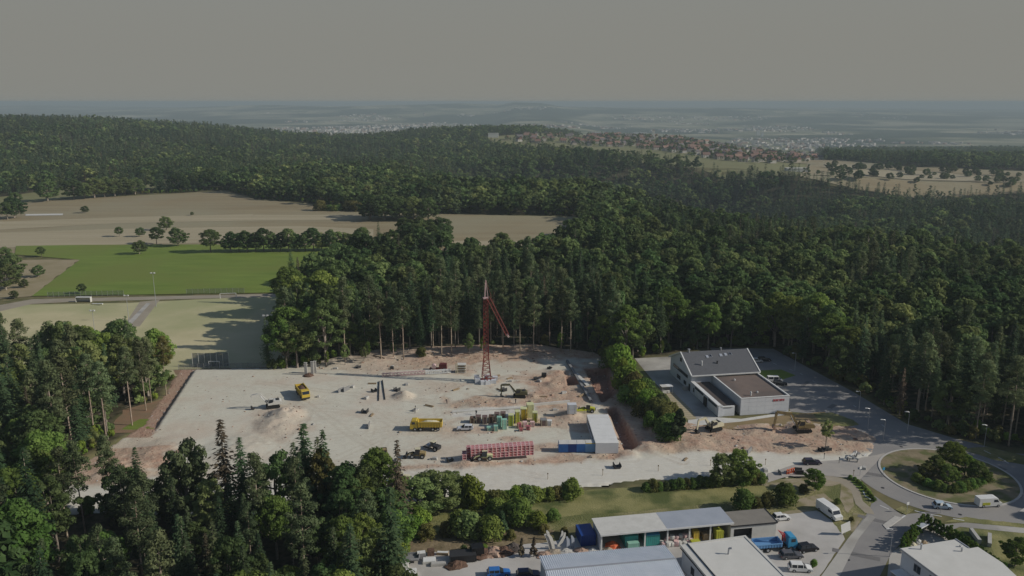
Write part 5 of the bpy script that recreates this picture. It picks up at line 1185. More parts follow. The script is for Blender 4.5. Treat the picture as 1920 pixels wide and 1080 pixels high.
for sx in (-2.2, 2.0):
    for sy in (-1, 1): wheel(t, sx, sy * .8, .4, .25)
p = P(858, 698); t = thing('timber_rack', 'tall rack of stacked timber beams left of the tower crane', 'timber rack', p)
for i in range(7): MB().b(-.2, 2.9, -1.2 + (i % 2) * .1, 1.2, .2 + i * .42, .42 + i * .42).build('beam', M['timber'] if i % 2 else M['offwhite'], t)
for a_ in (-.5, .0): MB().b(a_ - .12, a_ + .12, -1.3, -1.1, 0, 3.6).build('post', M['cream'], t)
# ------------------------------------------------------------------ machines and vehicles
dump_truck('yellow dump truck seen from its front, tipping bed loaded with dark soil', *P(568, 743)[:2], R(-62), M['yellow'], M['yellow'], M['mulch'])
dump_truck('yellow dump truck standing side on in the middle of the gravel site', *P(799, 806)[:2], R(180), M['yellow'], M['yellow'], M['cream'])
dump_truck('blue flatbed truck with a folded red loading crane', *P(1452, 1030)[:2], R(8), M['cyan'], M['blue_pale'], None, True)
excavator('white armed excavator on the red soil heap at the left of the site', P(512, 764)[0], P(512, 764)[1], R(200), M['offwhite'], ARM_OUT, s=1.0)
excavator('dark olive excavator with raised arm right of the tower crane', *P(974, 745)[:2], R(182), mat('olive_paint', (.10, .095, .05)), ARM_OUT, s=.95)
excavator('pale yellow excavator digging in the red soil left of the hall corner', *P(1338, 806)[:2], R(205), M['cream'], ARM_LOW, s=1.0)
excavator('large yellow brown excavator on mud caked tracks before the hall', *P(1504, 808)[:2], R(180), M['yellow_dirty'], ([(1.4, 1.9), (3.2, 4.4), (6.6, 4.9), (7.0, 1.3)], .7), dark=M['dirt_red'], s=1.12)
loader('pale yellow wheel loader in front of the red crates', *P(905, 862)[:2], R(186), M['paleyellow'], s=.85)
loader('dark wheel loader with its bucket lowered, second machine from the left', *P(780, 858)[:2], R(178), M['yellow_dirty'], s=.85)
loader('small white and green machine left of the white office cabins', *P(1100, 772)[:2], R(170), M['lime'], s=.8)
roller('small road roller standing right of the dark loader', *P(812, 843)[:2], R(150), M['darkgrey'])
roller('cream roller on the gravel road behind the willow tree', *P(752, 903)[:2], R(185), M['cream'])
forklift('dark forklift with raised mast, leftmost machine at the front of the site', *P(721, 858)[:2], R(-80), M['yellow_dirty'])
car('silver white estate car parked beside the mint boxes', *P(872, 806)[:2], R(182), M['plaster'], 'estate')
car('dark violet estate car driving towards the roundabout', *P(1522, 870)[:2], R(2), mat('car_dark', (.035, .03, .05), r=.25), 'estate')
car('small light blue car on the front side of the roundabout', *P(1766, 953)[:2], R(-8), mat('car_blue', (.42, .52, .60), r=.3), 'hatch')
panel_van('white and yellow van on the front right of the roundabout', *P(1852, 949)[:2], R(5), M['white'], M['lime'], s=.95)
panel_van('white delivery van parked at the grass edge of the yard', *P(1554, 966)[:2], R(-72), M['white'], L=6.6)
car('white car parked at the right end of the low garage', *P(1464, 975)[:2], R(12), M['white'], 'hatch')
car('black car parked right of the blue truck', *P(1513, 1033)[:2], R(15), mat('car_black', (.012, .012, .015), r=.25), 'suv')
car('dark grey car with a white roof stripe in front of the blue truck', *P(1483, 1046)[:2], R(6), mat('car_grey', (.10, .10, .11), r=.3), 'estate')
car('white car nearest the bottom edge in the yard', *P(1500, 1070)[:2], R(-4), M['white'], 'suv')
car('white van like car parked behind the brown flat roof', *P(1452, 716)[:2], R(0), M['white'], 'van')
car('black car parked beside the white one behind the flat roof', *P(1462, 722)[:2], R(-20), mat('car_black2', (.015, .015, .02), r=.25), 'estate')
car('dark car in the shaded car park right of the gabled roof', *P(1433, 677)[:2], R(0), mat('car_dark2', (.02, .02, .03), r=.25), 'estate')
car('pale car half hidden by the gable, in the shaded car park', *P(1419, 679)[:2], R(0), M['offwhite'], 'hatch')
t = car('blue pickup like car cut by the bottom edge, left of the ribbed roof', *P(935, 1079)[:2], R(5), M['blue'], 'estate')
car('dark blue car at the bottom edge beside the ribbed roof', *P(990, 1081)[:2], R(4), mat('car_navy', (.02, .03, .08), r=.3), 'estate')
# ------------------------------------------------------------------ crates, pallets and stacks
x0, y0, z0 = P(875, 862); x1, y1, _ = P(1001, 860); an = math.atan2(y1 - y0, x1 - x0); cl = math.hypot(x1 - x0, y1 - y0) / 16
def crate_mesh(w, d, h):
    a = MB().b(-w / 2 + .05, w / 2 - .05, -d / 2 + .05, d / 2 - .05, .08, h - .05).mesh('crate_body', [M['crate_red']]); f = MB(); e = .12
    for sx in (-1, 1):
        for sy in (-1, 1): f.b(sx * w / 2 - e / 2, sx * w / 2 + e / 2, sy * d / 2 - e / 2, sy * d / 2 + e / 2, 0, h)
    for zz in (.04, h * .5, h - .05):
        for sy in (-1, 1): f.b(-w / 2, w / 2, sy * d / 2 - e / 2 - .005, sy * d / 2 + e / 2 - .005, zz - .04, zz + .04)
        for sx in (-1, 1): f.b(sx * w / 2 - e / 2 - .005, sx * w / 2 + e / 2 - .005, -d / 2, d / 2, zz - .04, zz + .04)
    f.b(-w / 2, w / 2, -.05, .05, h - .09, h - .01); return a, f.mesh('crate_frame', [M['crate_pink']])
cb, cf = crate_mesh(cl * .87, 1.15, 1.38)
ww = .93 * cl
for row in range(2):
    for k_ in range(17):
        if k_ == 1 and row == 0: continue
        lv = 2 if k_ > 0 else 1
        for l_ in range(lv + (1 if (row == 1 and k_ in ()) else 0)):
            u = (k_ - .5) * cl + (0 if row == 0 else .15) + rnd.uniform(-.03, .03); v = row * 1.3 + .6 + rnd.uniform(-.06, .06)
            side = 'front' if row == 0 else 'back'; t = thing('crate', ('red crate in the %s row of the long stack, %s layer' % (side, ('bottom', 'top', 'third')[l_])), 'crate', (x0 + u * math.cos(an) - v * math.sin(an), y0 + u * math.sin(an) + v * math.cos(an), z0 + l_ * 1.42), an + rnd.uniform(-.02, .02), 'red crates in the %s row, layer %d' % (side, l_ + 1))
            link('body', cb, t); link('frame', cf, t)
def slabs(label, px, py, w, d, h, m, rz=0, n=None, name='panel_stack', cat='stack', top=None, child='panel'):
    x, y, z = P(px, py); t = thing(name, label, cat, (x, y, z), R(rz)); n = n or max(2, int(h / .28))
    for i in range(n):
        z0_ = i * h / n; MB().b(-w / 2 + rnd.uniform(-.05, .05), w / 2 + rnd.uniform(-.05, .05), -d / 2, d / 2, z0_ + .03, z0_ + h / n - .02).build(child, (top if (top and i == n - 1) else m), t)
    for sx in (-1, 1): MB().b(sx * w * .35 - .05, sx * w * .35 + .05, -d / 2 - .03, -d / 2, .0, h).build('batten', M['cream'], t)
    return t
for a in ((958, 797, 1.5, 1.6, 3.3, 'lime', 'narrow yellow green panel stack right of the mint boxes'), (970, 792, 1.3, 1.8, 3.6, 'lime', 'tall yellow green stack behind the pink pallets, second from left'), (982, 786, 1.8, 2.0, 3.6, 'yellow', 'yellow stack in the middle of the tall yellow group'),
          (994, 782, 2.0, 2.2, 4.2, 'paleyellow', 'tallest pale yellow stack at the back of the yellow group'), (1003, 790, 1.4, 1.6, 3.0, 'lime', 'rightmost tall stack of the yellow group')):
    slabs(a[6], a[0], a[1], a[2], a[3], a[4], M[a[5]], rnd.uniform(-8, 8), top=M['paleyellow'])
for a in ((918, 807, 1.5, 1.3, 1.1, 'low mint pallet left of the tall mint boxes'), (930, 808, 1.2, 1.2, 1.6, 'small mint box in front of the tall mint boxes'), (936, 800, 1.3, 1.3, 3.0, 'left one of the two tall mint boxes'), (946, 804, 1.4, 1.3, 2.9, 'right one of the two tall mint boxes')):
    slabs(a[5], a[0], a[1], a[2], a[3], a[4], M['mint'], rnd.uniform(-6, 6), n=2, name='pallet_box', cat='pallet', child='box')
for i, a in enumerate(((886, 792, 1.6, 'olive brown'), (897, 792, 2.0, 'dark grey brown'), (909, 793, 2.1, 'grey'), (921, 792, 2.1, 'dark red brown'), (932, 790, 2.6, 'tall brown'), (943, 788, 2.4, 'rusty brown'))):
    slabs(a[3] + ' timber pack in the dark row behind the silver car', a[0], a[1], 1.5, 1.9, a[2], M['timber_dark'] if i % 3 else M['mulch'], rnd.uniform(-5, 5), name='timber_pack', cat='timber pack', child='plank')
for i, a in enumerate(((974, 803), (984, 801), (990, 806), (998, 800), (977, 808))):
    slabs(('left', 'back', 'front', 'right', 'lowest')[i] + ' pinkish red pallet stack below the yellow stacks', a[0], a[1], 1.2, 1.1, (1.5, 1.7, 1.2, 1.5, .8)[i], M['crate_pink'] if i % 2 else M['crate_red'], rnd.uniform(-10, 10), name='brick_pallet', cat='pallet', child='layer')
slabs('brown stack with a grey cover right of the yellow stacks', 1019, 797, 1.8, 1.8, 1.9, M['timber_dark'], 4, top=M['grey']); slabs('white wrapped block beside the brown stack', 1030, 797, 1.3, 1.4, 1.5, M['white'], -6, n=3)
slabs('white site cabin shaped stack behind the trench', 1072, 775, 2.6, 2.0, 2.9, M['plaster'], 2, n=2, name='cabin_block', cat='cabin', child='cabin_section')
slabs('flat yellow and white formwork stack right of the white cabin', 1088, 773, 3.4, 1.6, .9, M['cream'], 5, top=M['lime'])
box_container('dark blue skip tipped with scrap behind the brown heap in the yard', frame(plane_pt(868, 1050), R(8)), -2.6, 2.6, -1.2, 1.2, 1.5, M['darkgrey'], R(8), 'skip', 'skip')
box_container('black skip with a raised flap right of the dark blue one', frame(plane_pt(884, 1044), R(14)), 0, 2.4, -1, 1, 2.2, M['black'], R(14), 'skip', 'skip')
p = plane_pt(762, 1052); t = thing('trailer', 'grey flat trailer in the left corner of the yard', 'trailer', (p[0], p[1], .06), R(4)); MB().b(-2.6, 2.6, -1.1, 1.1, .55, .75).build('bed', M['grey'], t); MB().b(-2.6, 2.6, -1.15, -1.08, .75, 1.2).b(-2.6, 2.6, 1.08, 1.15, .75, 1.2).b(2.55, 2.62, -1.1, 1.1, .75, 1.3).build('side_board', M['metal'], t)
for sx in (-.6, .6):
    for sy in (-1, 1): wheel(t, sx, sy * 1.1, .38, .24)
for i, (a_, b_, w_, d_, h_, m__, lb) in enumerate(((752, 1068, 3.0, 2.2, 1.0, 'offwhite', 'pale low tank at the left end of the yard'), (735, 1078, 3.0, 2.0, .9, 'grey', 'grey trough in the bottom left corner of the yard'), (770, 1078, 2.4, 1.8, .8, 'white', 'white slab block in the left of the yard'), (805, 1054, 2.6, 1.8, .5, 'offwhite', 'pale slab pack in the yard right of the trailer'), (822, 1060, 3.0, 1.0, .5, 'concrete', 'long concrete pack left of the brown heap'), (790, 1046, 1.8, 1.2, 1.2, 'grey', 'grey machine block behind the pale slab pack'), (808, 1040, 1.4, 1.2, 1.1, 'mulch', 'dark bin among the yard clutter'), (830, 1040, 2.4, .8, .5, 'timber', 'short timber bundle in front of the bank'))):
    p = plane_pt(a_, b_); t = thing('yard_block', lb, 'block', (p[0], p[1], .05), R(rnd.uniform(-5, 12))); MB().b(-w_ / 2, w_ / 2, -d_ / 2, d_ / 2, 0, h_).build('body', M[m__], t); MB().b(-w_ / 2 + .1, w_ / 2 - .1, -d_ / 2 + .1, d_ / 2 - .1, h_, h_ + .1).build('lid', M['white'] if i % 2 else M[m__], t)
for i, (a_, b_, r_, h_, m__, lb) in enumerate(((856, 1062, 2.2, 1.4, 'mulch', 'reddish brown bark heap at the front of the yard'), (905, 1040, 3.2, 1.6, 'mulch', 'long brown compost heap behind the skips'), (925, 1038, 2.8, 1.7, 'dirt_red', 'rust brown soil heap in the yard'), (945, 1036, 2.6, 1.5, 'mulch', 'dark brown heap left of the two slim conifers'), (962, 1032, 2.2, 1.9, 'roof_dark', 'dark grey gravel heap beside the slim conifer'), (1022, 1042, 2.2, .9, 'dirt_red', 'red stone heap right of the slim conifers'), (1040, 1038, 2.2, 1.0, 'sandpile', 'pale stone rubble heap in front of the white slabs'), (1060, 1036, 2.0, 1.0, 'concrete', 'grey rubble heap beside the curved white slabs'), (1090, 1034, 1.9, .9, 'dirt_red', 'brown rubble heap before the dark blue container'), (1112, 1034, 1.2, .9, 'offwhite', 'white rubble heap at the shed corner'))):
    p = plane_pt(a_, b_); lump('heap', lb, 'heap', p[0], p[1], r_, h_, M[m__], 80 + i, sy=.7, rz=.2, rough=.3)
for i, (a_, b_, tl, h_) in enumerate(((1032, 1030, .35, 4.0), (1038, 1030, .35, 4.0), (1046, 1024, -.5, 3.2), (1064, 1030, .1, 3.0), (1073, 1028, .1, 3.0), (1026, 1012, .1, 2.2), (1050, 1012, -.2, 2.0))):
    p = plane_pt(a_, b_); o = MB().limb([(0, 0), (.25, h_ * .35), (.3, h_ * .7), (.05, h_)], [.5, .7, .65, .3], -.08, .08).build('stone_slab', M['offwhite'] if i not in (3, 4) else M['roof_blue']); o.location = (p[0], p[1], 0); o.rotation_euler = (0, -tl, R(20)); tag(o, ('tall pale stone slab leaning left, leftmost of its pair', 'tall pale stone slab leaning left, right one of its pair', 'pale slab leaning right beside the pair', 'blue grey upright slab, left of two', 'blue grey upright slab, right of two', 'small blue white slab at the back of the slab group', 'short pale slab at the back of the slab group')[i], 'slab')
# small things lying about the site
def beam(label, pa, pb, w, h, m, name='beam', cat='beam', z=0.0, tubed=False, group=None):
    a, b = P(*pa), P(*pb); L_ = math.hypot(b[0] - a[0], b[1] - a[1]); o = MB()
    o = o.tube((0, 0, w / 2), (L_, 0, w / 2 + (b[2] - a[2]) + z), w / 2, w / 2.4, n=7) if tubed else o.box((L_ / 2, 0, h / 2 + .02), (L_, w, h))
    o = o.build(name, m); o.location = a; o.rotation_euler = (0, 0, math.atan2(b[1] - a[1], b[0] - a[0])); return tag(o, label, cat, group)
beam('long dark steel beam lying along the edge of the trench', (1063, 678), (1108, 754), .8, .7, M['grey'])
beam('straight dark drain pipe on the gravel, left one of two', (711, 716), (710, 752), .35, .3, M['darkgrey'], 'pipe', 'pipe', tubed=True); beam('crooked dark drain pipe on the gravel, right one of two', (717, 714), (722, 750), .35, .3, M['darkgrey'], 'pipe', 'pipe', tubed=True)
beam('white concrete kerb along the dig behind the brown stacks', (1000, 762), (1068, 756), .5, .8, M['offwhite'], 'foundation_beam', 'foundation'); beam('long low white foundation strip in the middle of the site', (848, 774), (1000, 766), .6, .35, M['offwhite'], 'foundation_beam', 'foundation')
beam('pale concrete strip beside the upper trench', (1080, 702), (1102, 724), 1.2, .4, M['offwhite'], 'foundation_beam', 'foundation')
for i, (a, b) in enumerate((((847, 667), (885, 663)), ((925, 667), (950, 662)), ((786, 666), (812, 662)), ((987, 658), (1022, 662)), ((700, 668), (722, 673)), ((820, 671), (842, 668)))):
    beam(('long pale log', 'short pale log right of the crane mast', 'pale log under the dark pines', 'pale log at the right end of the wood edge', 'short log on the red bank', 'slim log beside a stump')[i] + ' at the wood edge', a, b, .55, .5, M['bark_pine'], 'log', 'log', tubed=True)
SM = (('formwork_panel', 'formwork panel', 'grey'), ('stone_block', 'stone block', 'concrete'), ('steel_bucket', 'digging bucket', 'darkgrey'), ('plank_bundle', 'plank bundle', 'timber'))
CL_ = ((640, 735, 0), (650, 733, 0), (661, 727, 1), (698, 720, 3), (701, 735, 2), (687, 748, 1), (697, 779, 3), (692, 801, 0), (745, 733, 2), (763, 722, 1), (778, 771, 1), (805, 762, 3), (597, 745, 1), (685, 774, 2), (735, 692, 2), (930, 706, 3), (955, 710, 3), (957, 716, 1), (1030, 692, 2), (1005, 712, 2), (1012, 716, 1), (1020, 706, 2), (1018, 745, 3), (1056, 738, 1), (935, 731, 3), (945, 733, 2), (855, 731, 3), (843, 866, 2), (815, 862, 1), (712, 868, 2), (737, 867, 2), (1118, 768, 1), (1040, 770, 1), (1156, 877, 2), (1285, 862, 3), (1405, 850, 0), (1540, 846, 2), (1553, 845, 2), (1462, 889, 0), (1498, 888, 2), (1435, 884, 1), (1620, 880, 1), (1090, 742, 3), (630, 692, 1), (672, 690, 2), (736, 688, 1))
NEAR_ = ('left part of the pad', 'middle of the pad', 'crane base', 'soil dig', 'road end')
for i, (a_, b_, k_) in enumerate(CL_):
    x, y, z = P(a_, b_); nm, lb, m__ = SM[k_]; t = thing(nm, '', lb, (x, y, z), rnd.uniform(0, 3.1), None, rnd.uniform(.8, 1.3)); mm = M[m__]
    wh_ = 'at the left of the gravel pad' if a_ < 705 and b_ < 810 else 'near the sand pile' if a_ < 800 and b_ < 780 else 'beside the crane base' if a_ < 990 and b_ < 760 else 'at the red soil dig' if a_ < 1100 and b_ < 760 else 'behind the material stacks' if b_ < 790 else 'by the front row of machines' if a_ < 860 else 'on the gravel road'
    t['label'] = '%s %s lying %s' % (('small', 'tilted', 'dusty', 'short', 'dark', 'half buried', 'flat', 'square')[i % 8], lb, wh_); t['group'] = lb + 's ' + wh_
    if k_ == 0: MB().box((0, 0, .5), (2.2, .15, 1.2), ry=0.0).build('panel', mm, t); MB().box((.2, .5, .35), (.1, 1.1, .1)).box((-.6, .5, .35), (.1, 1.1, .1)).build('prop', M['metal'], t)
    if k_ == 1: MB().box((0, 0, .3), (1.2, .8, .6), .1, taper=.85).box((.9, .2, .15), (.6, .5, .35), .5, taper=.8).build('block', mm, t)
    if k_ == 2: MB().prism([(-.6, 0), (.6, 0), (.9, .5), (.8, .9), (.6, .35), (-.4, .25), (-.5, 1.0), (-.65, .9)], -.7, .7).build('shell', mm, t)
    if k_ == 3:
        for q_ in range(3): MB().box((0, q_ * .3 - .3, .12 + .16 * (q_ == 1)), (2.4, .22, .16), .03 * q_).build('plank', mm, t)
for i, (a_, b_) in enumerate(((1234, 884), (1130, 892), (1027, 899), (1332, 874), (1435, 872), (1545, 861), (1573, 869), (779, 771), (1600, 893))):
    x, y, z = P(a_, b_); o = MB().tube((0, 0, 0), (0, 0, 1.7), .06, n=6).box((0, 0, 1.5), (.3, .05, .3)).build('marker_post', M['darkgrey'] if i in (5, 6, 7) else M['timber']); o.location = (x, y, z); tag(o, 'thin marker post casting a long shadow on the gravel road', 'post', 'marker posts along the gravel road')
for i, (a_, rz) in enumerate((((1594, 862), 20), ((1604, 858), 60), ((1600, 866), -15))):
    x, y, z = P(*a_); t = thing('road_barrier', ('left', 'tallest right', 'front')[i] + ' one of the white barrier boards beside the roundabout', 'barrier', (x, y, z), R(rz)); MB().box((0, 0, 1.2), (2.6, .08, .5), ry=.35 * (i - 1)).build('board', M['white'], t); MB().box((-.9, 0, .5), (.1, .6, 1.0)).box((.9, 0, .5), (.1, .6, 1.0)).build('stand', M['grey'], t)
for i in range(4):
    x, y, z = P(1476 + i * 4, 888 - i); t = thing('red_barrier', 'red and white plastic barrier in the short row by the road end', 'barrier', (x, y, z), R(60), 'red plastic barriers'); MB().prism([(-.6, 0), (-.45, 1.0), (.45, 1.0), (.6, 0)], -.15, .15).build('body', M['orange'], t); MB().b(-.4, .4, -.17, .17, .55, .75).build('stripe', M['white'], t)
for i, (a_, b_) in enumerate(((574, 703), (586, 701), (591, 700))):
    x, y, z = P(a_, b_); o = MB().box((0, 0, 2.0), (.9, .5, 4.2)).box((0, 0, 4.2), (1.0, .6, .25)).build('concrete_pillar', M['concrete']); o.location = (x, y, z); tag(o, ('left', 'middle', 'right')[i] + ' of three pale pillars at the back edge of the gravel pad', 'pillar')
x, y, z = P(578, 705); lump('scrap_pile', 'dark scrap pile at the foot of the three pale pillars', 'pile', x, y, 1.8, 1.0, M['mulch'], 5)
for i, (a_, b_) in enumerate(((778, 775), (967, 757), (893, 779), (838, 757), (948, 838))):
    x, y, z = P(a_, b_) if i < 4 else P(1188, 752); person(('person in dark clothes standing beside the yellow dump truck', 'person in dark clothes standing left of the yellow stacks', 'person in dark clothes behind the dark timber packs', 'person bending over the soil in the middle of the site', 'person in an orange vest near the trench end')[i], x, y, rnd.uniform(0, 6), (.05, .05, .07) if i < 4 else (.6, .2, .03), (.03, .035, .05), bend=1.0 if i == 3 else .1)
# lamps and flood lights
def lamp(label, a_, h_, name='street_lamp', cat='street lamp', flood=False, group=None):
    x, y, z = P(*a_); t = thing(name, label, cat, (x, y, z), 0, group); MB().tube((0, 0, 0), (0, 0, h_), .14 if flood else .09, .08 if flood else .06, n=6).build('pole', M['metal'], t)
    if flood: MB().box((0, 0, h_ + .1), (2.2, .3, .2)).build('crossbar', M['metal'], t); MB().box((-.7, -.2, h_ + .3), (.7, .4, .5)).build('lamp_head', M['white'], t); MB().box((.7, -.2, h_ + .3), (.7, .4, .5)).build('lamp_head', M['white'], t)
    else: MB().tube((0, 0, h_), (-1.0, -.2, h_ + .25), .05, n=5).build('arm', M['metal'], t); MB().box((-1.1, -.2, h_ + .22), (.7, .28, .14)).build('lamp_head', M['white'], t)
lamp('tall floodlight pole in front of the green meadow', (293, 576), 15.5, 'floodlight_pole', 'floodlight', True); lamp('floodlight pole left of the grey footpath', (242, 603), 11, 'floodlight_pole', 'floodlight', True)
lamp('floodlight pole in the shade at the edge of the wood', (503, 668), 15, 'floodlight_pole', 'floodlight', True); lamp('floodlight pole half hidden by the left wood', (180, 640), 12, 'floodlight_pole', 'floodlight', True)
for lb, a_ in (('street lamp at the top of the shaded car park', (1490, 695)), ('street lamp at the wood edge halfway down the access road', (1610, 772)), ('street lamp nearest the hall corner lawn', (1627, 805)), ('street lamp at the mouth of the access road', (1656, 828)), ('street lamp beside the right arm of the roundabout', (1701, 812)), ('slender street lamp in front of the thuja hedge', (1668, 1045)), ('street lamp above the far road arm', (1845, 838))): lamp(lb, a_, 6.2)
for i, (a_, b_, lb) in enumerate(((1584, 1003, 'white angled notice board at the yard entrance'), (1763, 963, 'small traffic sign on the kerb below the blue car'), (1700, 962, 'traffic sign on the splitter island'), (1612, 893, 'traffic sign at the left of the roundabout'), (1655, 895, 'arrow sign on the roundabout island edge'))):
    x, y, z = P(a_, b_); t = thing('sign', lb, 'sign', (x, y, z + .05), R(20)); MB().tube((0, 0, 0), (0, 0, 2.4 if i else 1.2), .05, n=6).build('post', M['metal'], t); MB().box((0, -.06, 2.2 if i else 1.7), (.7 if i else 2.4, .05, .7 if i else 2.2), ry=0 if i else -.2).build('board', M['white'] if i != 4 else M['cyan'], t)
# sports ground
def netfence(label, pa, pb, h_, n, m, name='ball_stop_fence'):
    a, b = P(*pa), P(*pb); L_ = math.hypot(b[0] - a[0], b[1] - a[1]); t = thing(name, label, 'fence', a, math.atan2(b[1] - a[1], b[0] - a[0]))
    for i in range(n + 1): MB().tube((L_ * i / n, 0, 0), (L_ * i / n, 0, h_), .07, n=5).build('post', M['grey'] if h_ < 5 else M['offwhite'], t)
    for i in range(n): MB().b(L_ * i / n + .12, L_ * (i + 1) / n - .12, -.02, .02, .1, h_ - .15).build('net_panel', m, t)
    return t
nm = bpy.data.materials.new('net'); nm.use_nodes = True; nn = nm.node_tree; tr_ = nn.nodes.new('ShaderNodeBsdfTransparent'); ms = nn.nodes.new('ShaderNodeMixShader'); ms.inputs[0].default_value = .42
nn.nodes['Principled BSDF'].inputs['Base Color'].default_value = (.10, .12, .16, 1); nn.links.new(tr_.outputs[0], ms.inputs[1]); nn.links.new(nn.nodes['Principled BSDF'].outputs[0], ms.inputs[2]); nn.links.new(ms.outputs[0], nn.nodes['Material Output'].inputs[0])
nm2 = nm.copy(); [setattr(n_.inputs[0], 'default_value', .2) for n_ in nm2.node_tree.nodes if n_.type == 'MIX_SHADER']
netfence('tall grey blue ball stop fence with pale posts behind the pitch', (362, 689), (430, 687), 5.2, 6, nm); netfence('low mesh fence along the pitch edge left of the pad', (335, 694), (500, 690), 2.2, 14, nm2, 'mesh_fence')
netfence('pale mesh fence at the left end of the meadow', (90, 557), (232, 554), 2.6, 14, nm2); netfence('mesh fence behind the goal at the meadow edge', (350, 552), (458, 550), 2.8, 10, nm2)
for lb, pa, pb, h_ in (('white football goal at the far edge of the pitch', (413, 560), (443, 559), 2.4), ('white football goal in front of the ball stop fence', (392, 690), (412, 690), 2.4)):
    a, b = P(*pa), P(*pb); L_ = math.hypot(b[0] - a[0], b[1] - a[1]); t = thing('football_goal', lb, 'goal', a, math.atan2(b[1] - a[1], b[0] - a[0])); MB().tube((0, 0, 0), (0, 0, h_), .12, n=6).tube((L_, 0, 0), (L_, 0, h_), .12, n=6).tube((0, 0, h_), (L_, 0, h_), .12, n=6).build('goal_frame', M['white'], t); MB().tube((0, 0, h_), (0, 1.6, .1), .05, n=5).tube((L_, 0, h_), (L_, 1.6, .1), .05, n=5).build('net_support', M['metal'], t); MB().add([(0, .1, h_), (L_, .1, h_), (L_, 1.6, .05), (0, 1.6, .05)], [(0, 1, 2, 3)]).build('net', nm2, t)
x, y, z = P(142, 567); t = thing('dugout', 'white team shelter at the side of the left pitch', 'shelter', (x, y, z)); MB().b(0, 6.8, 0, 1.6, 2.2, 2.35).build('roof', M['white'], t); MB().b(0, 6.8, 1.5, 1.6, 0, 2.2).b(0, .1, 0, 1.5, 0, 2.2).b(6.7, 6.8, 0, 1.5, 0, 2.2).build('wall', M['offwhite'], t); MB().b(.3, 6.5, .9, 1.3, .4, .5).build('bench', M['grey'], t)
for i, a_ in enumerate((178, 188)): x, y, z = P(a_, 571); o = MB().b(-1.2, 1.2, -.4, .4, .4, .5).b(-1.1, -1.0, -.3, .3, 0, .4).b(1.0, 1.1, -.3, .3, 0, .4).build('bench', M['white']); o.location = (x, y, z); tag(o, ('left', 'right')[i] + ' white bench on the track right of the team shelter', 'bench')
# ------------------------------------------------------------------ bushes, single trees and hedges
BM = [two('shrub', bushmesh(101, 3.0, 2.0, 34, 80, .18), M['bark_dark'], M['leaf_m']), two('shrub', bushmesh(102, 3.0, 1.9, 34, 80, .18), M['bark_dark'], M['leaf_b']), two('shrub', bushmesh(103, 3.0, 2.0, 34, 80, .18), M['bark_dark'], M['leaf_c']),
      two('shrub', bushmesh(104, 3.0, 1.9, 32, 80, .18), M['bark_dark'], M['olive']), two('conifer', bushmesh(105, 6.0, 1.5, 40, 90, .26, .85), M['bark_dark'], M['spruce']), two('thuja', bushmesh(106, 3.4, .75, 24, 60, .16, .6), M['bark_dark'], M['leaf_c']), two('slim', bushmesh(107, 4.4, .72, 26, 60, .15, .9), M['bark_dark'], M['dead'])]
def bush(label, a_, h_, k_, wd=1.0, name='shrub', cat='shrub', group=None, z=None):
    x, y, zz = P(*a_); H0 = (3, 3, 3, 3, 6, 3.4, 4.4)[k_] * .93; s_ = h_ / H0; t = thing(name, label, cat, (x, y, zz - .05 if z is None else z), rnd.uniform(0, 6.28), group); t.scale = (s_ * wd * rnd.uniform(.93, 1.07), s_ * wd * rnd.uniform(.93, 1.07), s_)
    link('stem', BM[k_][0], t); link('foliage', BM[k_][1], t); return t
def btree(label, a_, h_, var, wd=1.0, mats=None, kind='broadleaf_tree', group=None):
    x, y, zz = P(*a_); H0 = {'broadleaf_tree': (17, 19, 15, 18, 20, 15), 'spruce_tree': (24, 22, 25, 21), 'pine_tree': (24, 22, 25), 'dry_spruce': (22,)}[kind][var]; s_ = h_ / H0
    t = tree(kind, x, y, var, 1.0, label, z=zz - .1, mats=mats, group=group); t.scale = (s_ * wd, s_ * wd, s_); return t
# grass bank
btree('broad pale green willow at the front edge of the gravel road', (785, 958), 9.4, 5, 2.0, 'leaf_b'); btree('second pale willow merging with the broad one on its right', (830, 951), 9.8, 5, 1.75, 'leaf_b')
bush('bright green bush at the right foot of the willows', (882, 952), 6.8, 2, .75)
for i, (a_, b_, h_, k_) in enumerate(((912, 950, 3.2, 0), (926, 951, 3.6, 3), (940, 948, 3.2, 0), (955, 945, 3.0, 2), (970, 943, 3.6, 2), (986, 942, 3.8, 1), (1002, 939, 3.2, 0), (1018, 937, 2.4, 0), (1032, 936, 2.6, 0), (1046, 935, 2.8, 3), (1072, 932, 4.0, 0), (1060, 934, 2.6, 0))):
    bush('green shrub in the hedge between gravel road and grass bank', (a_, b_), h_, k_, group='shrubs of the bank hedge, left part') if i not in (5, 10) else bush(('pale bushy shrub standing out of the bank hedge' if i == 5 else 'roundest shrub at the right end of the left bank hedge'), (a_, b_), h_, k_)
for i in range(18):
    a_ = 1212 + i * 12.5; bush('low shrub in the hedge left of the two round trees on the bank' if i % 5 else 'taller shrub in the low bank hedge', (a_, 921 - i * .95), rnd.uniform(1.8, 2.8), (0, 3, 0, 1, 0)[i % 5], group='shrubs of the bank hedge, right part')
btree('round dark green tree, left of the pair on the grass bank', (1357, 908), 8.4, 5, 1.3, 'leaf_b'); btree('round lighter tree, right of the pair on the grass bank', (1386, 906), 9.4, 5, 1.2, 'leaf_m')
bush('dry brownish shrub right of the pair of round trees', (1412, 903), 3.4, 3)
btree('bright green single tree near the dark violet car', (1527, 921), 6.4, 5, 1.1, 'leaf_c'); bush('round dark green bush on the bank, rightmost of three', (1470, 946), 4.6, 0, .9); bush('round dark green bush left on the bank above the low garage', (1392, 955), 4.4, 0, .85)
bush('low olive bush between the two round dark ones', (1438, 948), 2.8, 3); bush('small olive bush beside the middle one on the bank', (1418, 952), 2.2, 3)
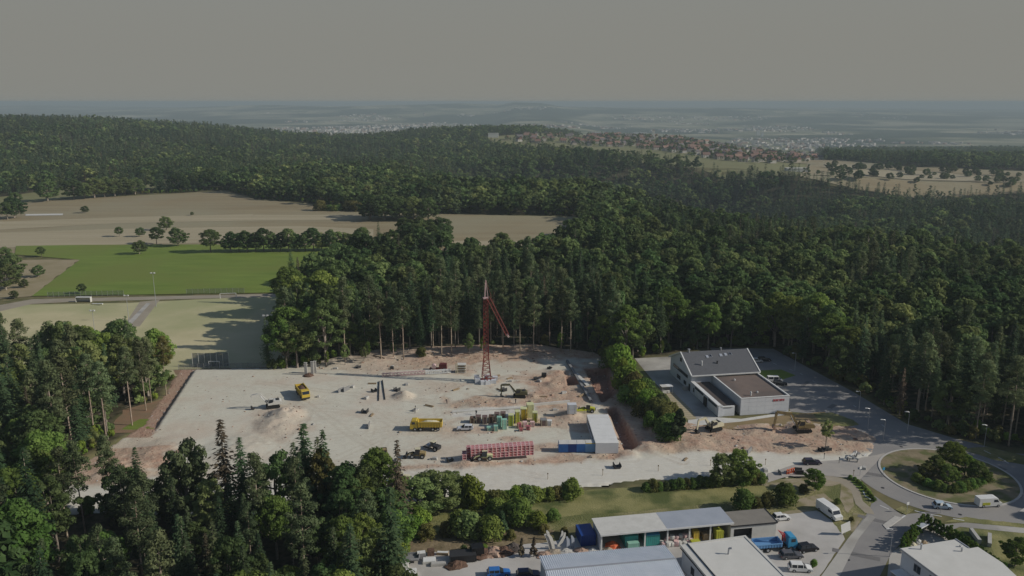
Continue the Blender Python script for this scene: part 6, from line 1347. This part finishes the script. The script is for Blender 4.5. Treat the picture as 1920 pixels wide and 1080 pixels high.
bush('tangle of low branches beside the bright single tree', (1506, 924), 1.9, 3); bush('small dark bush near the white delivery van', (1570, 945), 1.2, 0); bush('tiny bush beside the yard entrance board', (1596, 978), 1.0, 3); bush('small shrub by the lowest white car', (1526, 1062), 1.3, 2)
for i, (a_, b_, h_, k_, lb) in enumerate(((932, 975, 5.4, 0, 'dark round shrub above the dark cone shaped one'), (942, 1003, 7.0, 4, 'dark cone shaped conifer between the shrubs on the bank'), (972, 984, 6.6, 0, 'large dark shrub right of the cone shaped conifer'), (1037, 976, 3.0, 0, 'small dark round bush standing alone on the bank'), (1008, 992, 4.2, 2, 'bright shrub right of the large dark shrub'), (862, 1000, 5.6, 0, 'dark tall shrub in the row above the yard'), (880, 1005, 6.0, 1, 'grey green shrub in the row above the yard'), (900, 1008, 4.6, 1, 'pale round shrub in the row above the yard'), (918, 1010, 5.6, 0, 'green shrub at the right end of the yard row'), (838, 1004, 3.4, 3, 'olive shrub left in the row above the yard'), (800, 1010, 3.6, 3, 'grassy olive shrub at the left of the bank'), (786, 990, 5.2, 2, 'bright leafy shrub beside the foreground wood'), (770, 1005, 5.0, 2, 'bright green shrub at the right foot of the foreground wood'), (888, 1036, 1.9, 1, 'low spreading shrub above the skips'), (908, 1034, 1.7, 2, 'low bright shrub above the brown heaps'), (870, 1034, 1.6, 1, 'low pale shrub above the clutter'), (1020, 1000, 2.4, 3, 'olive scrub left of the stone slabs'), (1058, 1002, 1.8, 3, 'olive scrub behind the stone slabs'), (958, 1010, 2.2, 3, 'brownish scrub behind the slim conifers'), (748, 1040, 5.0, 2, 'bright bush left of the yard corner'))):
    bush(lb, (a_, b_), h_ * .82, k_)
bush('slim brown green conifer, left of the two in the yard', (978, 1045), 4.6, 6, 1.0, 'slim_conifer', 'conifer'); bush('slim brown green conifer, right of the two in the yard', (1001, 1044), 4.8, 6, 1.05, 'slim_conifer', 'conifer')
# thuja hedge of the house
def row(pa, pb, n, h_, k_, lb, gr, wd=1.0):
    a, b = plane_pt(*pa), plane_pt(*pb)
    for i in range(n):
        t_ = i / (n - 1); x = a[0] + (b[0] - a[0]) * t_; y = a[1] + (b[1] - a[1]) * t_; s_ = h_ / 3.16 * rnd.uniform(.9, 1.1)
        t = thing('hedge_conifer', lb, 'hedge plant', (x, y, 0), rnd.uniform(0, 6), gr); t.scale = (s_ * wd, s_ * wd, s_); link('stem', BM[k_][0], t); link('foliage', BM[k_][1], t)
row((1692, 1034), (1728, 992), 11, 3.6, 5, 'bright pointed thuja in the hedge along the lamp side of the garden', 'thujas of the left garden hedge', 1.1); row((1736, 992), (1788, 1018), 8, 3.4, 5, 'pointed thuja in the hedge along the back of the garden', 'thujas of the back garden hedge', 1.1); row((1794, 1020), (1880, 1084), 14, 3.2, 5, 'pointed thuja in the hedge between house and lawn', 'thujas of the right garden hedge', 1.1)
btree('round bright tree on the lawn at the right edge', (1903, 1062), 7.0, 5, 1.15, 'leaf_c')
# roundabout planting
for i, (a_, b_, h_, k_, lb) in enumerate(((1782, 888, 8.6, 3, 'tallest bright green tree on the roundabout island'), (1752, 893, 6.0, 5, 'pale green tree at the left of the roundabout planting'), (1808, 893, 6.6, 5, 'bright tree right of the tallest one on the roundabout'), (1832, 902, 5.6, 5, 'dark green tree at the right of the roundabout planting'), (1778, 906, 5.4, 5, 'dark tree in the front middle of the roundabout planting'), (1735, 898, 4.6, 5, 'low reddish green tree at the left end of the roundabout planting'))):
    btree(lb, (a_, b_), h_, k_, 1.25, ('leaf_c', 'leaf_m', 'leaf_c', 'leaf_m', 'leaf_m', 'olive')[i])
for i in range(14):
    t_ = i / 13; bush('low dark shrub in the edging of the roundabout planting', (1718 + 132 * t_, 903 + 20 * math.sin(math.pi * t_)), rnd.uniform(1.6, 2.4), 0, group='edging shrubs on the roundabout')
for i in range(9): bush('low clipped shrub in the curved strip beside the roundabout', (1594 + 44 * (i / 8) ** .8, 898 + 42 * (i / 8) ** 1.2), .9, 0, group='shrubs of the curved strip')
# belt between site and hall
BELT = ((1150, 690, 7, 0), (1162, 702, 9, 2), (1166, 722, 9, 4), (1176, 736, 7.5, 2), (1188, 742, 6.6, 3), (1196, 756, 6.6, 2), (1206, 752, 6.5, 0), (1212, 772, 6.0, 2), (1224, 768, 6, 0), (1230, 786, 5.6, 3), (1240, 778, 5.5, 1), (1246, 798, 5.4, 3), (1256, 790, 5.2, 3), (1256, 812, 5, 0), (1244, 816, 4.6, 0), (1174, 756, 5, 0), (1200, 780, 4.2, 3), (1220, 800, 4, 2))
for i, (a_, b_, h_, k_) in enumerate(BELT):
    if k_ == 4: btree('bright tall tree at the top of the green belt', (a_, b_), 10, 4, 1.0, 'leaf_c')
    else: bush(('bright', 'yellowish', 'dark', 'pale', 'dense', 'wide')[i % 6] + ' shrub in the belt between trench and hall', (a_, b_), h_, k_, .95, group='shrubs of the belt beside the hall')
bush('dark pointed conifer at the front end of the green belt', (1271, 826), 9.4, 4, 1.25, 'conifer', 'conifer'); bush('dark round shrub at the foot of the pointed conifer', (1254, 826), 4.6, 0)
btree('small grey green tree right of the large excavator', (1548, 838), 8.0, 1, .95, 'leaf_b')
# edge of the wood: light young trees and low bushes
for i, (a_, b_, h_, k_, m__, lb) in enumerate(((630, 575, 25, 5, None, 'huge round dark tree at the left corner of the wood'), (558, 690, 18, 3, 'leaf_b', 'large pale green tree at the left corner of the wood'), (612, 688, 26, 4, None, 'dark tall tree behind the large pale one'), (605, 630, 27, 0, None, 'broad dark tree left in the wood beside the pitch'))):
    btree(lb, (a_, b_), h_, k_, 1.15, m__)
for i, (a_, b_, h_) in enumerate(((592, 688, 7), (613, 688, 6.5), (647, 684, 8), (690, 676, 7.5), (683, 680, 6), (1050, 660, 8), (880, 668, 9), (905, 664, 7), (1110, 668, 8.5), (1135, 676, 9), (737, 668, 5), (1240, 665, 6), (1300, 655, 7))):
    btree('slender light young tree at the foot of the wood', (a_, b_), h_, (0, 4)[i % 2], .7, ('leaf_b', 'leaf_c')[i % 2], group='young trees along the edge of the wood')
bush('bright bush left of the three pale pillars', (530, 690), 3.0, 2); bush('olive bush on the red bank under the pines', (790, 668), 3.0, 3)
for i, (a_, b_, h_, k_) in enumerate(((757, 674, 24, 1), (715, 672, 24, 1), (738, 670, 22, 0), (847, 666, 25, 2), (975, 664, 20, 1), (1000, 662, 25, 2), (943, 662, 21, 0), (828, 668, 24, 0), (1052, 660, 25, 0), (647, 678, 24, 1), (1070, 662, 22, 1))):
    btree('tall pine with bare pale trunk at the front edge of the wood', (a_, b_), h_, k_, 1.0, None, 'pine_tree', group='bare trunked pines at the wood edge')
# the tall trees that stand up in front of the site at the bottom left
for a_, b_, h_, k_, wd, m__, kd, lb in ((357, 985, 22, 5, .72, 'pine', 'broadleaf_tree', 'bushy dark tree standing up before the left part of the site'), (343, 980, 16, 5, .8, None, 'broadleaf_tree', 'dark broadleaf tree left of the bushy pine'), (430, 990, 25.5, 0, 1.3, None, 'dry_spruce', 'brownish half dry spruce before the red soil'), (462, 992, 21.5, 2, 1.2, None, 'spruce_tree', 'green spruce right of the half dry one'),
    (490, 1005, 16, 0, 1.2, None, 'dry_spruce', 'greyish bare tree between spruce and broadleaf'), (525, 1000, 20.5, 5, .8, None, 'broadleaf_tree', 'tall rounded tree left of the tallest foreground spruce'), (580, 990, 24.5, 2, 1.4, None, 'spruce_tree', 'tallest bushy green spruce before the middle of the site'), (612, 1000, 20.5, 4, .75, 'olive', 'broadleaf_tree', 'pale yellowish tree right of the tallest spruce'),
    (655, 1000, 13, 2, 1.05, None, 'broadleaf_tree', 'low round tree in the foreground wood edge'), (690, 1010, 15, 0, 1.15, None, 'broadleaf_tree', 'wide dark tree near the right end of the foreground wood'), (728, 1020, 13.5, 5, 1.1, None, 'broadleaf_tree', 'round tree at the right end of the foreground wood'), (285, 985, 11, 2, 1.1, None, 'broadleaf_tree', 'leafy tree behind the two bare pine trunks'), (318, 975, 9, 5, 1.2, None, 'broadleaf_tree', 'low leafy tree beside the gravel road'),
    (160, 1000, 21, 0, .9, None, 'pine_tree', 'left one of two pines crossing the pale road'), (212, 975, 19.5, 1, .95, None, 'pine_tree', 'right one of two pines crossing the pale road'), (95, 985, 19, 3, .85, None, 'broadleaf_tree', 'bright tree left of the two pines'), (248, 798, 23, 1, .9, None, 'pine_tree', 'pine with a long white trunk beside the small glade'), (274, 770, 22, 0, .9, None, 'pine_tree', 'white trunked pine beside the meadow path'),
    (284, 755, 21, 2, .9, None, 'pine_tree', 'leaning pale pine at the right edge of the left wood'), (312, 742, 19, 1, 1.0, 'olive', 'pine_tree', 'rightmost pine of the left wood'), (140, 745, 25, 0, 1.1, None, 'spruce_tree', 'tallest spruce sticking out of the left wood')):
    btree(lb, (a_, b_), h_, k_, wd, m__, kd)
for i, (x_, y_, h_) in enumerate(((146, 158, 19), (152, 166, 21), (149, 174, 20), (158, 180, 22), (150, 187, 18), (160, 170, 22))):
    t = tree('broadleaf_tree', x_, y_, (0, 3, 2)[i % 3], h_ / 17, 'tree whose shade falls over the right arm of the roundabout', group='trees right of the roundabout')
# trees in the fields
FT = [(224, 444, 6.5, 'small round tree on the stubble, leftmost'), (263, 444, 6.5, 'small round tree on the stubble, second from left'), (312, 432, 10, 'round tree behind the dark pair in the field'), (294, 458, 10.5, 'dark tree, left one of the pair in the field'), (334, 462, 12, 'dark round tree, right one of the pair in the field'), (262, 477, 8.5, 'lone tree at the meadow corner'), (395, 474, 13.5, 'broad dark tree at the left end of the meadow row'), (360, 404, 3, 'tiny bush in the upper field'),
      (28, 410, 17, 'round dark tree at the left edge of the fields'), (14, 412, 13, 'low tree beside the round one at the left edge'), (160, 400, 6, 'small dark bush in the upper field'), (90, 378, 20, 'tree at the left end of the hedgerow before the hill'), (30, 388, 12, 'low tree at the far left hedgerow'), (336, 360, 19, 'round tree at the right end of the hedgerow'), (370, 356, 18, 'pale round tree right of the hedgerow'), (398, 352, 20, 'pale tree beside the dark wood corner'),
      (12, 545, 13, 'pale tree in the orchard at the left edge'), (22, 528, 14, 'tall pale tree in the orchard at the left edge'), (78, 482, 6, 'small tree at the orchard corner'), (72, 520, 6.5, 'slim young tree in the orchard'), (46, 540, 4.5, 'low tree in the left orchard'), (155, 552, 5, 'dark small tree in the meadow corner'), (8, 500, 11, 'dark tree at the left edge beside the meadow'), (28, 560, 4, 'small orchard tree near the path')]
for i, (a_, b_, h_, lb) in enumerate(FT): btree(lb, (a_, b_), h_ * 1.12, 5 if i % 3 else 2, 1.3, ('leaf_b' if 'pale' in lb or 'orchard' in lb else None))
for i in range(7): btree('round tree in the hedgerow before the forested hill', (140 + i * 19, 375 - i * 1.6), rnd.uniform(17, 23), 5, 1.35, group='hedgerow trees before the hill')
for i in range(17): btree('round topped tree in the long row beside the meadow' if i % 4 else 'taller tree in the long row beside the meadow', (433 + i * 15.5, 473 - i * .2), rnd.uniform(12, 15.5), (5, 2, 5)[i % 3], 1.15, ('leaf_a', 'leaf_b')[i % 2], group='trees of the long meadow row')
for i in range(10): btree('dark tree in the clump standing in the tan field', (695 + (i % 5) * 27, 414 - (i // 5) * 6), rnd.uniform(17, 23), 5, 1.3, group='field clump trees')
for i in range(8): btree('dark tree in the thicket at the near edge of the tan field', (762 + (i % 4) * 22, 462 - (i // 4) * 7), rnd.uniform(15, 20), 5, 1.3, group='near thicket trees')
for i in range(12): bush('low scrub beside the field clump', (600 + i * 9, 396 + rnd.uniform(-1, 1)), rnd.uniform(4, 8), rnd.choice((0, 3)), 1.2, group='scrub at the field edge')
# scattered trees on the far fields
g3 = random.Random(4)
for i in range(64):
    a_ = g3.uniform(1530, 1910); b_ = 318 + (a_ - 1530) * .05 + (g3.uniform(-8, 20) if i % 2 else g3.choice((-4, 8)) + g3.uniform(-1, 1)); btree('small round tree scattered on the distant tan fields', (a_, b_), g3.uniform(7, 17), 5, 1.3, group='trees on the distant fields')
# ------------------------------------------------------------------ far village and town
WALLM = [mat('render_a', (.50, .47, .42)), mat('render_b', (.40, .36, .31)), mat('render_c', (.56, .53, .49))]; ROOFM = [mat('tile_a', (.22, .12, .09)), mat('tile_b', (.18, .11, .09)), mat('tile_c', (.27, .17, .13)), mat('tile_d', (.16, .14, .14))]
def house_mesh(L_, D_, h_, rh, i):
    m_ = MB(); m_.b(-L_ / 2, L_ / 2, -D_ / 2, D_ / 2, -2, h_, 0); e = .6
    m_.add([(-L_ / 2 - e, -D_ / 2 - e, h_ - .2), (L_ / 2 + e, -D_ / 2 - e, h_ - .2), (L_ / 2 + e, 0, h_ + rh), (-L_ / 2 - e, 0, h_ + rh), (-L_ / 2 - e, D_ / 2 + e, h_ - .2), (L_ / 2 + e, D_ / 2 + e, h_ - .2)], [(0, 1, 2, 3), (3, 2, 5, 4), (0, 3, 4), (1, 5, 2), (0, 4, 5, 1)], 1)
    for q_ in range(3):
        for zz in (1.2, 3.8): m_.b(-L_ / 2 + L_ * (q_ + .35) / 3, -L_ / 2 + L_ * (q_ + .65) / 3, -D_ / 2 - .06, -D_ / 2 - .01, zz, zz + 1.3, 2)
    return m_.mesh('house', [WALLM[i % 3], ROOFM[i % 4], M['glass']])
HM = [house_mesh(g3.uniform(11, 17), g3.uniform(9, 12), g3.uniform(5, 7.5), g3.uniform(3.5, 5), i) for i in range(12)]
VP = [(950, 262), (1000, 253), (1200, 252), (1330, 262), (1520, 278), (1545, 300), (1440, 312), (1330, 298), (1200, 278), (1000, 270)]
cnt = 0; seen = []
while cnt < 270:
    a_, b_ = g3.uniform(950, 1540), g3.uniform(251, 306)
    if not bool(inside(VP, np.array([a_]), np.array([b_]))[0]): continue
    x, y, z = P(a_, b_)
    if y > 3200 or any((x - p_[0]) ** 2 + (y - p_[1]) ** 2 < 340 for p_ in seen): seen.append((x + 1e4, y)) if len(seen) > 4000 else None; cnt += .02; continue
    seen.append((x, y)); o = link('village_house', HM[g3.randrange(12)]); o.location = (x, y, z); o.rotation_euler = (0, 0, g3.choice((.15, .15 + math.pi / 2)) + g3.uniform(-.25, .25)); cnt += 1
    sd_ = 'left part' if a_ < 1150 else 'middle' if a_ < 1350 else 'right part'; tag(o, 'small pale house with tiled roof in the %s of the far village' % sd_, 'house', 'houses in the %s of the village' % sd_)
print('houses', len(seen))
vt = [p_ for p_ in seen if p_[0] < 5000]
tx = []; ty = []
for p_ in vt:
    for q_ in range(4): tx.append(p_[0] + g3.uniform(-28, 28)); ty.append(p_[1] + g3.uniform(-28, 28))
tx = np.array(tx); ty = np.array(ty); n = len(tx); scatter('village_greenery', tx, ty, T0(tx, ty), g2.integers(0, 4, n), np.repeat(g2.uniform(.35, .75, n)[:, None], 3, 1), g2.uniform(0, 6, n), PROTO['far'], 'garden trees between the village houses')
for i, (a_, b_, w_, h_, lb) in enumerate(((1421, 254, 22, 38, 'tall white slab block beyond the village, left one'), (1429, 256, 14, 30, 'white slab block beyond the village, right one'), (1388, 262, 30, 10, 'low white factory block beyond the village'), (1225, 262, 6, 26, 'slim pale church tower in the village'), (1493, 322, 34, 5, 'long white roof at the edge of the far fields'), (1120, 250, 90, 8, 'long pale factory roof left behind the village'), (1200, 250, 110, 8, 'long pale factory roof behind the middle of the village'), (925, 258, 26, 10, 'white house among trees left of the village'))):
    x, y, z = P(a_, b_); t = thing('tower_block' if h_ > 20 else 'factory_hall', lb, 'tower' if h_ > 20 else 'hall', (x, y, z)); MB().b(-w_ / 2, w_ / 2, -8 if w_ > 8 else -3, 8 if w_ > 8 else 3, -3, h_).build('wall', M['white'], t); MB().b(-w_ / 2 - .4, w_ / 2 + .4, -8.4 if w_ > 8 else -3.3, 8.4 if w_ > 8 else 3.3, h_, h_ + 1).build('roof', M['offwhite'] if i != 3 else ROOFM[1], t)
dt = MB(); nb_ = 0; g4 = random.Random(8)
ux = np.array([g4.uniform(-.3, .66) for _ in range(9000)]); uy = np.array([g4.uniform(4000, 11000) for _ in range(9000)]); dens = fbm(ux * uy / 900 + 7, uy / 900, 3)
zz = T0(ux * uy, uy)
for i in range(9000):
    if dens[i] < .53: continue
    w_ = g4.choice((12, 14, 18, 26, 45)); dt.box((ux[i] * uy[i], uy[i], zz[i] + 3), (w_, g4.uniform(10, 20), g4.choice((9, 10, 12, 18))), g4.uniform(0, 3), m=g4.choice((0, 0, 1, 2)))
o = dt.build('distant_town', [WALLM[2], WALLM[0], ROOFM[2]]); tag(o, 'hazy town spread over the valley floor', kind='stuff')
# ------------------------------------------------------------------ haze
hz = MB().box((0, 14000, (97 - 460) / 2), (76000, 36000, 557)).build('haze', bpy.data.materials.new('haze'))
hm = hz.data.materials[0]; hm.use_nodes = True; hn = hm.node_tree; hn.nodes.clear()
pv = hn.nodes.new('ShaderNodeVolumePrincipled'); pv.inputs['Density'].default_value = 1.45e-4; pv.inputs['Color'].default_value = (.50, .60, .64, 1); pv.inputs['Anisotropy'].default_value = 0.0
ho = hn.nodes.new('ShaderNodeOutputMaterial'); hn.links.new(pv.outputs[0], ho.inputs['Volume']); hz['kind'] = 'stuff'; hz['label'] = 'pale air fading the far hills'
